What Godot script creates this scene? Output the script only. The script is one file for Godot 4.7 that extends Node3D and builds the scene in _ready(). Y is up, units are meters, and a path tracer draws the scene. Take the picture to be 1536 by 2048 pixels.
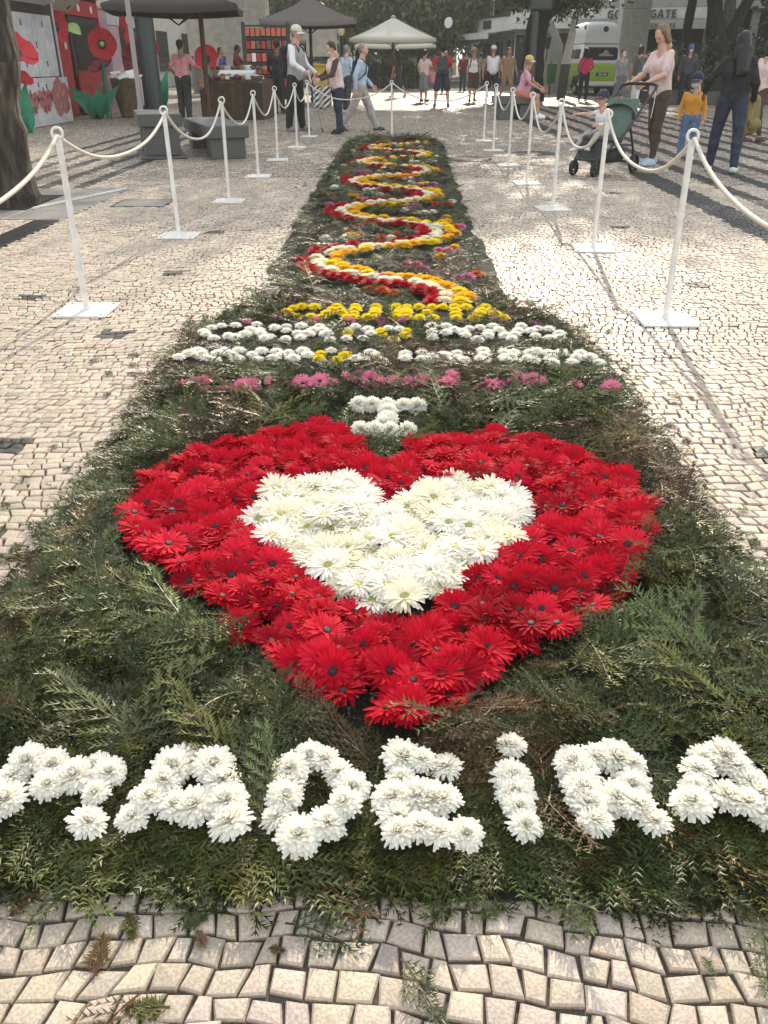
extends Node3D
# A flower carpet laid on a cobbled promenade: metres, y up, the carpet's axis along -z.

const SUN_ELEVATION := 27.0
const SUN_AZIMUTH := 6.7      # degrees to the right of -z
var M := {}
var count := {}
var rng := RandomNumberGenerator.new()


func _ready() -> void:
	rng.seed = 20
	var cam := Camera3D.new()
	cam.name = "camera"
	cam.fov = 63.46
	cam.near = 0.05
	cam.far = 600.0
	cam.position = Vector3(0, 1.25, 0)
	cam.rotation = Vector3(deg_to_rad(-28.5), 0.02123, 0)
	add_child(cam)
	cam.current = true
	var sky_material := ProceduralSkyMaterial.new()
	sky_material.sky_top_color = Color(0.78, 0.81, 0.84)
	sky_material.sky_horizon_color = Color(0.95, 0.93, 0.9)
	sky_material.sky_curve = 0.2
	sky_material.ground_bottom_color = Color(0.3, 0.28, 0.25)
	sky_material.ground_horizon_color = Color(0.6, 0.58, 0.55)
	sky_material.sky_energy_multiplier = 1.3
	var sky := Sky.new()
	sky.sky_material = sky_material
	var env := Environment.new()
	env.background_mode = Environment.BG_SKY
	env.sky = sky
	env.tonemap_mode = Environment.TONE_MAPPER_LINEAR
	env.tonemap_exposure = 1.24
	env.fog_enabled = true
	env.fog_density = 0.0014
	env.fog_light_color = Color(0.93, 0.93, 0.9)
	env.sdfgi_enabled = true
	env.ssao_enabled = true
	env.ssil_enabled = true
	var we := WorldEnvironment.new()
	we.name = "world_environment"
	we.environment = env
	add_child(we)
	var sun := DirectionalLight3D.new()
	sun.name = "sun"
	sun.light_energy = 1.6
	sun.light_color = Color(1.0, 0.935, 0.84)
	sun.light_angular_distance = 0.5
	sun.shadow_enabled = true
	sun.rotation = Vector3(deg_to_rad(-SUN_ELEVATION), deg_to_rad(180.0 - SUN_AZIMUTH), 0)
	add_child(sun)
	make_materials()
	build_pavement()
	build_ground_details()
	build_backdrop()
	build_trees()
	build_kiosks()
	build_market()
	build_street_furniture()
	build_flowers()
	build_carpet()
	build_barrier()
	build_van()
	build_people()


# ---------------------------------------------------------------- mesh helpers
class Geo:
	var v := PackedVector3Array()
	var g := PackedInt32Array()
	var c := PackedColorArray()
	var group := 0
	var col := Color.WHITE
	func tri(a: Vector3, b: Vector3, d: Vector3) -> void:   # counter-clockwise seen from outside
		v.push_back(a); v.push_back(d); v.push_back(b)
		for i in 3:
			g.push_back(group); c.push_back(col)
	func quad(a: Vector3, b: Vector3, d: Vector3, e: Vector3) -> void:
		tri(a, b, d)
		tri(a, d, e)
	func mesh(colored := false) -> ArrayMesh:
		var st := SurfaceTool.new()
		st.begin(Mesh.PRIMITIVE_TRIANGLES)
		for i in v.size():
			st.set_smooth_group(g[i])
			if colored:
				st.set_color(c[i])
			st.add_vertex(v[i])
		st.generate_normals()
		return st.commit()
	func box(center: Vector3, size: Vector3, turn := Basis(), bevel := 0.0) -> void:
		group = -1
		var h := size / 2.0
		var b := minf(bevel, minf(h.x, minf(h.y, h.z)) * 0.9)
		if b <= 0.0:
			for f in 6:
				var n := Vector3.ZERO
				n[f / 2] = 1.0 if f % 2 == 0 else -1.0
				var a1 := Vector3.ZERO
				a1[(f / 2 + 1) % 3] = 1.0
				var a2 := n.cross(a1)
				quad(center + turn * ((n - a1 - a2) * h), center + turn * ((n + a1 - a2) * h), center + turn * ((n + a1 + a2) * h), center + turn * ((n - a1 + a2) * h))
			return
		var i := h - Vector3.ONE * b
		for f in 6:
			var n := Vector3.ZERO
			n[f / 2] = 1.0 if f % 2 == 0 else -1.0
			var a1 := Vector3.ZERO
			a1[(f / 2 + 1) % 3] = 1.0
			var a2 := n.cross(a1)
			var o := n * h
			quad(center + turn * (o + (-a1 - a2) * i), center + turn * (o + (a1 - a2) * i), center + turn * (o + (a1 + a2) * i), center + turn * (o + (-a1 + a2) * i))
		for ax in 3:
			var p := (ax + 1) % 3
			var q := (ax + 2) % 3
			for sp in [-1.0, 1.0]:
				for sq in [-1.0, 1.0]:
					var e := Vector3.ZERO
					e[ax] = i[ax]
					var m1 := Vector3.ZERO
					m1[p] = sp * h[p]; m1[q] = sq * i[q]
					var m2 := Vector3.ZERO
					m2[p] = sp * i[p]; m2[q] = sq * h[q]
					if sp * sq > 0:
						quad(center + turn * (m1 - e), center + turn * (m2 - e), center + turn * (m2 + e), center + turn * (m1 + e))
					else:
						quad(center + turn * (m2 - e), center + turn * (m1 - e), center + turn * (m1 + e), center + turn * (m2 + e))
		for sx in [-1.0, 1.0]:
			for sy in [-1.0, 1.0]:
				for sz in [-1.0, 1.0]:
					var s := Vector3(sx, sy, sz)
					var x := center + turn * (Vector3(h.x, i.y, i.z) * s)
					var y := center + turn * (Vector3(i.x, h.y, i.z) * s)
					var z := center + turn * (Vector3(i.x, i.y, h.z) * s)
					if sx * sy * sz > 0:
						tri(x, y, z)
					else:
						tri(x, z, y)
	func tube(path: Array, radii: Array, sides := 8, capped := true, flat := 1.0) -> void:   # flat < 1 squeezes the section across its second axis
		group = 0
		var rings := []
		var up := Vector3.UP
		for k in path.size():
			var d: Vector3 = (path[mini(k + 1, path.size() - 1)] - path[maxi(k - 1, 0)]).normalized()
			if absf(d.dot(up)) > 0.95:
				up = Vector3.RIGHT if absf(d.x) < 0.9 else Vector3.FORWARD
			var s := d.cross(up).normalized()
			up = s.cross(d).normalized()
			var ring := PackedVector3Array()
			for j in sides:
				var t := TAU * j / sides
				ring.push_back(path[k] + (s * cos(t) + up * sin(t) * flat) * float(radii[mini(k, radii.size() - 1)]))
			rings.push_back(ring)
		for k in path.size() - 1:
			for j in sides:
				var j2 := (j + 1) % sides
				quad(rings[k][j], rings[k][j2], rings[k + 1][j2], rings[k + 1][j])
		if capped:
			group = -1
			for j in range(1, sides - 1):
				tri(rings[0][0], rings[0][j + 1], rings[0][j])
				tri(rings[-1][0], rings[-1][j], rings[-1][j + 1])
	func lathe(profile: Array, sides := 16, at := Transform3D(), smooth := true) -> void:   # profile of Vector2(radius, y) from below to above
		for k in profile.size() - 1:
			group = (k % 2 if not smooth else 0)
			var p: Vector2 = profile[k]
			var q: Vector2 = profile[k + 1]
			for j in sides:
				var t := TAU * j / sides
				var t2 := TAU * (j + 1) / sides
				var a := at * Vector3(p.x * cos(t), p.y, -p.x * sin(t))
				var b := at * Vector3(p.x * cos(t2), p.y, -p.x * sin(t2))
				var d := at * Vector3(q.x * cos(t2), q.y, -q.x * sin(t2))
				var e := at * Vector3(q.x * cos(t), q.y, -q.x * sin(t))
				if p.x > 0.00001:
					tri(a, b, d)
				if q.x > 0.00001:
					tri(a, d, e)
	func ball(center: Vector3, r: Vector3, turn := Basis(), rows := 8, sides := 12) -> void:
		var prof := []
		for k in rows + 1:
			var t := PI * k / rows - PI / 2
			prof.push_back(Vector2(cos(t), sin(t)) if k > 0 and k < rows else Vector2(0, sin(t)))
		lathe(prof, sides, Transform3D(turn * Basis.from_scale(r), center))
	func prism(outline: PackedVector2Array, depth: float, at := Transform3D()) -> void:   # outline in x, y; thickness along z
		group = -1
		var o := outline
		if Geometry2D.is_polygon_clockwise(o):
			o.reverse()
		var t := Geometry2D.triangulate_polygon(o)
		var f := Vector3(0, 0, depth / 2)
		for k in range(0, t.size(), 3):
			var a := Vector3(o[t[k]].x, o[t[k]].y, 0)
			var b := Vector3(o[t[k + 1]].x, o[t[k + 1]].y, 0)
			var d := Vector3(o[t[k + 2]].x, o[t[k + 2]].y, 0)
			if (b - a).cross(d - a).z < 0:
				var w := b
				b = d
				d = w
			tri(at * (a + f), at * (b + f), at * (d + f))
			tri(at * (a - f), at * (d - f), at * (b - f))
		for k in o.size():
			var p := Vector3(o[k].x, o[k].y, 0)
			var q := Vector3(o[(k + 1) % o.size()].x, o[(k + 1) % o.size()].y, 0)
			quad(at * (p - f), at * (q - f), at * (q + f), at * (p + f))
	func sheet(rows: Array, thick := 0.0) -> void:   # rows of points; with a thickness the underside is built too
		group = 0
		for k in rows.size() - 1:
			for j in rows[k].size() - 1:
				quad(rows[k][j], rows[k][j + 1], rows[k + 1][j + 1], rows[k + 1][j])
				if thick > 0.0:
					var d := Vector3(0, -thick, 0)
					group = 1
					quad(rows[k][j] + d, rows[k + 1][j] + d, rows[k + 1][j + 1] + d, rows[k][j + 1] + d)
					group = 0
		if thick > 0.0:
			group = -1
			var d := Vector3(0, -thick, 0)
			var n: int = rows.size() - 1
			for j in rows[0].size() - 1:
				quad(rows[0][j] + d, rows[0][j + 1] + d, rows[0][j + 1], rows[0][j])
				quad(rows[n][j], rows[n][j + 1], rows[n][j + 1] + d, rows[n][j] + d)
			for k in n:
				quad(rows[k][0], rows[k + 1][0], rows[k + 1][0] + d, rows[k][0] + d)
				quad(rows[k][-1] + d, rows[k + 1][-1] + d, rows[k + 1][-1], rows[k][-1])


func numbered(called: String) -> String:
	var n: int = count.get(called, 0)
	count[called] = n + 1
	return called if n == 0 else "%s_%03d" % [called, n]


func tag(o: Node3D, label: String, category := "", group := "", kind := "") -> Node3D:
	if label:
		o.set_meta("label", label)
	if category:
		o.set_meta("category", category)
	if group:
		o.set_meta("group", group)
	if kind:
		o.set_meta("kind", kind)
	return o


func thing(called: String, label: String, category: String, at := Vector3.ZERO, turn := 0.0, group := "") -> Node3D:
	var o := Node3D.new()
	o.name = numbered(called)
	o.position = at
	o.rotation.y = turn
	add_child(o)
	tag(o, label, category, group)
	return o


func part(called: String, shape: Variant, material: Material, parent: Node = null, at := Transform3D()) -> MeshInstance3D:
	var o := MeshInstance3D.new()
	o.name = called if parent else numbered(called)
	o.mesh = shape if shape is Mesh else shape.mesh(material is StandardMaterial3D and material.vertex_color_use_as_albedo)
	o.material_override = material
	o.transform = at
	if parent:
		parent.add_child(o, true)
	else:
		add_child(o)
	return o


func single(called: String, shape: Variant, material: Material, label: String, category: String, group := "", at := Transform3D()) -> MeshInstance3D:
	var o := part(called, shape, material, null, at)
	tag(o, label, category, group)
	return o


func structure(called: String, shape: Variant, material: Material, label := "") -> MeshInstance3D:
	var o := part(called, shape, material)
	tag(o, label, "", "", "structure")
	return o


func noise_texture(kind: int, freq: float, seed_: int, lo: Color, hi: Color, octaves := 4, size := 512, stretch := 1.0) -> ImageTexture:
	var n := FastNoiseLite.new()
	n.noise_type = kind
	n.frequency = freq
	n.seed = seed_
	n.fractal_octaves = octaves
	if kind == FastNoiseLite.TYPE_CELLULAR:
		n.cellular_return_type = FastNoiseLite.RETURN_DISTANCE2_SUB
	var grey := n.get_seamless_image(size, size)
	var im := Image.create(size, size, false, Image.FORMAT_RGB8)
	for y in size:
		for x in size:
			im.set_pixel(x, y, lo.lerp(hi, grey.get_pixel(x, int(y / stretch) % size).r))
	return ImageTexture.create_from_image(im)


func mat(called: String, c: Color, rough := 0.7, extra := {}) -> StandardMaterial3D:   # c is linear
	var m := StandardMaterial3D.new()
	m.resource_name = called
	m.albedo_color = c.linear_to_srgb()
	m.roughness = rough
	for k in extra:
		m.set(k, extra[k])
	M[called] = m
	return m


func textured(called: String, c: Color, rough: float, tex: Texture2D, scale: float, bump := 0.0, bump_tex: Texture2D = null, extra := {}) -> StandardMaterial3D:
	var m := mat(called, c, rough, extra)
	m.albedo_texture = tex
	m.uv1_triplanar = true
	m.uv1_world_triplanar = true
	m.uv1_scale = Vector3.ONE * scale
	if bump > 0.0:
		m.heightmap_enabled = true
		m.heightmap_texture = bump_tex if bump_tex else tex
		m.heightmap_scale = bump
	return m


func make_materials() -> void:
	var smooth := FastNoiseLite.TYPE_SIMPLEX_SMOOTH
	var speck := noise_texture(smooth, 0.05, 3, Color(0.72, 0.72, 0.72), Color.WHITE, 5)
	var blotch := noise_texture(smooth, 0.008, 8, Color(0.86, 0.86, 0.85), Color.WHITE, 4)
	var grain := noise_texture(smooth, 0.03, 5, Color(0.45, 0.45, 0.45), Color.WHITE, 4, 512, 6.0)
	var bark := noise_texture(FastNoiseLite.TYPE_CELLULAR, 0.03, 12, Color(0.2, 0.2, 0.2), Color.WHITE, 3, 512, 5.0)
	var weave := noise_texture(smooth, 0.2, 15, Color(0.75, 0.75, 0.75), Color.WHITE, 2, 256)
	var vc := {"vertex_color_use_as_albedo": true}
	# ground
	textured("cobble", Color.WHITE, 0.57, speck, 5.0, 0.28, null, vc)
	textured("joint", Color(0.1, 0.084, 0.066), 0.95, speck, 4.0, 0.3)
	textured("slab_grey", Color(0.25, 0.245, 0.235), 0.7, speck, 1.5, 0.1)
	textured("basalt", Color(0.06, 0.06, 0.06), 0.55, speck, 3.0, 0.2)
	textured("bench_stone", Color(0.12, 0.122, 0.12), 0.6, speck, 2.5, 0.1)
	mat("drain_metal", Color(0.06, 0.06, 0.062), 0.45, {"metallic": 0.6})
	# carpet
	textured("soil", Color(0.016, 0.018, 0.008), 0.95, speck, 3.0, 1.5)
	mat("needles", Color.WHITE, 0.42, {"metallic_specular": 0.33, "vertex_color_use_as_albedo": true, "backlight_enabled": true, "backlight": Color(0.3, 0.3, 0.3)})
	mat("twig", Color(0.09, 0.055, 0.03), 0.8)
	for f in [["red", Color(0.45, 0.004, 0.02)], ["red_light", Color(0.58, 0.014, 0.038)], ["red_dark", Color(0.27, 0.002, 0.012)], ["crimson", Color(0.36, 0.006, 0.016)],
			["white", Color(0.86, 0.84, 0.77)], ["ivory", Color(0.83, 0.8, 0.66)], ["cream", Color(0.8, 0.75, 0.58)], ["yellow", Color(0.83, 0.68, 0.02)], ["amber", Color(0.82, 0.5, 0.015)],
			["pink", Color(0.66, 0.2, 0.31)], ["mauve", Color(0.55, 0.2, 0.38)], ["orange", Color(0.6, 0.12, 0.03)]]:
		mat("petal_" + f[0], f[1], 0.7, {"metallic_specular": 0.22, "backlight_enabled": true, "backlight": glow_of(f[1], 0.75 if f[1].g > 0.3 else 0.45)})
	mat("disc_dark", Color(0.012, 0.008, 0.008), 0.7)
	mat("disc_ring", Color(0.3, 0.16, 0.1), 0.7)
	mat("disc_green", Color(0.35, 0.33, 0.1), 0.7)
	mat("disc_lemon", Color(0.75, 0.68, 0.3), 0.6)
	# barrier
	textured("post_white", Color(0.82, 0.81, 0.78), 0.42, blotch, 2.0)
	textured("rope", Color(0.78, 0.74, 0.64), 0.8, weave, 12.0, 0.3)
	mat("rivet", Color(0.3, 0.3, 0.3), 0.4, {"metallic": 0.8})
	# trees and plants
	textured("bark", Color(0.24, 0.19, 0.145), 0.9, bark, 0.8, 3.0)
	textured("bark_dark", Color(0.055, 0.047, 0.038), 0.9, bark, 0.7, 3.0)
	textured("bark_palm", Color(0.2, 0.18, 0.15), 0.9, grain, 0.8, 2.0)
	mat("leaf", Color.WHITE, 0.5, {"vertex_color_use_as_albedo": true, "backlight_enabled": true, "backlight": Color(0.55, 0.6, 0.3)})
	mat("leaf_green", Color(0.06, 0.09, 0.03), 0.5)
	# built things
	textured("plaster_white", Color(0.72, 0.71, 0.68), 0.8, blotch, 0.5, 0.1)
	textured("plaster_grey", Color(0.42, 0.42, 0.4), 0.85, blotch, 0.4, 0.1)
	textured("stone_pale", Color(0.5, 0.49, 0.46), 0.8, blotch, 0.8, 0.2)
	textured("concrete", Color(0.3, 0.3, 0.29), 0.85, blotch, 0.7, 0.2)
	textured("wood_brown", Color(0.13, 0.07, 0.035), 0.65, grain, 1.2, 0.2)
	textured("wood_pale", Color(0.3, 0.2, 0.12), 0.65, grain, 1.2, 0.2)
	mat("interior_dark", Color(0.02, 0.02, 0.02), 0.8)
	mat("glass_dark", Color(0.03, 0.035, 0.04), 0.08, {"metallic_specular": 0.7})
	mat("frame_dark", Color(0.03, 0.028, 0.027), 0.5)
	textured("board_white", Color(0.66, 0.67, 0.7), 0.55, blotch, 0.6, 0.0)
	textured("board_red", Color(0.5, 0.025, 0.03), 0.55, blotch, 0.6, 0.0)
	textured("board_pink", Color(0.6, 0.42, 0.5), 0.55, blotch, 0.6, 0.0)
	mat("dot_white", Color(0.78, 0.76, 0.74), 0.6)
	mat("print_pink", Color(0.4, 0.13, 0.15), 0.6)
	mat("print_pink_dark", Color(0.2, 0.045, 0.06), 0.6)
	mat("print_ochre", Color(0.4, 0.3, 0.1), 0.6)
	mat("paper_red", Color(0.42, 0.012, 0.025), 0.75, {"backlight_enabled": true, "backlight": Color(0.5, 0.03, 0.06)})
	mat("paper_rust", Color(0.17, 0.012, 0.012), 0.75)
	mat("paper_green", Color(0.02, 0.22, 0.13), 0.6, {"backlight_enabled": true, "backlight": Color(0.1, 0.5, 0.35)})
	mat("paper_lime", Color(0.3, 0.5, 0.16), 0.6)
	textured("canvas_brown", Color(0.2, 0.165, 0.15), 0.85, weave, 3.0, 0.05, null, {"backlight_enabled": true, "backlight": Color(0.12, 0.12, 0.12)})
	textured("canvas_dark", Color(0.045, 0.035, 0.03), 0.85, weave, 3.0, 0.05)
	textured("canvas_cream", Color(0.76, 0.73, 0.64), 0.8, weave, 3.0, 0.05, null, {"backlight_enabled": true, "backlight": Color(0.5, 0.48, 0.4)})
	mat("steel_grey", Color(0.3, 0.3, 0.3), 0.45, {"metallic": 0.3})
	mat("iron_green", Color(0.03, 0.045, 0.04), 0.5)
	mat("iron_black", Color(0.02, 0.02, 0.02), 0.5)
	mat("plastic_yellow", Color(0.75, 0.5, 0.02), 0.45)
	mat("plastic_green", Color(0.015, 0.16, 0.06), 0.45)
	mat("globe", Color(0.75, 0.66, 0.4), 0.3, {"backlight_enabled": true, "backlight": Color(0.6, 0.6, 0.5)})
	mat("paint_white", Color(0.74, 0.75, 0.76), 0.25, {"clearcoat_enabled": true, "clearcoat": 0.6})
	mat("paint_lime", Color(0.33, 0.5, 0.03), 0.25, {"clearcoat_enabled": true, "clearcoat": 0.6})
	mat("chrome", Color(0.75, 0.75, 0.75), 0.2, {"metallic": 1.0})
	mat("rubber", Color(0.018, 0.018, 0.018), 0.8)
	mat("lamp_red", Color(0.4, 0.02, 0.015), 0.25)
	mat("cork", Color(0.34, 0.22, 0.12), 0.8)
	mat("orange_card", Color(0.5, 0.14, 0.07), 0.6)
	mat("letter_dark", Color(0.07, 0.065, 0.06), 0.6)
	mat("letter_white", Color(0.78, 0.78, 0.76), 0.6)


func glow_of(c: Color, most: float) -> Color:   # light let through takes the colour of the petal
	var m := maxf(c.r, maxf(c.g, c.b))
	return Color(c.r / m * most, c.g / m * most, c.b / m * most).linear_to_srgb()


# ---------------------------------------------------------------- the cobbled ground
const CARPET := [[-1.3, -0.925], [-1.1, -1.4], [-1.07, -2.0], [-1.08, -2.9], [-1.13, -3.6], [-1.15, -4.2], [-1.08, -4.5], [-0.9, -4.66], [-0.87, -5.0], [-0.9, -5.6], [-0.97, -8.0], [-1.0, -10.7], [-1.04, -15.5],
	[-0.95, -16.6], [-0.7, -17.0], [0.35, -17.05], [0.6, -16.7], [0.7, -15.5], [0.64, -11.0], [0.6, -7.6], [0.65, -6.1], [0.64, -4.95], [0.7, -4.68], [0.86, -4.55], [0.95, -4.25], [0.99, -3.6], [1.0, -2.9], [0.98, -2.4], [1.03, -1.9], [1.08, -1.4], [1.25, -0.925]]


func carpet_outline() -> PackedVector2Array:
	var p := PackedVector2Array()
	for k in CARPET:
		p.push_back(Vector2(k[0], k[1]))
	return p


func dark_stone(x: float, z: float) -> bool:   # black basalt bands and squares laid in the pale paving
	if x > 2.88 and x < 3.22 and z < -5.0:
		return true
	if x > 3.5 and x < 8.2 and z < -8.5 and z > -30.0:
		return fposmod(x - 3.55, 0.52) < 0.2
	if x < -3.55 and x > -5.5 and z < -9.9 and z > -19.0:
		return fposmod(-x - 3.6, 0.4) < 0.16
	if absf(z + 31.4) < 0.22:
		return true
	for s in [[-2.25, -4.97], [-1.5, -4.22], [-1.47, -2.79], [-1.54, -5.67], [1.36, -2.74], [1.875, -7.48], [-1.575, -7.2], [2.3, -9.6], [1.9, -5.4]]:
		if absf(x - s[0]) < 0.075 and absf(z - s[1]) < 0.07:
			return true
	return false


func no_stone(x: float, z: float) -> bool:
	if x > -0.9 and x < 0.8 and z < -1.08 and z > -4.3:
		return true
	if x > -0.75 and x < 0.5 and z <= -4.3 and z > -16.5:
		return true
	if x < -3.08 and x > -4.7 and z < -7.75 and z > -9.85:   # grey slabs round the tree
		return true
	if x < -3.08 and x > -3.3 and z < -5.2 and z >= -7.75:   # slot drain
		return true
	return absf(x + 2.62) < 0.27 and absf(z + 8.78) < 0.24


func warped(a: float, b: float) -> Vector2:
	return Vector2(a + 0.003 * sin(b * 26.0 + 4.0 * sin(a * 2.2)) + 0.05 * sin(b * 2.3 + a * 0.6) + 0.03 * sin(b * 5.1), b + 0.045 * sin(a * 2.6 + 0.9 * sin(b * 0.8)) + 0.015 * sin(a * 5.3 + b * 1.7) + 0.004 * sin(a * 19.0 + 3.0 * sin(b * 3.7)) + 0.004 * sin(a * 37.0 + b * 11.0))


func stone_shape(corner: Array, level: int, at: Vector3, v: PackedVector3Array, n: PackedVector3Array) -> void:
	# corner: four ground points, anticlockwise seen from above; level 0 near, 1 middle, 2 far
	var mid: Vector3 = (corner[0] + corner[1] + corner[2] + corner[3]) / 4.0
	var top := []
	var low := []
	for k in 4:
		var p: Vector3 = corner[k]
		top.push_back(p.lerp(mid, 0.07 if level < 2 else 0.0) - at)
		var d: Vector3 = (p - mid) * 0.06
		low.push_back(Vector3(p.x + d.x, p.y - 0.004, p.z + d.z) - at)
	var m: Vector3 = mid - at + Vector3(0, 0.0018, 0)
	var faces := []
	if level == 0:
		for k in 4:
			faces.push_back([top[k], top[(k + 1) % 4], m])
	else:
		faces.push_back([top[0], top[1], top[2]])
		faces.push_back([top[0], top[2], top[3]])
	if level < 2:
		for k in 4:
			var j := (k + 1) % 4
			faces.push_back([low[k], low[j], top[j]])
			faces.push_back([low[k], top[j], top[k]])
	if level == 0:
		var drop := Vector3(0, -0.012, 0)
		for k in 4:
			var j := (k + 1) % 4
			faces.push_back([low[k] + drop, low[j] + drop, low[j]])
			faces.push_back([low[k] + drop, low[j], low[k]])
	for f in faces:
		var nn: Vector3 = (f[1] - f[0]).cross(f[2] - f[0]).normalized()
		v.push_back(f[0]); v.push_back(f[2]); v.push_back(f[1])
		n.push_back(nn); n.push_back(nn); n.push_back(nn)


func build_pavement() -> void:
	var ground := Geo.new()
	ground.group = -1
	ground.quad(Vector3(-200, -0.009, 60), Vector3(200, -0.009, 60), Vector3(200, -0.009, -380), Vector3(-200, -0.009, -380))
	var pavement := structure("pavement", ground, M.joint, "cobbled promenade of pale limestone setts with black basalt stripes")
	var v := PackedVector3Array()
	var n := PackedVector3Array()
	var c := PackedColorArray()
	var near := []
	var outline := carpet_outline()
	var b := 0.25
	var row := 0
	while b > -46.0:
		var far := maxf(-b, 0.4)
		var grow := 1.0 if far < 11.0 else 1.2 if far < 18.0 else 2.0 if far < 30.0 else 3.0
		var height := rng.randf_range(0.041, 0.054) * grow
		var half := 0.464 * (far * 0.879 + 0.6) + 1.5
		var a := -half + rng.randf() * 0.08
		var skew := 0.0
		while a < half:
			var w := rng.randf_range(0.034, 0.065) * grow
			var next_skew := rng.randf_range(-0.011, 0.011) * grow
			var g := 0.0017 * grow if far < 11.0 else 0.002 * grow
			var mid := warped(a + w / 2, b - height / 2)
			if not no_stone(mid.x, mid.y):
				var lift := rng.randf_range(-0.002, 0.003)
				var corner := []
				var bump_a := rng.randf_range(-0.003, 0.003) * grow
				var bump_b := rng.randf_range(-0.003, 0.003) * grow
				for k in 4:
					var ca := a + g + rng.randf() * 0.0036 * grow + skew * (1.0 if k == 3 else 0.0) if k == 0 or k == 3 else a + w - g - rng.randf() * 0.0036 * grow + next_skew * (1.0 if k == 2 else 0.0)
					var cb := b - g - rng.randf() * 0.0034 * grow + bump_a if k < 2 else b - height + g + rng.randf() * 0.0034 * grow + bump_b
					var p := warped(ca, cb)
					corner.push_back(Vector3(p.x, lift + rng.randf_range(-0.0014, 0.0014), p.y))
				var spin := rng.randfn() * 0.055
				var centre: Vector3 = (corner[0] + corner[1] + corner[2] + corner[3]) / 4.0
				var fit := rng.randf_range(0.97, 1.015)
				for k in 4:
					corner[k] = centre + ((corner[k] as Vector3) - centre).rotated(Vector3.UP, spin) * fit
				var tone := rng.randf_range(0.82, 1.12)
				var col := Color(0.62 * tone, 0.51 * tone * rng.randf_range(0.97, 1.03), 0.41 * tone * rng.randf_range(0.92, 1.06))
				if rng.randf() < 0.06:
					col = col * 0.72
				if dark_stone(mid.x, mid.y):
					col = Color(0.045, 0.044, 0.043) * rng.randf_range(0.8, 1.4)
				col.a = 1.0
				var d := mid.length()
				var in_view := absf(mid.x) < 0.464 * (absf(mid.y) * 0.879 + 0.6) and mid.y < -0.7
				if in_view and d < 3.7 and near.size() < 300 and not Geometry2D.is_point_in_polygon(mid, outline):
					near.push_back([corner, col])
				else:
					var before := v.size()
					stone_shape(corner, 0 if d < 4.0 else 1 if d < 11.0 else 2, Vector3.ZERO, v, n)
					for k in v.size() - before:
						c.push_back(col)
			a += w
			skew = next_skew
		b -= height
		row += 1
	var arrays := []
	arrays.resize(Mesh.ARRAY_MAX)
	arrays[Mesh.ARRAY_VERTEX] = v
	arrays[Mesh.ARRAY_NORMAL] = n
	arrays[Mesh.ARRAY_COLOR] = c
	var am := ArrayMesh.new()
	am.add_surface_from_arrays(Mesh.PRIMITIVE_TRIANGLES, arrays)
	var rest := part("cobblestones", am, M.cobble, pavement)
	rest.set_meta("kind", "stuff")
	for s in near:
		var at: Vector3 = (s[0][0] + s[0][2]) / 2.0
		v = PackedVector3Array()
		n = PackedVector3Array()
		stone_shape(s[0], 0, at, v, n)
		c = PackedColorArray()
		c.resize(v.size())
		c.fill(s[1])
		var one := []
		one.resize(Mesh.ARRAY_MAX)
		one[Mesh.ARRAY_VERTEX] = v
		one[Mesh.ARRAY_NORMAL] = n
		one[Mesh.ARRAY_COLOR] = c
		var sm := ArrayMesh.new()
		sm.add_surface_from_arrays(Mesh.PRIMITIVE_TRIANGLES, one)
		part("cobblestone", sm, M.cobble, pavement, Transform3D(Basis(), at))
	print("near stones ", near.size())


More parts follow.
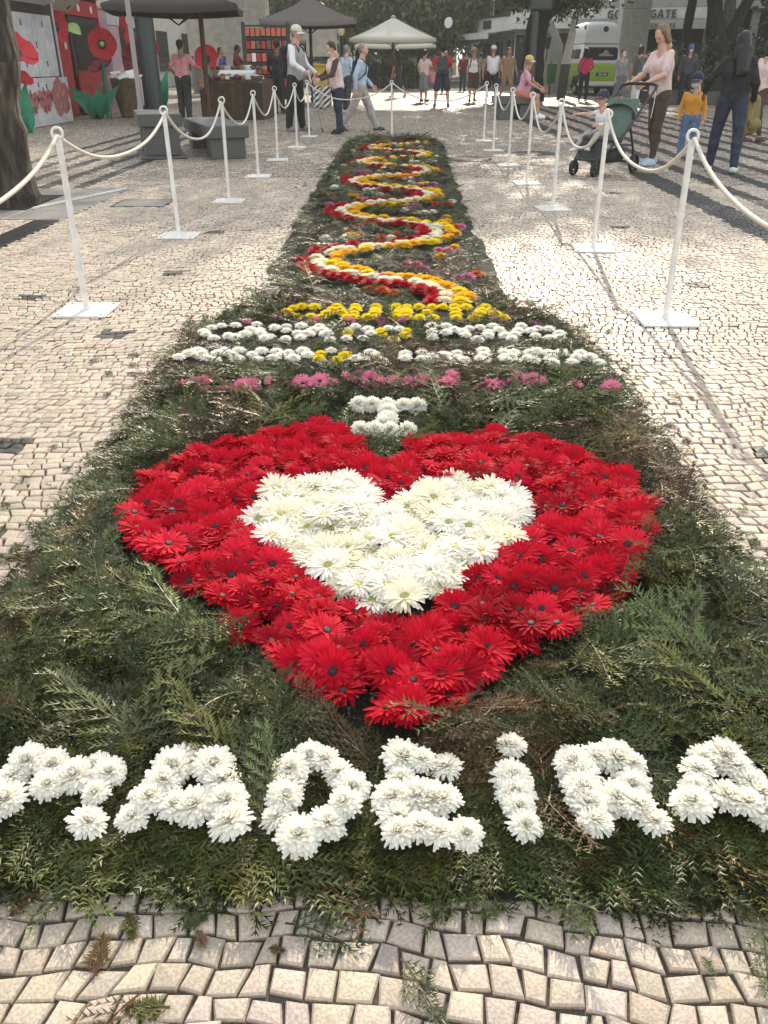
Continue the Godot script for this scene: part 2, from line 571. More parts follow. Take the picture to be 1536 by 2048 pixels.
func build_ground_details() -> void:
	# grey slabs round the left tree, each its own piece, with the tree pit left open
	var base := Geo.new()
	base.box(Vector3(-3.89, -0.008, -8.8), Vector3(1.6, 0.006, 2.1))
	var slabs := structure("slab_strip", base, M.joint, "strip of smooth grey slabs around the foot of the left tree")
	for k in 4:
		for j in 3:
			var at := Vector3(-3.08 - 0.265 - j * 0.53, -0.004, -7.75 - 0.26 - k * 0.525)
			if j >= 1 and (k == 1 or k == 2):
				continue
			var g := Geo.new()
			g.box(Vector3.ZERO, Vector3(0.522, 0.02, 0.517), Basis(), 0.004)
			part("slab", g, M.slab_grey, slabs, Transform3D(Basis(), at))
	# grate round the trunk
	var grate := thing("tree_grate", "dark metal grate edging around the foot of the left tree", "tree grate", Vector3(-4.15, 0, -8.8))
	for k in 14:
		var g := Geo.new()
		g.box(Vector3.ZERO, Vector3(1.0, 0.012, 0.03))
		part("bar", g, M.drain_metal, grate, Transform3D(Basis(), Vector3(0, 0.0, -0.5 + k * 0.077)))
	var drain := thing("slot_drain", "narrow dark drain grating beside the left tree slabs", "drain", Vector3(-3.19, 0, -6.45))
	var rim := Geo.new()
	for s in [-1, 1]:
		rim.box(Vector3(0.105 * s, -0.002, 0), Vector3(0.012, 0.02, 2.55))
	part("rim", rim, M.drain_metal, drain)
	for k in 62:
		var g := Geo.new()
		g.box(Vector3.ZERO, Vector3(0.2, 0.012, 0.018))
		part("bar", g, M.drain_metal, drain, Transform3D(Basis(), Vector3(0, -0.001, -1.25 + k * 0.041)))
	var cover := thing("stone_cover", "square grey stone cover set flush among the cobbles on the left", "manhole cover", Vector3(-2.62, 0, -8.78))
	var cg := Geo.new()
	cg.box(Vector3(0, -0.006, 0), Vector3(0.5, 0.02, 0.44), Basis(), 0.003)
	part("lid", cg, M.slab_grey, cover)
	var edge := Geo.new()
	for s in [-1, 1]:
		edge.box(Vector3(0.257 * s, -0.005, 0), Vector3(0.01, 0.02, 0.46))
		edge.box(Vector3(0, -0.005, 0.227 * s), Vector3(0.52, 0.02, 0.01))
	part("frame", edge, M.drain_metal, cover)
	# thin pale strip lying on the slabs
	var lath := Geo.new()
	lath.box(Vector3(0, 0.016, 0), Vector3(0.03, 0.015, 1.5), Basis(Vector3.UP, -0.32))
	single("metal_strip", lath, M.post_white, "thin pale straight strip lying on the grey slabs by the left tree", "strip", "", Transform3D(Basis(), Vector3(-3.32, 0, -9.05)))
	# two flat dark iron covers on the right
	var names := ["dark flat round cover in the paving behind the nearest right ropes", "dark flat oval cover further right in the paving"]
	for k in 2:
		var t := thing("drain_cover", names[k], "drain cover", [Vector3(0.95, 0, -13.2), Vector3(2.05, 0, -14.1)][k])
		var disc := Geo.new()
		disc.lathe([Vector2(0.0, -0.004), Vector2(0.36, -0.004), Vector2(0.36, 0.006), Vector2(0.34, 0.008), Vector2(0, 0.008)], 24, Transform3D(), false)
		part("lid", disc, M.basalt, t)


# ---------------------------------------------------------------- the carpet of clippings
const ORDINALS := ["first", "second", "third", "fourth", "fifth", "sixth", "seventh", "eighth", "ninth", "tenth", "eleventh", "twelfth", "thirteenth"]
const HEART := [[-0.06, -2.58], [-0.15, -2.76], [-0.298, -2.85], [-0.45, -2.8], [-0.6, -2.72], [-0.74, -2.6], [-0.83, -2.45], [-0.86, -2.28], [-0.82, -2.1], [-0.7, -1.9], [-0.53, -1.7], [-0.34, -1.5], [-0.2, -1.36], [-0.08, -1.26],
	[0.03, -1.225], [0.13, -1.32], [0.25, -1.46], [0.4, -1.56], [0.5, -1.65], [0.63, -1.85], [0.73, -2.04], [0.79, -2.25], [0.77, -2.42], [0.68, -2.58], [0.53, -2.72], [0.36, -2.8], [0.18, -2.8], [0.02, -2.7]]
const INNER := [[-0.025, -2.200], [-0.110, -2.340], [-0.259, -2.400], [-0.400, -2.310], [-0.460, -2.170], [-0.390, -2.000], [-0.275, -1.840], [-0.125, -1.700], [0.004, -1.610], [0.105, -1.720], [0.195, -1.850], [0.315, -2.000], [0.425, -2.190], [0.335, -2.320], [0.165, -2.390], [0.070, -2.340]]


var taken := {}


func keep_clear(x: float, z: float) -> void:
	for i in range(-1, 2):
		for j in range(-1, 2):
			taken[Vector2i(int(floor(x / 0.03)) + i, int(floor(z / 0.03)) + j)] = true


func bare(p: Vector2) -> bool:
	return taken.has(Vector2i(int(floor(p.x / 0.03)), int(floor(p.y / 0.03))))


func outline_of(list: Array) -> PackedVector2Array:
	var p := PackedVector2Array()
	for k in list:
		p.push_back(Vector2(k[0], k[1]))
	return p


func edge_distance(p: Vector2, o: PackedVector2Array) -> float:   # positive inside
	var d := 1e9
	for k in o.size():
		d = minf(d, p.distance_to(Geometry2D.get_closest_point_to_segment(p, o[k], o[(k + 1) % o.size()])))
	return d if Geometry2D.is_point_in_polygon(p, o) else -d


func spray_mesh(seed_: int, length: float, coarse := 1.0) -> ArrayMesh:   # one flat conifer spray: a stem, side twigs, scale-like needles
	var r := RandomNumberGenerator.new()
	r.seed = seed_
	var g := Geo.new()
	g.group = -1
	var bend := r.randf_range(-0.5, 0.5)
	var sag := r.randf_range(-0.25, 0.1)
	var n := 9
	var spine := func(t: float) -> Vector3:
		return Vector3(sin(bend * t) * length * t * 0.6, sag * length * t * t + 0.02 * sin(t * 5.0) * length, length * t)
	for k in n:   # stem
		var a: Vector3 = spine.call(float(k) / n)
		var b: Vector3 = spine.call(float(k + 1) / n)
		var w := 0.0022 * (1.0 - 0.7 * k / n)
		g.col = Color(0.6, 0.45, 0.35)
		g.quad(a + Vector3(-w, 0, 0), a + Vector3(w, 0, 0), b + Vector3(w * 0.8, 0, 0), b + Vector3(-w * 0.8, 0, 0))
	for k in range(1, n * 2):
		var t := float(k) / (n * 2)
		var root: Vector3 = spine.call(t)
		var side := 1.0 if k % 2 else -1.0
		var l := length * 0.42 * (1.0 - 0.75 * t) * r.randf_range(0.7, 1.2)
		var dir := Vector3(side * sin(0.75), r.randf_range(-0.25, 0.3), cos(0.75)).normalized()
		dir = dir.lerp(Vector3(0, 0, 1), 0.35 * t).normalized()
		var m := maxi(3, int(l / 0.0095))
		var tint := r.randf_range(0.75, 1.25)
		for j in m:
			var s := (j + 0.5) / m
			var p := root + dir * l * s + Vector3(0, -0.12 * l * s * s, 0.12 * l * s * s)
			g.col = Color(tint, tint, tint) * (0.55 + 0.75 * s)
			for e in [-1.0, 1.0]:
				var out: Vector3 = (dir.cross(Vector3.UP) * e * r.randf_range(0.4, 0.75) + dir * 0.8 + Vector3(0, r.randf_range(-0.1, 0.5), 0)).normalized()
				var q := p + out * r.randf_range(0.01, 0.018) * coarse
				var w := (dir * 0.0032 + Vector3(0, 0.0008, 0)) * coarse
				g.tri(p - w, p + w, q)
			g.tri(p + Vector3(0.0012, 0, 0), p + dir * 0.011, p - Vector3(0.0012, 0, 0))
	return g.mesh(true)


func build_carpet() -> void:
	var outline := carpet_outline()
	var heart := outline_of(HEART)
	# the mat below: a low mound with the outline of the bottle
	var v := PackedVector3Array()
	var bed := Geo.new()
	var step := 0.12
	var z := -0.8
	while z > -17.2:
		var x := -1.4
		while x < 1.4:
			var any := false
			var q := []
			for o in [[0, 0], [1, 0], [1, 1], [0, 1]]:
				var p := Vector2(x + o[0] * step, z - o[1] * step)
				var d := edge_distance(p, outline)
				any = any or d > 0.03
				q.push_back(Vector3(p.x, clampf(d * 0.22, -0.02, 0.03) + 0.008 * sin(p.x * 9.0) * cos(p.y * 7.0), p.y))
			if any:
				bed.group = 0
				bed.quad(q[0], q[1], q[2], q[3])
			x += step
		z -= step
	var carpet := part("evergreen_carpet", bed, M.soil)
	tag(carpet, "bottle-shaped carpet of cut evergreen clippings laid on the cobbles", "carpet", "", "stuff")
	var tints := [Color(0.06, 0.08, 0.022), Color(0.084, 0.105, 0.034), Color(0.105, 0.12, 0.048), Color(0.1, 0.1, 0.024), Color(0.038, 0.052, 0.016), Color(0.115, 0.07, 0.03), Color(0.09, 0.05, 0.022), Color(0.17, 0.17, 0.06)]
	for kind in 5:
		var length: float = [0.18, 0.22, 0.16, 0.2, 0.29][kind]
		var places: Array[Transform3D] = []
		var colors := []
		var want := 1900 if kind < 4 else 900
		var tries := 0
		while places.size() < want and tries < 40000:
			tries += 1
			var near := rng.randf() < 0.62
			var front := rng.randf() < 0.13
			var p := Vector2(rng.randf_range(-1.25, 1.15), rng.randf_range(-4.7, -0.85)) if near else Vector2(rng.randf_range(-1.2, 1.15), rng.randf_range(-1.08, -0.99)) if rng.randf() < 0.16 else Vector2(rng.randf_range(-1.1, 0.8), rng.randf_range(-17.1, -4.6))
			if front:
				p = Vector2(rng.randf_range(-1.0, 0.95), rng.randf_range(-1.32, -0.95))
				near = true
			var d := edge_distance(p, outline)
			if d < -0.01 or (Geometry2D.is_point_in_polygon(p, heart) and rng.randf() < 0.93) or (bare(p) and not front):
				continue
			var yaw := rng.randf() * TAU
			if d < 0.12:   # fringe: sprays point outwards
				var e := 0.05
				var out := Vector2(edge_distance(p - Vector2(e, 0), outline) - edge_distance(p + Vector2(e, 0), outline), edge_distance(p - Vector2(0, e), outline) - edge_distance(p + Vector2(0, e), outline))
				yaw = atan2(out.x, out.y) + rng.randf_range(-1.1, 1.1)
			var basis := Basis(Vector3.UP, yaw) * Basis(Vector3.RIGHT, rng.randf_range(-0.42, 0.12) if d > 0.12 else rng.randf_range(-0.06, 0.1)) * Basis(Vector3.BACK, rng.randf_range(-0.5, 0.5))
			var s := rng.randf_range(0.7, 1.15)
			var h := clampf(d * 0.22, 0.008, 0.032) + (rng.randf_range(0.0, 0.022) + (0.014 if kind == 4 else 0.0) + 0.016 * sin(p.x * 11.0 + 2.0 * sin(p.y * 5.0)) * sin(p.y * 9.0)) * clampf(d * 5.0, 0.25, 1.0)
			var fwd := basis * Vector3(0, 0, 1)
			places.push_back(Transform3D(basis.scaled(Vector3.ONE * s), Vector3(p.x, h, p.y) - Vector3(fwd.x, 0, fwd.z) * length * (0.35 if d > 0.12 else 0.5)))
			var tip := Vector2(places[-1].origin.x + fwd.x * length * s, places[-1].origin.z + fwd.z * length * s)
			if front or bare(tip) or bare((tip + p) * 0.5):
				places[-1].origin.y = rng.randf_range(0.012, 0.03)
				places[-1].basis = (Basis(Vector3.UP, yaw) * Basis(Vector3.BACK, rng.randf_range(-0.2, 0.2))).scaled(Vector3.ONE * s)
			if edge_distance(tip, outline) < rng.randf_range(-0.07, -0.01) or (near and (edge_distance(tip, heart) > 0.03 or edge_distance((tip + p) * 0.5, heart) > 0.01)):
				places.pop_back()
				continue
			var patch := sin(p.x * 5.0 + 1.0) * sin(p.y * 3.1) + rng.randf_range(-0.7, 0.7)
			var t: Color = tints[rng.randi() % 5] if patch < 0.62 else tints[5 + rng.randi() % 2]
			if rng.randf() < 0.03:
				t = tints[7]
			colors.push_back(t * (rng.randf_range(0.5, 1.15) if kind < 4 else rng.randf_range(1.0, 1.7)))
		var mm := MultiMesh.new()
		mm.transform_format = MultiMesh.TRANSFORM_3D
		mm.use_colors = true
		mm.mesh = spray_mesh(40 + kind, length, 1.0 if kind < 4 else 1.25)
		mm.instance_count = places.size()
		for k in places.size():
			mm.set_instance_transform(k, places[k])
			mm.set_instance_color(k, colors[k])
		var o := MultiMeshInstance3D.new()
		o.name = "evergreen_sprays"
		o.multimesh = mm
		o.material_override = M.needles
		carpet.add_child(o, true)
		o.set_meta("kind", "stuff")
	var bits := MultiMesh.new()
	bits.transform_format = MultiMesh.TRANSFORM_3D
	bits.use_colors = true
	bits.mesh = spray_mesh(70, 0.05, 0.8)
	bits.instance_count = 130
	for k in 130:
		var p := Vector2.ZERO
		for attempt in 400:
			p = Vector2(rng.randf_range(-1.9, 1.7), rng.randf_range(-4.9, -0.72) if k < 90 else rng.randf_range(-12.0, -4.9))
			var d := edge_distance(p, outline)
			if d < 0.0 and d > -0.3 * pow(rng.randf(), 2.0) - 0.02:
				break
		bits.set_instance_transform(k, Transform3D((Basis(Vector3.UP, rng.randf() * TAU)).scaled(Vector3.ONE * rng.randf_range(0.4, 1.3)), Vector3(p.x, 0.008, p.y)))
		bits.set_instance_color(k, tints[rng.randi() % 8] * rng.randf_range(0.6, 1.3))
	var litter := MultiMeshInstance3D.new()
	litter.name = "clipping_litter"
	litter.multimesh = bits
	litter.material_override = M.needles
	carpet.add_child(litter)
	litter.set_meta("kind", "stuff")
	# loose sprigs on the cobbles in front
	var loose := [["dry brown conifer sprig lying on the cobbles at the lower left", Vector3(-0.385, 0.012, -0.745), -0.75, 0.17, Color(0.13, 0.075, 0.035)],
		["small green sprig on the cobbles below the letter D", Vector3(0.01, 0.012, -0.81), 0.6, 0.11, Color(0.075, 0.09, 0.04)],
		["green sprig straying onto the cobbles below the letter A", Vector3(-0.18, 0.014, -0.865), 1.4, 0.16, Color(0.05, 0.08, 0.04)],
		["pale green sprig hanging over the cobbles at the lower right", Vector3(0.6, 0.02, -0.9), -0.2, 0.15, Color(0.1, 0.13, 0.05)]]
	for k in loose.size():
		var l: Array = loose[k]
		var m := M.needles.duplicate() as StandardMaterial3D
		m.albedo_color = (l[4] as Color).linear_to_srgb()
		single("conifer_sprig", spray_mesh(80 + k, l[3]), m, l[0], "sprig", "", Transform3D(Basis(Vector3.UP, l[2]), l[1]))


# ---------------------------------------------------------------- flowers
func petal(g: Geo, dir: float, tilt: float, length: float, width: float, curl: float, base_r: float, lift: float, fold := 0.25, shape := [0.45, 0.9, 1.0, 0.42]) -> void:
	# a strip of three pieces with a raised middle, starting base_r from the centre, rising at tilt and curling by curl
	g.group = 0
	var out := Vector3(sin(dir), 0, cos(dir))
	var side := Vector3(cos(dir), 0, -sin(dir))
	var p := out * base_r + Vector3(0, lift, 0)
	var a := tilt
	var rows := []
	for k in 4:
		var w: float = width * float(shape[k]) * 0.5
		var n := Vector3(0, cos(a), 0) - out * sin(a)
		rows.push_back([p - side * w, p - n * w * fold, p + side * w])
		p += (out * cos(a) + Vector3(0, sin(a), 0)) * length / 3.0
		a += curl
	for k in 3:
		for j in 2:
			g.quad(rows[k][j], rows[k][j + 1], rows[k + 1][j + 1], rows[k + 1][j])


func gerbera_petals(seed_: int, radius: float) -> ArrayMesh:
	var r := RandomNumberGenerator.new()
	r.seed = seed_
	var g := Geo.new()
	var droop := r.randf_range(-0.15, 0.1)
	for layer in 3:
		var n: int = [34, 30, 22][layer]
		for k in n:
			var dir := TAU * (k + 0.5 * layer + r.randf_range(-0.25, 0.25)) / n
			petal(g, dir, [0.2, 0.42, 0.62][layer] + droop + r.randf_range(-0.14, 0.16), radius * [0.84, 0.76, 0.34][layer] * r.randf_range(0.88, 1.06), radius * [0.15, 0.145, 0.1][layer], r.randf_range(-0.22, 0.02) - 0.05 * (2 - layer), radius * 0.17, 0.002 * layer, 0.3)
	return g.mesh()


func gerbera_disc(radius: float, height: float) -> ArrayMesh:
	var g := Geo.new()
	g.lathe([Vector2(radius * 0.7, -0.006), Vector2(radius, 0.0), Vector2(radius * 0.85, height), Vector2(radius * 0.4, height * 1.15), Vector2(0, height * 0.8)], 12)
	return g.mesh()


func gerbera_stamens(radius: float, seed_: int) -> ArrayMesh:
	var r := RandomNumberGenerator.new()
	r.seed = seed_
	var g := Geo.new()
	g.group = -1
	for k in 26:
		var t := TAU * k / 26.0 + r.randf_range(-0.06, 0.06)
		var o := Vector3(sin(t), 0, cos(t))
		var s := Vector3(cos(t), 0, -sin(t)) * 0.0011
		var p := o * radius * r.randf_range(0.9, 1.05)
		g.tri(p - s, p + s, p + o * 0.003 + Vector3(0, r.randf_range(0.005, 0.008), 0))
	return g.mesh()


func mum_petals(seed_: int, radius: float, layers := 6, per := 20, dome := 1.0) -> ArrayMesh:
	var r := RandomNumberGenerator.new()
	r.seed = seed_
	var g := Geo.new()
	for layer in layers:
		var f := float(layer) / (layers - 1)
		var n := int(per * (1.0 - 0.45 * f))
		for k in n:
			var dir := TAU * (k + 0.37 * layer + r.randf_range(-0.3, 0.3)) / n
			petal(g, dir, lerpf(-0.18, 1.25, pow(f, 0.9)) + r.randf_range(-0.16, 0.16), radius * lerpf(0.95, 0.42, f) * r.randf_range(0.82, 1.08), radius * lerpf(0.23, 0.17, f), lerpf(-0.1, 0.32, f) + r.randf_range(-0.12, 0.1), radius * lerpf(0.12, 0.03, f), radius * dome * lerpf(0.12, 0.3, f), -0.35, [0.4, 0.75, 1.0, 0.55])
	return g.mesh()


func flower_tilt(amount: float, toward := 0.0) -> Basis:
	return Basis(Vector3.RIGHT, toward + rng.randf_range(-amount, amount)) * Basis(Vector3.BACK, rng.randf_range(-amount, amount)) * Basis(Vector3.UP, rng.randf() * TAU)


func fill_polygon(o: PackedVector2Array, spacing: float, most: int, hole := PackedVector2Array(), inset := 0.03) -> Array:
	var lo := o[0]
	var hi := o[0]
	for p in o:
		lo = lo.min(p)
		hi = hi.max(p)
	var out := []
	var row := 0
	var y := lo.y
	while y < hi.y:
		var x := lo.x + (spacing * 0.5 if row % 2 else 0.0)
		while x < hi.x:
			var p := Vector2(x + rng.randf_range(-0.22, 0.22) * spacing, y + rng.randf_range(-0.22, 0.22) * spacing)
			if edge_distance(p, o) > inset and (hole.is_empty() or edge_distance(p, hole) < -0.015):
				out.push_back(p)
			x += spacing
		y += spacing * 0.866
		row += 1
	while out.size() > most:
		out.remove_at(rng.randi() % out.size())
	return out


func letter_strokes(ch: String) -> Array:   # polylines in a cell one wide and one tall, y upwards
	match ch:
		"A": return [[[0, 0], [0.5, 1], [1, 0]], [[0.25, 0.4], [0.75, 0.4]]]
		"C": return [[[1, 0.95], [0.3, 1], [0, 0.5], [0.3, 0], [1, 0.05]]]
		"D": return [[[0, 0], [0, 1], [0.7, 0.9], [1, 0.5], [0.7, 0.1], [0, 0]]]
		"E": return [[[1, 1], [0, 1], [0, 0], [1, 0]], [[0, 0.5], [0.8, 0.5]]]
		"H": return [[[0, 0], [0, 1]], [[1, 0], [1, 1]], [[0, 0.5], [1, 0.5]]]
		"L": return [[[0, 1], [0, 0], [1, 0]]]
		"O": return [[[0.5, 0], [0, 0.3], [0, 0.7], [0.5, 1], [1, 0.7], [1, 0.3], [0.5, 0]]]
		"P": return [[[0, 0], [0, 1], [0.8, 0.95], [1, 0.72], [0.8, 0.5], [0, 0.5]]]
		"R": return [[[0, 0], [0, 1], [0.8, 0.95], [1, 0.72], [0.8, 0.5], [0, 0.5]], [[0.5, 0.5], [1, 0]]]
		"S": return [[[1, 0.9], [0.4, 1], [0, 0.75], [0.5, 0.52], [1, 0.25], [0.6, 0], [0, 0.1]]]
		"T": return [[[0, 1], [1, 1]], [[0.5, 1], [0.5, 0]]]
		"V": return [[[0, 1], [0.5, 0], [1, 1]]]
	return []


func along(line: Array, spacing: float) -> Array:   # evenly spaced points on a polyline of Vector2
	var total := 0.0
	for k in line.size() - 1:
		total += line[k].distance_to(line[k + 1])
	var n := maxi(1, int(round(total / spacing)))
	var out := []
	for i in n + 1:
		var want := total * i / n
		for k in line.size() - 1:
			var l: float = line[k].distance_to(line[k + 1])
			if want <= l + 0.0001 or k == line.size() - 2:
				out.push_back(line[k].lerp(line[k + 1], minf(1.0, want / maxf(l, 0.0001))))
				break
			want -= l
	return out


func heart_place(p: Vector2, big: bool) -> String:
	var c := p - (Vector2(0.0, -2.1) if big else Vector2(0.0, -2.1))
	var k := 1.0 if big else 0.5
	var side := "left" if c.x < 0 else "right"
	if absf(c.x) < 0.22 * k and c.y > 0.45 * k:
		return "pointed tip"
	if absf(c.x) < 0.2 * k:
		return "middle above the tip" if c.y > 0 else "notch between the lobes"
	if c.y > 0.2 * k:
		return "lower %s slope" % side
	if absf(c.x) > 0.6 * k:
		return "%s outer flank" % side
	return "top of the %s lobe" % side if c.y < -0.45 * k else "inner %s half" % side


func build_flowers() -> void:
	var heart := outline_of(HEART)
	var inner := outline_of(INNER)
	# gerberas: four shapes, shared
	var shapes := []
	var stamens := []
	for k in 5:
		shapes.push_back(gerbera_petals(100 + k, 0.06))
		stamens.push_back(gerbera_stamens(0.0115, 120 + k))
	var disc := gerbera_disc(0.0105, 0.006)
	var wide_disc := gerbera_disc(0.0125, 0.005)
	var reds := [M.petal_red, M.petal_red, M.petal_red_light, M.petal_red_dark]
	var protos := []
	for k in 8:
		var t := thing("red_gerbera", "red gerbera daisy head packed in the red border of the heart", "gerbera", Vector3.ZERO, 0.0, "red gerberas filling the heart")
		part("petals", shapes[k % 5], reds[k % 4], t)
		part("disc", disc, M.disc_dark, t)
		if k % 2 == 0:
			part("stamens", stamens[k % 5], M.disc_ring, t)
		protos.push_back(t)
	var spots := fill_polygon(heart, 0.0575, 400, inner)
	spots.sort_custom(func(a: Vector2, b: Vector2) -> bool: return a.y > b.y)   # the nearest first; those past 300 are joined below
	var far_reds := spots.slice(300)
	spots = spots.slice(0, 300)
	print("red gerberas ", spots.size())
	for i in spots.size():
		var o: Node3D = protos[i]if i < 8 else protos[rng.randi() % 8].duplicate()
		if i >= 8:
			o.name = numbered("red_gerbera")
			add_child(o)
		var s := rng.randf_range(0.76, 1.06)
		tag(o, "red gerbera daisy head in the %s of the big red heart" % heart_place(spots[i], true))
		o.transform = Transform3D(flower_tilt(0.42, 0.12).scaled(Vector3.ONE * s), Vector3(spots[i].x, 0.066 + rng.randf_range(-0.016, 0.022), spots[i].y))
	if far_reds.size():
		var mm := MultiMesh.new()
		mm.transform_format = MultiMesh.TRANSFORM_3D
		mm.mesh = shapes[0]
		mm.instance_count = far_reds.size()
		for i in far_reds.size():
			mm.set_instance_transform(i, Transform3D(flower_tilt(0.42, 0.12).scaled(Vector3.ONE * rng.randf_range(0.78, 1.04)), Vector3(far_reds[i].x, 0.066 + rng.randf_range(-0.016, 0.022), far_reds[i].y)))
		var o := MultiMeshInstance3D.new()
		o.name = "red_gerberas"
		o.multimesh = mm
		o.material_override = M.petal_red
		add_child(o)
		tag(o, "farthest red gerbera heads along the top edge of the big heart", "gerbera", "", "stuff")
	protos = []
	for k in 5:
		var t := thing("white_gerbera", "white gerbera daisy head in the small white heart inside the red one", "gerbera", Vector3.ZERO, 0.0, "white gerberas filling the inner heart")
		part("petals", shapes[k], [M.petal_white, M.petal_ivory, M.petal_white][k % 3], t)
		part("disc", wide_disc, M.disc_green, t)
		part("stamens", stamens[k], M.disc_lemon, t)
		protos.push_back(t)
	spots = fill_polygon(inner, 0.067, 140, PackedVector2Array(), 0.012)
	print("white gerberas ", spots.size())
	for i in spots.size():
		var o: Node3D = protos[i] if i < 5 else protos[rng.randi() % 20 % 5].duplicate()
		if i >= 5:
			o.name = numbered("white_gerbera")
			add_child(o)
		tag(o, "white gerbera daisy head in the %s of the small white heart" % heart_place(spots[i], false))
		o.transform = Transform3D(flower_tilt(0.2, 0.1).scaled(Vector3.ONE * rng.randf_range(0.9, 1.16)), Vector3(spots[i].x, 0.08 + rng.randf_range(-0.01, 0.016), spots[i].y))
	# the front word, one chrysanthemum after another
	var mums := []
	for k in 4:
		mums.push_back([mum_petals(140 + k, 0.06, 8, 28), M.petal_white])
	var core := gerbera_disc(0.009, 0.012)
	var word := {
		"M": [-0.724, -1.037, -0.731, -1.077, -0.721, -1.114, -0.705, -1.149, -0.659, -1.145, -0.645, -1.091, -0.604, -1.117, -0.572, -1.152, -0.541, -1.124, -0.549, -1.075, -0.548, -1.016, -0.707, -1.060],
		"first A": [-0.414, -1.169, -0.424, -1.143, -0.436, -1.105, -0.450, -1.066, -0.469, -1.028, -0.403, -1.058, -0.364, -1.056, -0.349, -1.147, -0.325, -1.108, -0.307, -1.063, -0.292, -1.018],
		"D": [-0.200, -1.144, -0.201, -1.113, -0.204, -1.077, -0.213, -1.034, -0.167, -1.181, -0.139, -1.167, -0.110, -1.137, -0.084, -1.103, -0.093, -1.061, -0.123, -1.021, -0.169, -0.995],
		"E": [0.009, -1.181, 0.047, -1.166, 0.094, -1.158, 0.009, -1.130, -0.005, -1.081, 0.036, -1.085, 0.063, -1.080, 0.087, -1.078, 0.000, -1.038, 0.005, -0.999, 0.044, -1.009, 0.078, -0.996, 0.121, -0.999],
		"I": [0.224, -1.212, 0.216, -1.138, 0.219, -1.101, 0.221, -1.066, 0.227, -1.026],
		"R": [0.336, -1.168, 0.345, -1.140, 0.342, -1.104, 0.350, -1.073, 0.351, -1.035, 0.383, -1.189, 0.421, -1.192, 0.450, -1.171, 0.440, -1.124, 0.402, -1.087, 0.433, -1.065, 0.457, -1.031],
		"last A": [0.589, -1.193, 0.566, -1.151, 0.550, -1.113, 0.533, -1.072, 0.603, -1.097, 0.634, -1.077, 0.632, -1.194, 0.646, -1.166, 0.661, -1.131, 0.670, -1.101, 0.670, -1.061]}
	for letter in word:
		var list: Array = word[letter]
		for k in range(0, list.size(), 2):
			keep_clear(list[k], list[k + 1])
			var t := thing("white_chrysanthemum", "white chrysanthemum head in the letter %s of the front word" % letter, "chrysanthemum", Vector3.ZERO, 0.0, "white chrysanthemums forming the letter %s of the front word" % letter)
			part("petals", mums[rng.randi() % 4][0], M.petal_white, t)
			part("heart", core, M.disc_lemon, t)
			var s := rng.randf_range(0.48, 0.74)
			t.transform = Transform3D(flower_tilt(0.34, 0.1).scaled(Vector3(1, 0.85, 1) * s), Vector3(list[k], 0.07 + rng.randf_range(-0.006, 0.008), list[k + 1]))
	# the capital I above the heart
	for p in [[-0.163, -3.052], [-0.11, -3.053], [-0.051, -3.043], [0.013, -3.044], [0.066, -3.04], [-0.049, -2.975], [-0.048, -2.9], [-0.147, -2.807], [-0.092, -2.799], [-0.037, -2.791], [0.026, -2.801], [-0.06, -2.86]]:
		keep_clear(p[0], p[1])
		var t := single("white_chrysanthemum", mums[rng.randi() % 4][0], M.petal_white, "white chrysanthemum head in the single capital I above the heart", "chrysanthemum", "white chrysanthemums forming the single I")
		t.transform = Transform3D(flower_tilt(0.2, 0.35).scaled(Vector3.ONE * rng.randf_range(0.62, 0.74)), Vector3(p[0], 0.07, p[1]))
	# two rows of lettering
	var small := []
	for k in 3:
		small.push_back(mum_petals(150 + k, 0.05, 6, 20))
	# letter, left edge, width, near edge z, height, colours
	var rows := [["C", -1.04, 0.15, -3.9], ["A", -0.85, 0.15, -3.9], ["S", -0.675, 0.14, -3.9], ["A", -0.515, 0.15, -3.9], ["D", -0.28, 0.13, -3.9], ["O", -0.11, 0.14, -3.9],
		["P", 0.16, 0.12, -3.9], ["O", 0.32, 0.14, -3.9], ["V", 0.49, 0.15, -3.9], ["O", 0.68, 0.15, -3.9],
		["A", -1.06, 0.13, -3.58], ["R", -0.89, 0.11, -3.58], ["C", -0.72, 0.11, -3.58], ["O", -0.58, 0.13, -3.58], ["D", -0.39, 0.13, -3.58], ["A", -0.215, 0.13, -3.58],
		["C", 0.0, 0.1, -3.58], ["A", 0.125, 0.12, -3.58], ["L", 0.275, 0.1, -3.58], ["H", 0.4, 0.1, -3.58], ["E", 0.53, 0.1, -3.58], ["T", 0.66, 0.12, -3.58], ["A", 0.81, 0.13, -3.58]]
	for i in rows.size():
		var w: Array = rows[i]
		var row_name := "upper" if i < 10 else "lower"
		var mixed := i in [4, 5, 14, 15]
		for line in letter_strokes(w[0]):
			var pts := []
			for q in line:
				pts.push_back(Vector2((w[1] + q[0] * w[2]) * 0.94, w[3] - q[1] * (0.21 if i < 10 else 0.12)))
			for p in along(pts, 0.076):
				keep_clear(p.x, p.y)
				var yellow: bool = mixed and rng.randf() < 0.5
				var called := "yellow_chrysanthemum" if yellow else "white_chrysanthemum"
				var t := single(called, small[rng.randi() % 3], M.petal_yellow if yellow else M.petal_white, "%s chrysanthemum head in the %s letter of the %s far letter row" % ["small yellow" if yellow else "white", ORDINALS[i if i < 10 else i - 10], row_name], "chrysanthemum", "%s chrysanthemums of the %s letter row" % ["yellow" if yellow else "white", row_name])
				t.transform = Transform3D(flower_tilt(0.25, 0.2).scaled(Vector3(1, 0.55, 1) * rng.randf_range(0.6, 0.76) * (0.95 if mixed else 1.0)), Vector3(p.x, 0.075 + rng.randf_range(0, 0.015), p.y))
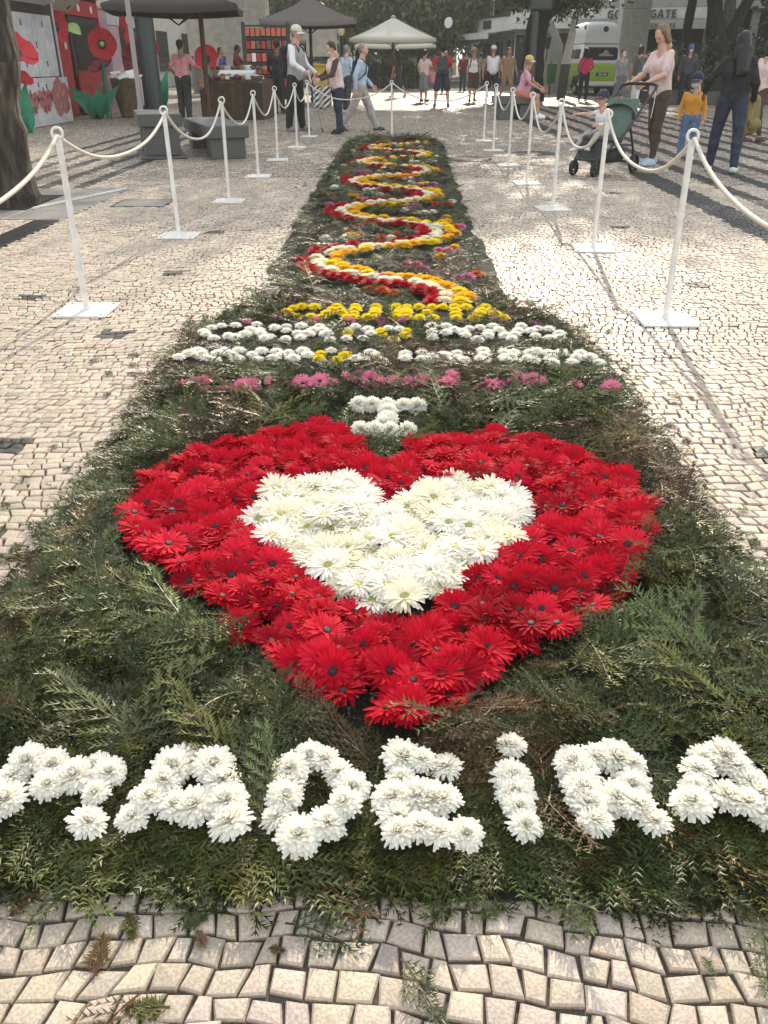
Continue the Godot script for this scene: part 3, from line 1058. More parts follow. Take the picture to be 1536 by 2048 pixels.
	# the yellow word
	var yellow_word := [["C", -0.66, 0.15], ["A", -0.45, 0.14], ["L", -0.27, 0.08], ["H", -0.15, 0.12], ["E", 0.03, 0.15], ["T", 0.24, 0.14], ["A", 0.41, 0.16]]
	for w in yellow_word:
		var order: String = ORDINALS[yellow_word.find(w)]
		for line in letter_strokes(w[0]):
			var pts := []
			for q in line:
				pts.push_back(Vector2((w[1] + q[0] * w[2]) * 0.94, -4.34 - q[1] * 0.22))
			for p in along(pts, 0.076):
				keep_clear(p.x, p.y)
				var t := single("yellow_chrysanthemum", small[rng.randi() % 3], M.petal_yellow, "bright yellow chrysanthemum head in the %s letter of the yellow word" % order, "chrysanthemum", "yellow chrysanthemums forming the yellow word")
				t.transform = Transform3D(flower_tilt(0.25, 0.2).scaled(Vector3(1, 0.6, 1) * rng.randf_range(0.66, 0.82)), Vector3(p.x, 0.065, p.y))
	# pink gerberas: a line above the capital I, a few behind the letters
	for p in [[-0.89, -3.235], [-0.815, -3.225], [-0.716, -3.191], [-0.648, -3.21], [-0.62, -3.229], [-0.531, -3.255], [-0.461, -3.275], [-0.405, -3.246], [-0.336, -3.277], [-0.292, -3.248], [-0.213, -3.311], [-0.183, -3.343], [-0.129, -3.3], [-0.086, -3.264], [-0.024, -3.278], [0.049, -3.267],
			[0.08, -3.286], [0.143, -3.294], [0.204, -3.271], [0.217, -3.332], [0.336, -3.249], [0.378, -3.25], [0.42, -3.263], [0.498, -3.314], [0.552, -3.327], [0.589, -3.297], [0.703, -3.239], [0.857, -3.242]]:
		var t := single("pink_gerbera", shapes[rng.randi() % 5], M.petal_pink, "limp pink gerbera head in the pink line between heart and letters", "gerbera", "pink gerberas in a line across the carpet")
		t.transform = Transform3D(flower_tilt(0.55, 0.2).scaled(Vector3.ONE * rng.randf_range(0.55, 0.9)), Vector3(p[0], 0.085, p[1]))
	for p in [[-0.85, -4.5], [-0.692, -4.56], [-0.472, -4.5], [-0.281, -4.54], [-0.112, -4.53], [0.006, -4.54], [0.155, -4.5], [0.332, -4.5], [0.513, -4.5], [0.723, -4.5]]:
		var t := single("pink_gerbera", shapes[rng.randi() % 5], M.petal_pink if rng.randf() < 0.6 else M.petal_mauve, "pink gerbera head lying behind the upper row of white letters", "gerbera", "pink gerberas behind the white letters")
		t.transform = Transform3D(flower_tilt(0.5, 0.3).scaled(Vector3.ONE * rng.randf_range(0.4, 0.65)), Vector3(p[0] * 0.94, 0.07, p[1] * 0.94))
	build_ribbon(small)


func ribbon_point(t: float) -> Vector2:   # the winding ribbon; t counts metres away from the yellow word
	var swing := tanh(1.35 * cos(TAU * t / 2.27)) / tanh(1.35)
	return Vector2(-0.14 + (0.4 + 0.02 * sin(t)) * swing + 0.03 * sin(t * 3.0), (-4.98 - t) * 0.94)


func build_ribbon(small: Array) -> void:
	var line := []
	for k in 260:
		line.push_back(ribbon_point(k * 0.0435))
	var pts := along(line, 0.073)
	var bands := [["crimson_chrysanthemum", 0.1, [M.petal_crimson], "crimson chrysanthemum head in the red edge of the ribbon's %s sweep", "crimson chrysanthemums along the winding ribbon"],
		["cream_chrysanthemum", 0.0, [M.petal_cream, M.petal_ivory], "cream chrysanthemum head in the middle of the ribbon's %s sweep", "cream chrysanthemums along the winding ribbon"],
		["amber_chrysanthemum", -0.1, [M.petal_amber, M.petal_amber, M.petal_yellow], "amber yellow chrysanthemum head in the yellow edge of the ribbon's %s sweep", "amber chrysanthemums along the winding ribbon"]]
	for k in pts.size():
		var d: Vector2 = (pts[mini(k + 1, pts.size() - 1)] - pts[maxi(k - 1, 0)]).normalized()
		var side := Vector2(-d.y, d.x)
		for b in bands:
			if rng.randf() < (0.02 if k < 110 else 0.2):
				continue
			var p: Vector2 = pts[k] - side * b[1] + Vector2(rng.randf_range(-0.03, 0.03), rng.randf_range(-0.03, 0.03))
			var mats: Array = b[2]
			keep_clear(p.x, p.y)
			var t := single(b[0], small[rng.randi() % 3], mats[rng.randi() % mats.size()], b[3] % ORDINALS[mini(9, int(k * 0.073 / 1.5))], "chrysanthemum", b[4])
			t.transform = Transform3D(flower_tilt(0.3, 0.1).scaled(Vector3(1, 0.55, 1) * rng.randf_range(1.0, 1.35)), Vector3(p.x, 0.06 + rng.randf_range(0, 0.015), p.y))
	for k in 46:   # loose blooms that fill the bends
		var z := -5.0 - 11.0 * pow(k / 46.0, 1.1) + rng.randf_range(-0.15, 0.15)
		var x := rng.randf_range(-0.68, 0.42)
		if absf(x - ribbon_point((-z / 0.94 - 4.98)).x) < 0.24:
			x = -0.28 - x
		var kind := rng.randi() % 5
		var called: String = ["pink_chrysanthemum", "pink_chrysanthemum", "amber_chrysanthemum", "white_daisy", "orange_chrysanthemum"][kind]
		var words: String = ["pink chrysanthemum", "pink chrysanthemum", "amber chrysanthemum", "small white daisy", "orange red chrysanthemum"][kind]
		for j in 1 + rng.randi() % 3:
			var t := single(called, small[rng.randi() % 3], [M.petal_pink, M.petal_mauve, M.petal_amber, M.petal_white, M.petal_orange][kind], "%s lying loose beside the ribbon's %s sweep" % [words, ORDINALS[clampi(int((-z - 5.0) / 1.15), 0, 9)]], "daisy" if kind == 3 else "chrysanthemum", "loose flowers beside the ribbon")
			t.transform = Transform3D(flower_tilt(0.3, 0.1).scaled(Vector3(1, 0.6, 1) * rng.randf_range(0.8, 1.2)), Vector3(x + 0.07 * j, 0.06, z + rng.randf_range(-0.04, 0.04)))
	var loose := [["pink_chrysanthemum", M.petal_mauve, "pink chrysanthemum lying loose beside the winding ribbon", [[-0.124, -5.5], [-0.06, -5.45], [0.156, -5.75], [0.127, -5.25], [0.18, -5.2], [0.373, -5.5], [0.43, -5.5], [-0.716, -8.638], [-0.319, -8.7], [-0.446, -9.19], [-0.378, -8.95], [0.5, -7.437], [-0.019, -7.7], [0.3, -9.9], [0.36, -10.2], [-0.769, -13.676], [-0.637, -13.4], [0.3, -14.383], [-0.75, -12.0]]],
		["amber_chrysanthemum", M.petal_amber, "amber chrysanthemum lying loose beside the winding ribbon", [[0.117, -5.5], [0.166, -5.45], [0.22, -5.42], [0.35, -7.65], [0.4, -7.7], [-0.435, -7.0], [-0.37, -7.0], [-0.448, -9.0], [-0.377, -9.0], [0.2, -10.2], [0.27, -10.25], [-0.3, -11.5], [0.33, -4.95], [0.41, -4.98]]],
		["white_daisy", M.petal_white, "small white daisy lying loose on the green far part of the carpet", [[-0.095, -6.9], [-0.45, -6.9], [-0.761, -9.93], [-0.791, -10.747], [-0.805, -12.207], [-0.799, -14.361], [0.1, -10.4], [0.45, -12.71], [0.5, -13.5], [0.5, -8.9]]],
		["orange_chrysanthemum", M.petal_orange, "orange red chrysanthemum lying loose on the far carpet", [[-0.16, -6.9], [0.0, -7.75], [0.45, -7.4], [0.38, -7.35], [-0.754, -9.3], [-0.694, -11.2], [0.45, -11.785], [0.5, -12.0], [-0.545, -16.1], [-0.35, -16.4], [0.5, -5.6], [0.0, -16.5]]]]
	for l in loose:
		for p in l[3]:
			var t := single(l[0], small[rng.randi() % 3], l[1], l[2], "chrysanthemum" if l[0] != "white_daisy" else "daisy", "loose flowers beside the ribbon")
			t.transform = Transform3D(flower_tilt(0.3, 0.1).scaled(Vector3(1, 0.6, 1) * rng.randf_range(0.9, 1.3)), Vector3(p[0] * 0.96, 0.06, p[1] * 0.96))


# ---------------------------------------------------------------- white posts and ropes
func build_barrier() -> void:
	var post_spots := []
	var lz := [-4.675, -7.0, -8.92, -11.03, -13.02, -15.04, -17.38]
	var rz := [-4.556, -6.537, -8.497, -10.424, -12.357, -14.573, -16.413]
	for k in 7:
		post_spots.push_back(Vector3(-1.8 - 0.03 * sin(k * 2.1), 0, lz[k]))
	post_spots.push_back(Vector3(-0.22, 0, -17.6))
	for k in 7:
		post_spots.push_back(Vector3(1.455, 0, rz[6 - k]))
	var order := ["nearest", "second", "third", "fourth", "fifth", "sixth", "farthest"]
	var pole := Geo.new()
	pole.tube([Vector3(0, 0.008, 0), Vector3(0, 0.9, 0)], [0.0165], 14)
	var plate := Geo.new()
	plate.box(Vector3(0, 0.006, 0), Vector3(0.3, 0.012, 0.3), Basis(), 0.003)
	var bolts := Geo.new()
	bolts.lathe([Vector2(0, 0.012), Vector2(0.007, 0.012), Vector2(0.006, 0.016), Vector2(0, 0.017)], 8)
	var ring := Geo.new()
	var circle := []
	for k in 21:
		circle.push_back(Vector3(cos(TAU * k / 20.0) * 0.028, 0.927 + sin(TAU * k / 20.0) * 0.028, 0))
	ring.tube(circle, [0.0075], 8, false)
	var weld := Geo.new()
	weld.lathe([Vector2(0.0215, 0.012), Vector2(0.0165, 0.03)], 14)
	var meshes := [pole.mesh(), plate.mesh(), bolts.mesh(), ring.mesh(), weld.mesh()]
	for k in post_spots.size():
		var label := "white rope post at the far end of the carpet" if k == 7 else "%s white rope post along the %s side of the carpet" % [order[k] if k < 7 else order[14 - k], "left" if k < 7 else "right"]
		var t := thing("rope_post", label, "rope post", post_spots[k], rng.randf_range(-0.12, 0.12), "white rope posts round the carpet")
		var lean := Basis(Vector3.BACK, rng.randf_range(-0.012, 0.012)) * Basis(Vector3.RIGHT, rng.randf_range(-0.012, 0.012))
		part("pole", meshes[0], M.post_white, t, Transform3D(lean, Vector3.ZERO))
		part("base_plate", meshes[1], M.post_white, t)
		part("weld", meshes[4], M.post_white, t)
		part("eyelet", meshes[3], M.post_white, t, Transform3D(lean, Vector3.ZERO))
		for s in [[-1, -1], [1, -1], [1, 1], [-1, 1]]:
			part("bolt", meshes[2], M.rivet, t, Transform3D(Basis(), Vector3(s[0] * 0.12, 0, s[1] * 0.12)))
	# the ropes, each hung between two neighbouring eyelets
	var ends := [Vector3(-1.62, 0, -2.45)]
	ends.append_array(post_spots)
	ends.push_back(Vector3(1.36, 0, -2.35))
	for k in ends.size() - 1:
		var a: Vector3 = ends[k] + Vector3(0, 0.915, 0)
		var b: Vector3 = ends[k + 1] + Vector3(0, 0.915, 0)
		var sag := [0.2, 0.2, 0.27, 0.26, 0.26, 0.26, 0.26, 0.3, 0.3, 0.26, 0.26, 0.27, 0.3, 0.3, 0.25, 0.22][k] as float
		var path := []
		for i in 25:
			var t := i / 24.0
			var p := a.lerp(b, t)
			p.y -= sag * 4.0 * t * (1.0 - t) * (1.0 + 0.06 * sin(t * 7.0 + k))
			path.push_back(p)
		var g := Geo.new()
		g.tube(path, [0.0105], 8)
		var side := "left" if k < 7 else "right" if k > 8 else "far end"
		var at_ := ["nearest the viewer", "second from the viewer", "third from the viewer", "fourth from the viewer", "fifth from the viewer", "sixth from the viewer", "farthest away"]
		var label := "white sagging rope on the %s side, %s" % [side, at_[k] if k < 7 else at_[15 - k]] if side != "far end" else "white rope across the far end, %s of the end post" % ["left", "right"][k - 7]
		single("rope", g, M.rope, label, "rope", "white ropes hung between the posts")


# ---------------------------------------------------------------- buildings round the square
func slab_at(g: Geo, a: Vector3, b: Vector3, y0: float, y1: float, thick: float, out := 0.0) -> void:   # an upright slab from a to b on the ground plan; out moves it towards the viewer's side
	var d := b - a
	d.y = 0
	var n := Vector3(-d.z, 0, d.x).normalized()
	if n.dot(-(a + b)) < 0:
		n = -n
	var c := (a + b) / 2.0 + n * (out - thick / 2.0)
	c.y = (y0 + y1) / 2.0
	g.box(c, Vector3(d.length(), y1 - y0, thick), Basis(Vector3.UP, atan2(-d.z, d.x)), 0.01)


func wall_piece(called: String, parent: Node3D, m: Material, a: Vector3, b: Vector3, y0: float, y1: float, thick := 0.3, out := 0.0) -> MeshInstance3D:
	var g := Geo.new()
	slab_at(g, a, b, y0, y1, thick, out)
	return part(called, g, m, parent)


func lettering(text: String, size: float, m: Material, parent: Node3D, at: Vector3, turn: float, serif := false, depth := 0.04) -> void:
	var f := SystemFont.new()
	f.font_names = PackedStringArray(["Droid Serif" if serif else "Droid Sans"])
	f.font_weight = 700
	var x := 0.0
	for ch in text:
		if ch == " ":
			x += size * 0.4
			continue
		var tm := TextMesh.new()
		tm.font = f
		tm.text = ch
		tm.font_size = 64
		tm.pixel_size = size / 46.0
		tm.depth = depth
		tm.curve_step = 3.0
		var w := tm.get_aabb().size.x
		var basis := Basis(Vector3.UP, turn)
		var o := part("letter", tm, m, parent, Transform3D(basis, at + basis * Vector3(x + w / 2.0, 0, 0)))
		o.set_meta("label", "letter %s" % ch)
		x += w + size * 0.16


func build_backdrop() -> void:
	# white corner cafe on the right, seen behind the lamp column
	var cafe := thing("corner_cafe", "white corner building with long pale fascia, balcony railing and dark arched openings", "building")
	var a := Vector3(4.3, 0, -66)
	var b := Vector3(6.4, 0, -58.5)
	var c := Vector3(11.0, 0, -56.5)
	wall_piece("wall", cafe, M.plaster_white, a, b, 0.0, 3.0, 0.4, -1.2)
	wall_piece("wall", cafe, M.plaster_white, b, c, 0.0, 3.0, 0.4, -1.2)
	wall_piece("fascia", cafe, M.plaster_white, a, b, 3.05, 3.75, 0.5, 0.0)
	wall_piece("fascia", cafe, M.plaster_white, b, c, 3.35, 4.05, 0.5, 0.0)
	wall_piece("soffit", cafe, M.plaster_white, a, b, 2.95, 3.05, 1.8, 0.0)
	wall_piece("soffit", cafe, M.plaster_white, b, c, 3.02, 3.34, 1.8, -0.02)
	wall_piece("cornice", cafe, M.frame_dark, a, b, 3.75, 3.85, 0.7, 0.08)
	wall_piece("cornice", cafe, M.frame_dark, b, c, 4.05, 4.15, 0.7, 0.08)
	wall_piece("sign_panel", cafe, M.frame_dark, a.lerp(b, 0.42), a.lerp(b, 0.6), 3.15, 3.62, 0.05, 0.06)
	wall_piece("awning", cafe, M.plaster_white, a + Vector3(-0.3, 0, 0.6), a.lerp(b, 0.75), 2.55, 2.85, 0.08, 0.7)
	wall_piece("awning", cafe, M.canvas_cream, a + Vector3(-0.2, 0, 0.5), a.lerp(b, 0.72), 2.86, 2.92, 0.9, 0.7)
	for k in [[0.05, 0.2, 2.4], [0.34, 0.5, 2.5], [0.62, 0.95, 2.5]]:
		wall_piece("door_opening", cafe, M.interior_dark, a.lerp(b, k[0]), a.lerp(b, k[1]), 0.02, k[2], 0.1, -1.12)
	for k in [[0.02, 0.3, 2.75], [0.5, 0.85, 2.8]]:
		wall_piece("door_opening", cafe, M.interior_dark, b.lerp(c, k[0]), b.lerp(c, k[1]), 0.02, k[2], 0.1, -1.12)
	for k in 5:
		wall_piece("door_post", cafe, M.plaster_grey, a.lerp(b, 0.33 + 0.13 * k), a.lerp(b, 0.345 + 0.13 * k), 0.0, 2.6, 0.08, -1.05)
	# upper floor: railing and dark recess
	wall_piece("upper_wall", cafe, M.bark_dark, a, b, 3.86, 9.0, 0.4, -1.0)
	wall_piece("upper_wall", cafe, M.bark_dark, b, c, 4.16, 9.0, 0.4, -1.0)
	for k in 26:
		var p := a.lerp(b, k / 12.0) if k < 13 else b.lerp(c, (k - 12) / 13.0)
		var g := Geo.new()
		g.box(Vector3(0, 0.5, 0), Vector3(0.03, 1.0, 0.03))
		part("baluster", g, M.iron_black, cafe, Transform3D(Basis(), p + Vector3(0, 3.85 if k < 13 else 4.15, 0.05)))
	wall_piece("handrail", cafe, M.iron_black, a, b, 4.85, 4.92, 0.06, 0.0)
	wall_piece("handrail", cafe, M.iron_black, b, c, 5.15, 5.22, 0.06, 0.0)
	for k in 4:
		wall_piece("window", cafe, M.plaster_white, a.lerp(b, 0.12 + 0.06 * k), a.lerp(b, 0.14 + 0.06 * k), 3.9, 5.5, 0.06, -0.92)
	for k in [["black wall lantern beside the dark arched doorway of the white cafe", Vector3(7.0, 2.15, -57.0)], ["black wall lantern left of the green and white van", Vector3(6.32, 2.05, -42.0)]]:
		lantern(k[0], k[1])
	# pale gabled corner left of the van
	var gable := thing("gabled_house", "pale pointed gable wall just left of the green and white van", "building")
	var gg := Geo.new()
	gg.prism(PackedVector2Array([Vector2(-0.7, 0), Vector2(0.7, 0), Vector2(0.7, 1.9), Vector2(0.15, 2.9), Vector2(0, 3.05), Vector2(-0.15, 2.9), Vector2(-0.7, 1.9)]), 0.3, Transform3D(Basis(Vector3.UP, -0.2), Vector3(6.5, 0, -43.2)))
	part("wall", gg, M.plaster_grey, gable)
	# the long shop front on the right, with its two rows of lettering
	var shop := thing("shop_front", "long grey shop front with raised lettering and a pale awning behind the trees", "building")
	a = Vector3(8.8, 0, -50)
	b = Vector3(30, 0, -45.5)
	var turn := atan2(-(b - a).z, (b - a).x)
	wall_piece("wall", shop, M.plaster_grey, a, b, 3.7, 9.0, 0.4, -0.1)
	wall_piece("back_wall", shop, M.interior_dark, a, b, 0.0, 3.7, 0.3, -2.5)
	wall_piece("ceiling", shop, M.plaster_grey, a, b, 3.6, 3.69, 2.4, -0.1)
	wall_piece("fascia", shop, M.plaster_white, a + Vector3(0.2, 0, 0), a.lerp(b, 0.34), 3.2, 3.68, 0.12, 0.1)
	wall_piece("ledge", shop, M.concrete, a + Vector3(0.2, 0, 0), a.lerp(b, 0.34), 3.12, 3.19, 0.4, 0.3)
	wall_piece("awning", shop, M.canvas_cream, a + Vector3(0.2, 0, 0), a.lerp(b, 0.32), 2.72, 3.1, 0.06, 0.75)
	wall_piece("awning_top", shop, M.canvas_cream, a + Vector3(0.2, 0, 0), a.lerp(b, 0.32), 3.1, 3.115, 0.7, 0.75)
	for k in 9:
		wall_piece("pier", shop, M.concrete, a.lerp(b, 0.1 + 0.1 * k), a.lerp(b, 0.118 + 0.1 * k), 0.0, 3.6, 0.3, -0.3)
	for k in 5:
		wall_piece("window", shop, M.glass_dark, a.lerp(b, 0.4 + 0.12 * k), a.lerp(b, 0.48 + 0.12 * k), 4.2, 5.6, 0.05, 0.0)
	var n := Vector3(-(b - a).z, 0, (b - a).x).normalized()
	lettering("GOLDEN GATE", 0.36, M.letter_dark, shop, Vector3(10.4, 3.4, -49.66) + n * 0.14, turn)
	lettering("GOLDEN GATE", 0.18, M.letter_dark, shop, Vector3(11.75, 2.88, -49.38) + n * 0.79, turn, true, 0.02)
	lettering("GRAND CAFE", 0.18, M.letter_dark, shop, Vector3(9.15, 2.9, -49.93) + n * 0.79, turn, true, 0.02)
	var pillar := thing("stone_pillar", "tall pale stone pillar with block joints just right of the van", "pillar", Vector3(10.55, 0, -44.5))
	for k in 4:
		var g := Geo.new()
		g.box(Vector3(0, 0.85 + 1.7 * k, 0), Vector3(1.28, 1.685, 0.9), Basis(), 0.015)
		part("stone_block", g, M.stone_pale, pillar)
	# pale pillar on the left behind the market stall
	var left_pillar := thing("stone_pillar", "broad pale stone pier behind the market table on the left", "pillar", Vector3(-6.3, 0, -38.5))
	for k in 4:
		var g := Geo.new()
		g.box(Vector3(0, 0.88 + 1.75 * k, 0), Vector3(1.62 if k else 1.76, 1.735, 1.2), Basis(), 0.015)
		part("stone_block", g, M.stone_pale, left_pillar)
	# row of houses that closes the street far behind, and the sides of the square
	var far_names := [["pale far house closing the end of the street behind the cream parasols", -14.0, -6.0, -104.0, 11.0], ["grey far house at the end of the street, right of the pale one", -5.4, 6.0, -108.0, 14.0], ["dim far house half hidden by trees at the right end of the street", 6.6, 22.0, -100.0, 12.0]]
	for f in far_names:
		var h := thing("far_house", f[0], "building", Vector3.ZERO, 0.0, "houses closing the street")
		wall_piece("wall", h, M.plaster_grey, Vector3(f[1], 0, f[3]), Vector3(f[2], 0, f[3]), 0.0, f[4], 3.0)
		wall_piece("roof", h, M.wood_brown, Vector3(f[1] - 0.3, 0, f[3]), Vector3(f[2] + 0.3, 0, f[3]), f[4], f[4] + 0.5, 3.6, 0.3)
		var nn := int((f[2] - f[1]) / 2.2)
		for k in nn:
			for j in 3:
				var x: float = f[1] + 1.1 + k * 2.2
				wall_piece("window", h, M.glass_dark, Vector3(x - 0.45, 0, f[3]), Vector3(x + 0.45, 0, f[3]), 0.6 + j * 3.2, 2.4 + j * 3.2, 0.06, 0.03)
	var left_house := thing("side_building", "large shaded building far left behind the kiosks", "building")
	wall_piece("wall", left_house, M.plaster_grey, Vector3(-15, 0, -18), Vector3(-13, 0, -70), 0, 9, 0.5)
	for k in 9:
		var p := Vector3(-15, 0, -18).lerp(Vector3(-13, 0, -70), 0.06 + 0.1 * k)
		var p2 := Vector3(-15, 0, -18).lerp(Vector3(-13, 0, -70), 0.1 + 0.1 * k)
		wall_piece("window", left_house, M.glass_dark, p, p2, 0.8, 2.8, 0.06, 0.03)
		wall_piece("window", left_house, M.glass_dark, p, p2, 4.4, 6.2, 0.06, 0.03)
	# round white sign on a bracket
	var sign_ := thing("round_sign", "round white sign disc on a bracket above the street in the middle distance", "sign", Vector3(2.75, 3.43, -60))
	var d := Geo.new()
	d.lathe([Vector2(0, -0.03), Vector2(0.3, -0.03), Vector2(0.3, 0.03), Vector2(0, 0.03)], 24, Transform3D(Basis(Vector3.RIGHT, PI / 2), Vector3.ZERO) * Transform3D(Basis(Vector3.BACK, 0.7), Vector3.ZERO), false)
	part("disc", d, M.dot_white, sign_)
	var br := Geo.new()
	br.tube([Vector3(0.0, -0.3, 0), Vector3(0.02, -3.43, -0.05)], [0.04], 8)
	part("pole", br, M.iron_black, sign_)


func lantern(label: String, at: Vector3) -> void:
	var t := thing("wall_lantern", label, "lantern", at)
	var g := Geo.new()
	g.lathe([Vector2(0.05, -0.28), Vector2(0.09, -0.25), Vector2(0.15, 0.12), Vector2(0.18, 0.14), Vector2(0.06, 0.3), Vector2(0.03, 0.36), Vector2(0, 0.37)], 6, Transform3D(), false)
	part("body", g, M.iron_black, t)
	var h := Geo.new()
	h.tube([Vector3(0, -0.28, 0), Vector3(0, -0.45, -0.1), Vector3(0, -0.75, -0.2)], [0.025], 6)
	part("bracket", h, M.iron_black, t)


# ---------------------------------------------------------------- trees and plants
func leaf_clump(seed_: int, n: int, radius: float, leaf: float) -> ArrayMesh:
	var r := RandomNumberGenerator.new()
	r.seed = seed_
	var g := Geo.new()
	g.group = -1
	for k in n:
		var p := Vector3(r.randfn(), r.randfn() * 0.7, r.randfn()) * radius * 0.5
		var dir := Vector3(r.randf_range(-1, 1), r.randf_range(-0.8, 0.3), r.randf_range(-1, 1)).normalized()
		var side := dir.cross(Vector3(r.randf_range(-1, 1), 1.0, r.randf_range(-1, 1))).normalized()
		var l := leaf * r.randf_range(0.7, 1.3)
		var t := r.randf_range(0.7, 1.3)
		g.col = Color(t, t, t)
		g.quad(p, p + dir * l * 0.45 + side * l * 0.27, p + dir * l, p + dir * l * 0.45 - side * l * 0.27)
	return g.mesh(true)


func crown(parent: Node3D, blobs: Array, n: int, clump: Mesh, tone: Color, r: RandomNumberGenerator, hollow := 0.55) -> void:   # blobs: [centre, radii]
	var mm := MultiMesh.new()
	mm.transform_format = MultiMesh.TRANSFORM_3D
	mm.use_colors = true
	mm.mesh = clump
	mm.instance_count = n
	for k in n:
		var b: Array = blobs[k % blobs.size()]
		var d := Vector3(r.randfn(), r.randfn(), r.randfn()).normalized()
		var rad := lerpf(hollow, 1.05, sqrt(r.randf())) * (1.0 + 0.22 * sin(d.x * 5.0 + k % 3) * cos(d.z * 4.0))
		mm.set_instance_transform(k, Transform3D(Basis(Vector3(r.randf(), r.randf(), r.randf()).normalized(), r.randf() * TAU).scaled(Vector3.ONE * r.randf_range(0.7, 1.3)), b[0] + d * rad * b[1]))
		var t := r.randf_range(0.7, 1.8)
		mm.set_instance_color(k, Color(tone.r * t * r.randf_range(0.85, 1.2), tone.g * t, tone.b * t))
	var o := MultiMeshInstance3D.new()
	o.name = "crown"
	o.set_meta("kind", "stuff")
	o.multimesh = mm
	o.material_override = M.leaf
	parent.add_child(o, true)


func trunk_mesh(path: Array, radii: Array, r: RandomNumberGenerator, sides := 14) -> ArrayMesh:   # a trunk with furrows
	var g := Geo.new()
	var fine := []
	var rad := []
	for k in path.size() - 1:
		for j in 6:
			fine.push_back((path[k] as Vector3).lerp(path[k + 1], j / 6.0))
			rad.push_back(lerpf(radii[k], radii[k + 1], j / 6.0) * r.randf_range(0.96, 1.04))
	fine.push_back(path[-1])
	rad.push_back(radii[-1])
	g.tube(fine, rad, sides)
	for i in g.v.size():
		var v := g.v[i]
		var f := 0.03 * sin(v.x * 31.0 + v.y * 2.0) + 0.03 * sin(v.z * 27.0 - v.y * 1.5)
		g.v[i] = v + Vector3(v.x - path[0].x, 0, v.z - path[0].z) * f * 2.0
	return g.mesh()


func tree(label: String, at: Vector3, path: Array, radii: Array, limbs: Array, blobs: Array, n: int, clump: Mesh, tone: Color, bark: Material, seed_: int, group := "") -> Node3D:
	var r := RandomNumberGenerator.new()
	r.seed = seed_
	var t := thing("street_tree", label, "tree", at, 0.0, group)
	part("trunk", trunk_mesh(path, radii, r), bark, t)
	for l in limbs:
		var g := Geo.new()
		g.tube(l[0], l[1], 9)
		part("limb", g, bark, t)
	if n > 0:
		crown(t, blobs, n, clump, tone, r)
	return t


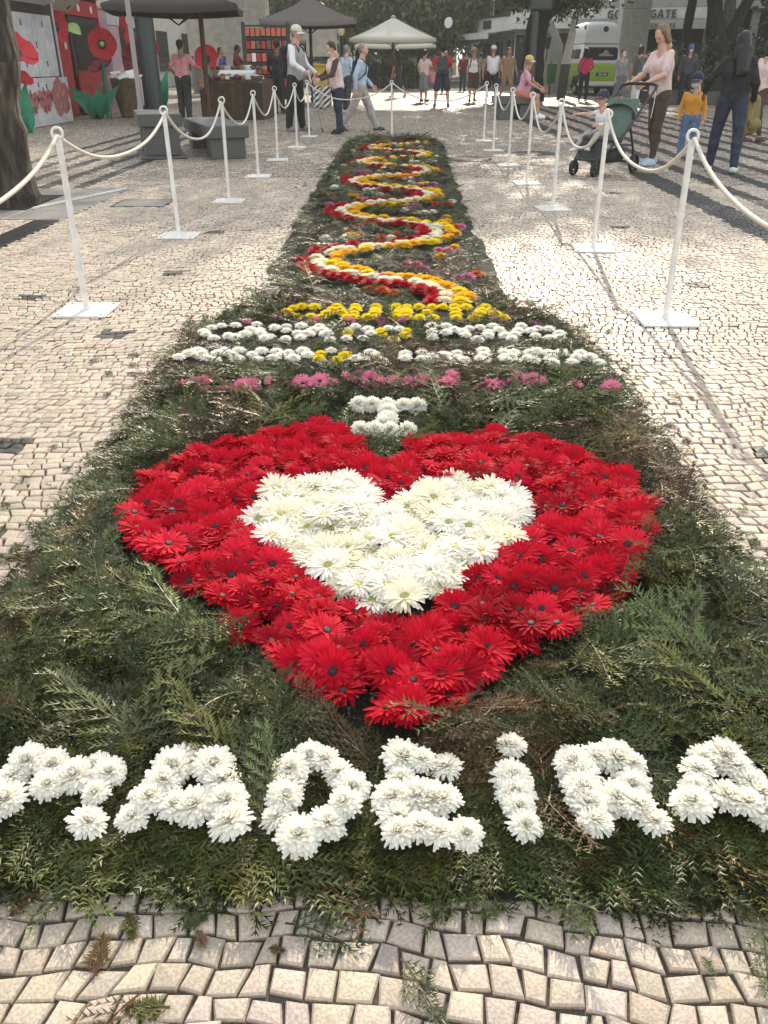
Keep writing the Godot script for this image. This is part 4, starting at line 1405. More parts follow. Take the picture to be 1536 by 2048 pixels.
func build_trees() -> void:
	var near_clump := leaf_clump(1, 46, 0.55, 0.16)
	var far_clump := leaf_clump(2, 40, 0.9, 0.3)
	tree("thick rough-barked tree trunk at the left edge, beside the nearest ropes", Vector3(-4.03, 0, -8.75), [Vector3(-0.06, -0.02, 0), Vector3(-0.03, 0.25, 0), Vector3(0, 0.9, 0), Vector3(0.06, 2.2, 0), Vector3(0.1, 4.5, 0.1)], [0.47, 0.39, 0.35, 0.33, 0.3],
		[[[Vector3(0.1, 4.3, 0.1), Vector3(1.6, 6.5, 0.6)], [0.2, 0.08]], [[Vector3(0.1, 4.3, 0.1), Vector3(-1.5, 6.8, -0.5)], [0.2, 0.08]]], [[Vector3(0.3, 7.2, 0.4), Vector3(3.2, 1.7, 3.2)]], 500, near_clump, Color(0.096, 0.136, 0.048), M.bark, 5)
	tree("big dark tree with flaring trunk between the cafe and the van", Vector3(4.7, 0, -34.5), [Vector3(0, 0, 0), Vector3(-0.02, 0.5, 0), Vector3(0, 1.5, 0), Vector3(0.15, 3.0, 0), Vector3(0.5, 5.0, 0)], [0.55, 0.42, 0.37, 0.38, 0.32],
		[[[Vector3(0.2, 2.7, 0), Vector3(1.0, 3.4, 0.1), Vector3(2.6, 4.8, 0.4)], [0.3, 0.26, 0.14]], [[Vector3(0.3, 4.2, 0), Vector3(-1.6, 6.0, 0.8)], [0.22, 0.09]], [[Vector3(0.4, 4.4, 0), Vector3(0.8, 7.0, -1.5)], [0.2, 0.09]]],
		[[Vector3(0.4, 7.6, 0.5), Vector3(4.6, 2.0, 4.2)], [Vector3(-3.0, 6.6, -0.6), Vector3(3.4, 1.8, 3.4)], [Vector3(3.8, 7.0, 1.0), Vector3(3.8, 2.0, 3.6)], [Vector3(0.6, 4.1, -0.4), Vector3(2.4, 0.9, 1.6)], [Vector3(-1.6, 9.6, 4.2), Vector3(4.8, 1.5, 3.6)]], 2500, near_clump, Color(0.064, 0.088, 0.035), M.bark_dark, 6)
	tree("dark forked tree in front of the lettered shop front", Vector3(10.65, 0, -32.2), [Vector3(0, 0, 0), Vector3(-0.05, 0.8, 0), Vector3(-0.1, 1.7, 0), Vector3(-0.35, 2.6, 0), Vector3(-0.75, 4.2, 0.2)], [0.42, 0.36, 0.33, 0.24, 0.2],
		[[[Vector3(-0.05, 1.6, 0), Vector3(0.35, 2.3, 0), Vector3(0.8, 3.6, 0.2), Vector3(1.8, 5.4, 0.5)], [0.24, 0.2, 0.16, 0.08]], [[Vector3(-0.7, 4.0, 0.2), Vector3(-2.2, 6.0, 0.6)], [0.16, 0.07]]],
		[[Vector3(-0.5, 7.4, 0.4), Vector3(4.4, 1.9, 4.0)], [Vector3(2.6, 6.6, -0.6), Vector3(3.4, 1.8, 3.4)]], 1100, near_clump, Color(0.064, 0.088, 0.035), M.bark_dark, 7)
	tree("slim dark tree trunk crossing the large shop lettering", Vector3(12.0, 0, -41.0), [Vector3(0, 0, 0), Vector3(0.02, 2.0, 0), Vector3(0.1, 5.0, 0)], [0.24, 0.19, 0.15], [[[Vector3(0.1, 4.8, 0), Vector3(1.2, 6.6, 0.4)], [0.12, 0.05]]], [[Vector3(0.3, 7.2, 0), Vector3(2.8, 1.5, 2.6)]], 300, near_clump, Color(0.072, 0.096, 0.040), M.bark_dark, 8)
	# trees on the left whose crowns shade the middle of the square
	tree("tree behind the pale stone pier on the left", Vector3(-6.2, 0, -40.6), [Vector3(0, 0, 0), Vector3(0.1, 3.0, 0), Vector3(0.4, 5.5, 0.5)], [0.4, 0.32, 0.26], [[[Vector3(0.4, 5.2, 0.5), Vector3(2.6, 7.2, 3.0)], [0.2, 0.08]], [[Vector3(0.4, 5.2, 0.5), Vector3(-1.0, 7.4, 3.5)], [0.2, 0.08]], [[Vector3(0.3, 4.6, 0.4), Vector3(4.5, 6.8, 1.0)], [0.16, 0.07]]],
		[[Vector3(0.6, 8.4, 4.0), Vector3(4.6, 2.0, 4.4)], [Vector3(4.6, 8.0, 4.5), Vector3(3.8, 1.9, 4.0)], [Vector3(-3.2, 7.8, 6.0), Vector3(4.0, 1.9, 3.8)], [Vector3(3.0, 7.4, 0.0), Vector3(3.8, 1.8, 3.4)]], 2000, near_clump, Color(0.088, 0.120, 0.048), M.bark_dark, 9)
	# far trees that fill the end of the street
	var far := [["bright green tree top above the cream parasols", Vector3(-3.5, 0, -74), 6.0, 5.6, Color(0.208, 0.240, 0.080)], ["olive green tree left of the cream parasols", Vector3(-8.5, 0, -70), 5.5, 5.0, Color(0.160, 0.184, 0.072)], ["dark tree mass right of the cream parasols", Vector3(3.2, 0, -76), 6.2, 5.6, Color(0.056, 0.077, 0.032)],
		["dark tree over the street beside the round sign", Vector3(1.2, 0, -66), 5.4, 3.6, Color(0.064, 0.088, 0.035)], ["far tree at the very end of the street", Vector3(-0.5, 0, -92), 6.5, 6.5, Color(0.112, 0.144, 0.056)], ["far dark tree behind the brown parasol", Vector3(-13.5, 0, -84), 6.0, 6.0, Color(0.096, 0.120, 0.048)], ["far dark tree behind the white cafe", Vector3(13.0, 0, -78), 8.0, 6.0, Color(0.056, 0.080, 0.032)], ["dark tree above the lettered shop front at the right", Vector3(19.0, 0, -38), 6.0, 5.0, Color(0.056, 0.077, 0.032)]]
	for k in far.size():
		var f: Array = far[k]
		tree(f[0], f[1], [Vector3.ZERO, Vector3(0.1, 2.5, 0), Vector3(0.0, 4.5, 0)], [0.4, 0.3, 0.22], [[[Vector3(0, 3.0, 0), Vector3(2.0, 5.5, 0.5)], [0.2, 0.07]], [[Vector3(0, 3.0, 0), Vector3(-2.0, 5.2, 0.6)], [0.2, 0.07]]],
			[[Vector3(0, f[2], 0), Vector3(f[3], f[3] * 0.75, f[3] * 0.8)], [Vector3(f[3] * 0.5, f[2] * 0.8, 1.0), Vector3(f[3] * 0.6, f[3] * 0.5, f[3] * 0.6)], [Vector3(-f[3] * 0.5, f[2] * 0.8, 1.0), Vector3(f[3] * 0.6, f[3] * 0.5, f[3] * 0.6)]], 620, far_clump, f[4], M.bark_dark, 20 + k, "trees closing the street")
	# palm stem
	var palm := thing("palm_tree", "ringed grey palm stem in front of the shop at the right", "palm tree", Vector3(10.95, 0, -33.2))
	var g := Geo.new()
	var path := []
	var rad := []
	for k in 60:
		path.push_back(Vector3(0.2 * k / 59.0 + 0.02, 7.0 * k / 59.0, 0))
		rad.push_back(0.2 + 0.016 * (k % 2) - 0.0006 * k)
	g.tube(path, rad, 14)
	part("trunk", g, M.bark_palm, palm)
	for k in 14:
		var fr := Geo.new()
		var t := TAU * k / 14.0
		var o := Vector3(cos(t), 0, sin(t))
		var rows := []
		for j in 9:
			var s := j / 8.0
			var p := Vector3(0.22, 7.0, 0) + o * 2.6 * s + Vector3(0, 1.2 * s - 2.2 * s * s, 0)
			var w := o.cross(Vector3.UP) * 0.32 * sin(PI * (0.08 + 0.9 * s))
			rows.push_back([p - w - Vector3(0, 0.12, 0), p, p + w - Vector3(0, 0.12, 0)])
		fr.sheet(rows)
		part("frond", fr, M.leaf_green, palm)
	# clipped shrubs in planters before the cream parasols
	var shrub_clump := leaf_clump(3, 60, 0.22, 0.07)
	for k in 7:
		var x := -2.1 + 0.5 * k
		var pt := thing("planter", "dark planter box under the parasols, %s from the left" % ["first", "second", "third", "fourth", "fifth", "sixth", "seventh"][k], "planter", Vector3(x, 0, -52), 0.0, "planters before the cream parasols")
		var pg := Geo.new()
		pg.box(Vector3(0, 0.22, 0), Vector3(0.46, 0.44, 0.42), Basis(), 0.02)
		part("box", pg, M.frame_dark, pt)
		var sh := thing("conical_shrub", "clipped dark green shrub in the %s planter under the parasols" % ["first", "second", "third", "fourth", "fifth", "sixth", "seventh"][k], "shrub", Vector3(x, 0.42, -52), 0.0, "clipped shrubs before the cream parasols")
		var r := RandomNumberGenerator.new()
		r.seed = 60 + k
		crown(sh, [[Vector3(0, 0.28, 0), Vector3(0.2, 0.3, 0.2)], [Vector3(0, 0.6, 0), Vector3(0.13, 0.25, 0.13)]], 40, shrub_clump, Color(0.05, 0.08, 0.03), r, 0.3)
		var sg := Geo.new()
		sg.tube([Vector3(0, -0.05, 0), Vector3(0, 0.7, 0)], [0.025, 0.01], 6)
		part("stem", sg, M.bark_dark, sh)
	# raised bed with shrubs on the right
	var bed := thing("stone_planter", "low dark stone planter bed on the right under the forked tree", "planter", Vector3(11.6, 0, -32.4))
	for k in 5:
		var bg := Geo.new()
		bg.box(Vector3(-2.6 + 1.3 * k, 0.2, 0), Vector3(1.29, 0.4, 2.4), Basis(), 0.02)
		part("stone", bg, M.basalt, bed)
	for k in 6:
		var sh := thing("leafy_shrub", "%s shaded leafy shrub in the raised bed at the right" % ["leftmost", "second", "third", "fourth", "fifth", "rightmost"][k], "shrub", Vector3(8.9 + 1.15 * k, 0.38, -32.6 + 0.3 * (k % 2)), 0.0, "shrubs in the raised bed")
		var r := RandomNumberGenerator.new()
		r.seed = 80 + k
		crown(sh, [[Vector3(0, 0.45, 0), Vector3(0.62, 0.5, 0.6)], [Vector3(0.2, 0.9 + 0.2 * (k % 3), 0), Vector3(0.5, 0.5, 0.5)]], 60 if k > 1 else 26, leaf_clump(5, 44, 0.4, 0.12), Color(0.06, 0.08, 0.04), r, 0.3)
		var sg := Geo.new()
		sg.tube([Vector3(0, -0.05, 0), Vector3(0.05, 0.7, 0)], [0.04, 0.015], 6)
		part("stem", sg, M.bark_dark, sh)


# ---------------------------------------------------------------- kiosks with giant paper poppies
func kiosk(label: String, x: float, z0: float, z1: float, h: float, board: Material) -> Node3D:   # front on the plane x, from z0 back to z1
	var t := thing("kiosk", label, "kiosk", Vector3(x, 0, (z0 + z1) / 2.0))
	var l := z0 - z1
	for s in [[Vector3(-1.1, h / 2, l / 2 - 0.03), Vector3(2.2, h, 0.06)], [Vector3(-1.1, h / 2, -l / 2 + 0.03), Vector3(2.2, h, 0.06)], [Vector3(-2.17, h / 2, 0), Vector3(0.06, h, l - 0.125)], [Vector3(-1.1, h + 0.045, 0), Vector3(2.3, 0.08, l + 0.1)]]:
		var g := Geo.new()
		g.box(s[0], s[1], Basis(), 0.005)
		part("wall" if s[1].y > 0.1 else "roof", g, board, t)
	return t


func face_box(called: String, t: Node3D, m: Material, s: float, y: float, w: float, h: float, out: float, thick := 0.04, tilt := 0.0) -> MeshInstance3D:   # on the front of a kiosk: s metres from its middle, positive towards the viewer
	var g := Geo.new()
	g.box(Vector3.ZERO, Vector3(thick, h, w), Basis(), 0.004)
	return part(called, g, m, t, Transform3D(Basis(Vector3.BACK, tilt), Vector3(out, y, s)))


func print_petals(t: Node3D, parent: Node3D, s: float, y: float, h: float, open_: bool, m: Material, m2: Material, out: float) -> void:   # flat printed tulips on the panel
	var basis := Basis(Vector3(0, 0, -1), Vector3(0, 1, 0), Vector3(1, 0, 0))
	var g := Geo.new()
	var o := PackedVector2Array()
	for k in 40:
		var a := TAU * k / 40.0
		var r := 0.5 * (0.78 + 0.22 * absf(sin(a * 2.5 + 0.4)) + 0.05 * sin(a * 9.0)) if open_ else 0.5 * (0.7 + 0.2 * cos(a * 2.0) + 0.12 * sin(a * 3.0) + 0.05 * sin(a * 11.0))
		o.push_back(Vector2(cos(a) * r * (1.5 if open_ else 1.15), sin(a) * r) * h)
	g.prism(o, 0.004, Transform3D(basis, Vector3(out, y, s)))
	var f := part("printed_flower", g, m, parent)
	var g2 := Geo.new()
	for k in 5:
		var a := TAU * k / 5.0 + 0.4
		var c := Vector2(cos(a) * 1.0, sin(a)) * h * 0.24
		var e := PackedVector2Array()
		for j in 12:
			var b := TAU * j / 12.0
			e.push_back(c + Vector2(cos(b) * 0.05, sin(b) * 0.12).rotated(a - PI / 2) * h)
		g2.prism(e, 0.004, Transform3D(basis, Vector3(out + 0.004 + 0.001 * k, y, s)))
	part("printed_shade", g2, m2, f)


func poppy(label: String, at: Vector3, r: float, facing: Vector3, m: Material, middle: Material, to_ground := true) -> void:
	var t := thing("paper_poppy", label, "paper flower", at)
	var z := facing.normalized()
	var x := Vector3.UP.cross(z).normalized()
	var basis := Basis(x, z.cross(x), z)
	for k in 5:
		var g := Geo.new()
		var rows := []
		for i in 7:
			var row := []
			for j in 9:
				var a := TAU * k / 5.0 + (j / 8.0 - 0.5) * 1.75
				var q := i / 6.0
				var edge := 1.0 - 0.16 * pow(absf(j / 8.0 - 0.5) * 2.0, 3.0)
				row.push_back(basis * Vector3(cos(a) * r * q * edge, sin(a) * r * q * edge, r * (0.28 * q * q - 0.04 + 0.05 * sin(a * 9.0) * q * q) + 0.006 * (k % 2)))
			rows.push_back(row)
		g.sheet(rows)
		part("petal", g, m, t)
	var b := Geo.new()
	b.ball(basis * Vector3(0, 0, r * 0.03), Vector3(r * 0.3, r * 0.3, r * 0.1), basis)
	part("dark_ring", b, M.interior_dark, t)
	var c := Geo.new()
	c.ball(basis * Vector3(0, 0, r * 0.1), Vector3(r * 0.17, r * 0.17, r * 0.1), basis)
	part("middle", c, middle, t)
	if to_ground:
		var st := Geo.new()
		st.tube([basis * Vector3(0, 0, -0.03), Vector3(-0.06, -at.y * 0.4, -0.06), Vector3(-0.04, -at.y, -0.05)], [0.025, 0.03, 0.03], 8)
		part("stem", st, M.paper_green, t)


func paper_leaf(t: Node3D, from: Vector3, to: Vector3, width: float, m: Material) -> void:
	var g := Geo.new()
	var d := to - from
	var side := d.cross(Vector3(0.3, 0.4, 1)).normalized()
	var up := side.cross(d).normalized()
	var rows := []
	for i in 9:
		var q := i / 8.0
		var w := width * sin(PI * pow(0.04 + 0.95 * q, 0.8))
		var c := from + d * q + up * d.length() * 0.25 * sin(PI * q)
		rows.push_back([c - side * w + up * w * 0.35, c, c + side * w + up * w * 0.35])
	g.sheet(rows)
	part("leaf", g, m, t)


func build_kiosks() -> void:
	# white kiosk, its hatch closed by two shutters, tulips printed below
	var t := kiosk("white kiosk with two shutters and pink tulips printed on its lower panel", -8.02, -19.0, -21.9, 2.45, M.board_white)
	face_box("frame", t, M.frame_dark, 0.0, 1.6, 2.85, 1.62, -0.06, 0.06)
	for k in 2:
		var sh := face_box("shutter", t, M.board_white, 0.58 - 1.17 * k, 1.57, 1.13, 1.2, -0.005)
		for p in [[0.0, 0.42], [0.05, -0.35], [0.5, 0.02]]:
			var g := Geo.new()
			g.box(Vector3(0.022, p[1], p[0]), Vector3(0.012, 0.12, 0.05), Basis(), 0.004)
			part("slot", g, M.frame_dark, sh)
	var panel := face_box("lower_panel", t, M.board_white, 0.0, 0.48, 2.9, 0.94, 0.05, 0.04)
	print_petals(t, panel, 0.85, 0.0, 0.75, false, M.print_pink, M.print_pink_dark, 0.024)
	print_petals(t, panel, 0.1, 0.02, 0.78, false, M.print_pink, M.print_pink_dark, 0.024)
	print_petals(t, panel, -0.85, 0.06, 0.82, true, M.print_pink, M.print_ochre, 0.024)
	for p in [[1.0, 0.38], [0.35, 0.34], [-0.1, 0.3], [-1.2, -0.2]]:
		var g := Geo.new()
		g.box(Vector3(0.024, p[1], p[0]), Vector3(0.012, 0.1, 0.05), Basis(), 0.004)
		part("slot", g, M.frame_dark, panel)
	face_box("raised_flap", t, M.board_white, 0.2, 2.5, 2.3, 0.62, 0.3, 0.03, -1.15)
	# red kiosk with white dots and an open dark hatch
	t = kiosk("red kiosk dotted with white circles, its serving hatch open and dark", -8.5, -22.3, -26.6, 2.75, M.board_red)
	face_box("front", t, M.board_red, 1.3, 1.3, 1.66, 2.5, -0.03)
	face_box("front", t, M.board_red, -1.0, 0.55, 2.2, 1.0, -0.03)
	face_box("front", t, M.board_red, 0.0, 2.5, 4.2, 0.36, -0.032)
	face_box("hatch_frame", t, M.frame_dark, -0.85, 1.62, 2.2, 1.35, -0.05, 0.05)
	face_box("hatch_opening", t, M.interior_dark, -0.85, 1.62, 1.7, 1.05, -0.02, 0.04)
	var flap := face_box("raised_flap", t, M.canvas_cream, 1.1, 2.55, 1.6, 0.62, 0.28, 0.03, -0.95)
	for p in [[0.1, 0.1], [-0.5, -0.15]]:
		var g := Geo.new()
		g.lathe([Vector2(0, 0), Vector2(0.07, 0), Vector2(0.07, 0.006), Vector2(0, 0.006)], 16, Transform3D(Basis(Vector3.BACK, -PI / 2), Vector3(0.015, p[1], p[0])), false)
		part("brown_dot", g, M.wood_brown, flap)
	for p in [[1.75, 1.0], [0.75, 1.62], [1.9, 2.3], [0.5, 0.4], [1.3, 0.55], [-0.6, 2.5], [-1.6, 2.5], [-1.7, 0.7], [1.2, 2.0]]:
		var g := Geo.new()
		g.lathe([Vector2(0, 0), Vector2(0.085, 0), Vector2(0.085, 0.008), Vector2(0, 0.008)], 18, Transform3D(Basis(Vector3.BACK, -PI / 2), Vector3(-0.008, p[1], p[0])), false)
		part("white_dot", g, M.dot_white, t)
	# pink kiosk behind
	t = kiosk("pale pink kiosk with a dark hatch behind the red one", -8.6, -27.6, -31.6, 2.6, M.board_pink)
	face_box("front", t, M.board_pink, 0.0, 0.5, 3.8, 0.98, -0.03)
	face_box("front", t, M.board_pink, 1.4, 1.6, 1.0, 1.2, -0.032)
	face_box("front", t, M.board_white, 0.0, 2.4, 3.9, 0.36, -0.03)
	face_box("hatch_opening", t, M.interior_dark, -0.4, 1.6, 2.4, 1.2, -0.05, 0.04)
	# poppies
	var viewer := Vector3(0.5, 0.1, 1.0)
	poppy("giant red paper poppy with pale green middle in front of the red kiosk", Vector3(-7.2, 1.63, -22.5), 0.34, viewer, M.paper_red, M.paper_lime)
	poppy("dark red paper poppy seen from behind right of the wrapped pot", Vector3(-7.15, 1.3, -25.2), 0.44, Vector3(0.4, 0.2, 1), M.paper_rust, M.paper_rust)
	poppy("small red paper poppy with green middle beside the dark column", Vector3(-7.15, 1.62, -26.2), 0.34, Vector3(0.3, 0, 1), M.paper_red, M.paper_lime)
	poppy("red paper poppy turned edge-on beside the left trunk", Vector3(-7.55, 1.45, -18.2), 0.45, Vector3(0.8, 0.9, 0.35), M.paper_red, M.interior_dark)
	poppy("low red paper poppy half hidden by the left trunk", Vector3(-7.55, 0.98, -18.0), 0.34, Vector3(0.6, 1.0, 0.2), M.paper_red, M.interior_dark)
	poppy("red paper poppy fixed high on the red kiosk front", Vector3(-8.38, 2.0, -22.9), 0.34, Vector3(1, 0, 0.4), M.paper_red, M.paper_rust, false)
	poppy("red paper poppy edge-on above the hatch of the red kiosk", Vector3(-8.0, 2.05, -26.9), 0.5, Vector3(1, 0.1, -0.1), M.paper_red, M.interior_dark)
	poppy("rust coloured paper poppy bending low before the red kiosk", Vector3(-7.5, 1.15, -23.2), 0.34, Vector3(-0.3, 0.9, 0.5), M.paper_rust, M.interior_dark)
	poppy("red paper flower in the green plants behind the red shirted man", Vector3(-6.4, 1.35, -30.5), 0.4, Vector3(0.2, 0.2, 1), M.paper_red, M.interior_dark)
	# paper leaves
	t = thing("paper_leaf_plant", "clump of large sea-green paper leaves in front of the red kiosk", "paper plant", Vector3(-7.75, 0, -23.2))
	for l in [[-0.6, 0.72, 0.15, 0.14], [-0.2, 0.65, 0.3, 0.16], [0.15, 0.75, 0.1, 0.15], [0.4, 0.6, 0.35, 0.14], [0.6, 0.75, -0.1, 0.13], [0.35, 0.5, 0.5, 0.15], [-0.5, 0.55, 0.45, 0.17], [0.0, 0.6, 0.5, 0.17]]:
		paper_leaf(t, Vector3(0, 0.0, 0), Vector3(l[0], l[1], l[2]), l[3], M.paper_green)
	t = thing("paper_leaf_plant", "tall green paper leaves between the left trunk and the white kiosk", "paper plant", Vector3(-7.65, 0, -18.4))
	for l in [[-0.1, 1.0, 0.1, 0.2], [0.2, 0.9, 0.2, 0.18], [-0.4, 0.8, 0.2, 0.18], [0.35, 0.5, 0.3, 0.16]]:
		paper_leaf(t, Vector3.ZERO, Vector3(l[0], l[1], l[2]), l[3], M.paper_green)
	t = thing("paper_leaf_plant", "lime paper leaf fixed high on the red kiosk", "paper plant", Vector3(-8.35, 2.0, -23.3))
	paper_leaf(t, Vector3.ZERO, Vector3(0.25, -0.15, -0.5), 0.13, M.paper_lime)
	for k in 2:
		t = thing("paper_leaf_plant", ["green paper leaves beside the dark column", "green paper leaves behind the red shirted man"][k], "paper plant", [Vector3(-7.0, 0, -26.4), Vector3(-6.4, 0, -30.2)][k])
		for j in 7:
			paper_leaf(t, Vector3.ZERO, Vector3(rng.randf_range(-0.5, 0.5), rng.randf_range(0.7, 1.3), rng.randf_range(-0.1, 0.4)), 0.15, M.paper_green)
	# pot wrapped in brown paper
	t = thing("wrapped_pot", "brown paper wrapped tub with crumpled white paper on top", "tub", Vector3(-7.1, 0, -23.6))
	var g := Geo.new()
	g.lathe([Vector2(0.16, 0), Vector2(0.2, 0.02), Vector2(0.36, 0.88), Vector2(0.34, 0.9), Vector2(0, 0.86)], 9, Transform3D(), false)
	part("wrapping", g, M.wood_pale, t)
	g = Geo.new()
	for k in 16:
		var p := Vector3(rng.randf_range(-0.35, 0.35), 0.92 + rng.randf_range(-0.02, 0.12), rng.randf_range(-0.35, 0.35))
		g.box(p, Vector3(0.24, 0.01, 0.18), Basis(Vector3(rng.randf(), rng.randf(), rng.randf()).normalized(), rng.randf() * 1.2))
	part("crumpled_paper", g, M.dot_white, t)


# ---------------------------------------------------------------- market stall, parasols
func parasol(label: String, at: Vector3, half: float, eave: float, apex: float, canvas: Material, pole: Material, pole_r: float, turn := 0.0, valance := 0.12, pole_x := 0.0) -> void:
	var t := thing("parasol", label, "parasol", at, turn)
	var g := Geo.new()
	g.tube([Vector3(pole_x, 0, 0), Vector3(pole_x, apex - absf(pole_x) * 0.4, 0)], [pole_r], 12)
	part("pole", g, pole, t)
	for k in 4:
		var c := Geo.new()
		var a := TAU * k / 4.0 + PI / 4
		var b := a + PI / 2
		var p := Vector3(cos(a), 0, sin(a)) * half * 1.414
		var q := Vector3(cos(b), 0, sin(b)) * half * 1.414
		var rows := []
		for i in 7:
			var row := []
			for j in 9:
				var s := i / 6.0
				var e := (p.lerp(q, j / 8.0)) * s
				row.push_back(Vector3(e.x, lerpf(apex, eave, s) - 0.05 * sin(PI * s) - 0.06 * s * sin(PI * j / 8.0) * s, e.z))
			rows.push_back(row)
		var last := []
		for j in 9:
			last.push_back(rows[6][j] + Vector3(0, -valance, 0) + Vector3(rows[6][j].x, 0, rows[6][j].z).normalized() * -0.01)
		rows.push_back(last)
		c.sheet(rows)
		part("canopy_panel", c, canvas, t)
		var r := Geo.new()
		r.tube([Vector3(0, apex - 0.06, 0), Vector3(p.x, eave - 0.03, p.z) * 1.0], [0.02], 6)
		part("rib", r, pole, t)
		var st := Geo.new()
		st.tube([Vector3(0, eave - 0.35, 0), Vector3(p.x * 0.55, lerpf(apex, eave, 0.55) - 0.08, p.z * 0.55)], [0.015], 6)
		part("strut", st, pole, t)
	var f := Geo.new()
	f.lathe([Vector2(0.1, apex - 0.03), Vector2(0.14, apex + 0.02), Vector2(0.05, apex + 0.07), Vector2(0, apex + 0.09)], 12)
	part("finial", f, canvas, t)
	var foot := Geo.new()
	foot.box(Vector3(pole_x, 0.05, 0), Vector3(0.7, 0.1, 0.7), Basis(), 0.02)
	part("foot", foot, M.concrete, t)


func build_market() -> void:
	parasol("dark brown parasol at the upper left over the red shirted man", Vector3(-5.1, 0, -21.6), 1.4, 2.34, 2.95, M.canvas_dark, M.wood_brown, 0.055, 0.12, 0.12, 0.5)
	parasol("grey brown parasol behind the man in the cap", Vector3(-2.95, 0, -30), 1.45, 2.38, 3.05, M.canvas_brown, M.frame_dark, 0.05, 0.06)
	parasol("large cream parasol in the middle distance", Vector3(-0.58, 0, -50), 2.2, 2.3, 3.32, M.canvas_cream, M.wood_pale, 0.09, 0.0)
	parasol("second cream parasol right behind the large one", Vector3(-0.5, 0, -55.5), 2.3, 2.1, 3.0, M.canvas_cream, M.wood_pale, 0.08, 0.0)
	parasol("brown parasol farther back beyond the grey brown one", Vector3(-6.0, 0, -58), 2.0, 2.4, 3.2, M.canvas_brown, M.frame_dark, 0.06, 0.0)
	# white tents
	for k in 2:
		var t := thing("white_tent", ["bright white tent far left behind the parasol poles", "white stall canopy right of the man in the cap"][k], "tent", [Vector3(-8.3, 0, -43.0), Vector3(-4.0, 0, -46)][k])
		var w: float = [3.0, 1.5][k]
		var g := Geo.new()
		g.box(Vector3(0, 2.3, 0), Vector3(w, 1.6, 0.05), Basis(), 0.01)
		part("back_sheet", g, M.plaster_white, t)
		g = Geo.new()
		g.prism(PackedVector2Array([Vector2(-w / 2, 3.12), Vector2(w / 2, 3.12), Vector2(0, 3.8)]), 2.0, Transform3D(Basis(), Vector3(0, 0, -1.05)))
		part("roof", g, M.plaster_white, t)
		for s in [[-1, 0], [1, 0], [-1, -2], [1, -2]]:
			g = Geo.new()
			g.tube([Vector3(s[0] * (w / 2 - 0.04), 0, s[1] - 0.05), Vector3(s[0] * (w / 2 - 0.04), 3.1, s[1] - 0.05)], [0.03], 6)
			part("post", g, M.steel_grey, t)
		g = Geo.new()
		g.box(Vector3(0, 0.55, 0.02), Vector3(w - 0.2, 1.1, 0.06), Basis(), 0.01)
		part("counter", g, M.concrete, t)
	# table draped in brown cloth
	var table := thing("market_table", "market table draped in brown cloth, full of souvenirs", "table", Vector3(-4.15, 0, -23.2), -0.06)
	var g := Geo.new()
	g.box(Vector3(0, 0.86, 0), Vector3(1.5, 0.05, 1.5), Basis(), 0.01)
	part("tabletop", g, M.wood_brown, table)
	for k in 10:
		var dg := Geo.new()
		dg.box(Vector3(-0.68 + 0.151 * k, 0.42, 0.755 + 0.012 * (k % 2)), Vector3(0.156, 0.82, 0.02), Basis(Vector3.UP, 0.1 * (1 if k % 2 else -1)), 0.004)
		part("cloth_fold", dg, M.wood_brown if k < 7 else M.canvas_dark, table)
	for s in [-1, 1]:
		var dg := Geo.new()
		dg.box(Vector3(0.76 * s, 0.42, 0), Vector3(0.02, 0.82, 1.5), Basis(), 0.004)
		part("cloth_side", dg, M.wood_brown, table)
	var crate := thing("display_crate", "sloping white display crate at the back of the market table", "crate", Vector3(-4.25, 0.885, -23.55), -0.06)
	g = Geo.new()
	g.box(Vector3(0, 0.1, 0), Vector3(0.9, 0.03, 0.5), Basis(Vector3.RIGHT, 0.3), 0.006)
	g.box(Vector3(0, 0.04, 0.25), Vector3(0.92, 0.08, 0.02), Basis(), 0.004)
	g.box(Vector3(0, 0.1, -0.25), Vector3(0.92, 0.2, 0.02), Basis(), 0.004)
	part("tray", g, M.dot_white, crate)
	var kinds := [["souvenir_box", "small pale souvenir box on the market table", M.dot_white], ["clay_bowl", "small brown clay bowl on the market table", M.wood_pale], ["woven_purse", "little reddish woven purse on the market table", M.print_pink_dark], ["cork_tin", "round tan cork tin on the market table", M.cork]]
	for k in 44:
		var kd: Array = kinds[k % 4]
		var row := k / 11
		var at := Vector3(-4.15 - 0.66 + 0.13 * (k % 11) + rng.randf_range(-0.02, 0.02), 0.885, -22.6 - 0.17 * row + rng.randf_range(-0.03, 0.03))
		if row == 3:
			at += Vector3(0, 0.2, -0.35)
		var sg := Geo.new()
		match k % 4:
			0: sg.box(Vector3(0, 0.03, 0), Vector3(0.1, 0.06, 0.08), Basis(Vector3.UP, rng.randf()), 0.006)
			1: sg.lathe([Vector2(0.02, 0), Vector2(0.055, 0.05), Vector2(0.05, 0.05), Vector2(0.015, 0.012), Vector2(0, 0.012)], 10)
			2: sg.ball(Vector3(0, 0.035, 0), Vector3(0.06, 0.04, 0.045), Basis(Vector3.UP, rng.randf() * 3.0), 5, 8)
			3: sg.lathe([Vector2(0, 0), Vector2(0.045, 0), Vector2(0.047, 0.05), Vector2(0.04, 0.06), Vector2(0, 0.06)], 10)
		single(kd[0], sg, kd[2], kd[1], kd[0].replace("_", " "), "%s pieces on the market table" % kd[0].replace("_", " "), Transform3D(Basis(Vector3.UP, rng.randf() * TAU).scaled(Vector3.ONE * rng.randf_range(1.0, 1.9)), at))
	# magnet rack
	var rack := thing("souvenir_rack", "tall dark green rack hung with red and white souvenir cards", "display rack", Vector3(-4.1, 0, -28.2), 0.05)
	g = Geo.new()
	for s in [-1, 1]:
		g.box(Vector3(0.66 * s, 1.15, 0), Vector3(0.1, 2.3, 0.1), Basis(), 0.01)
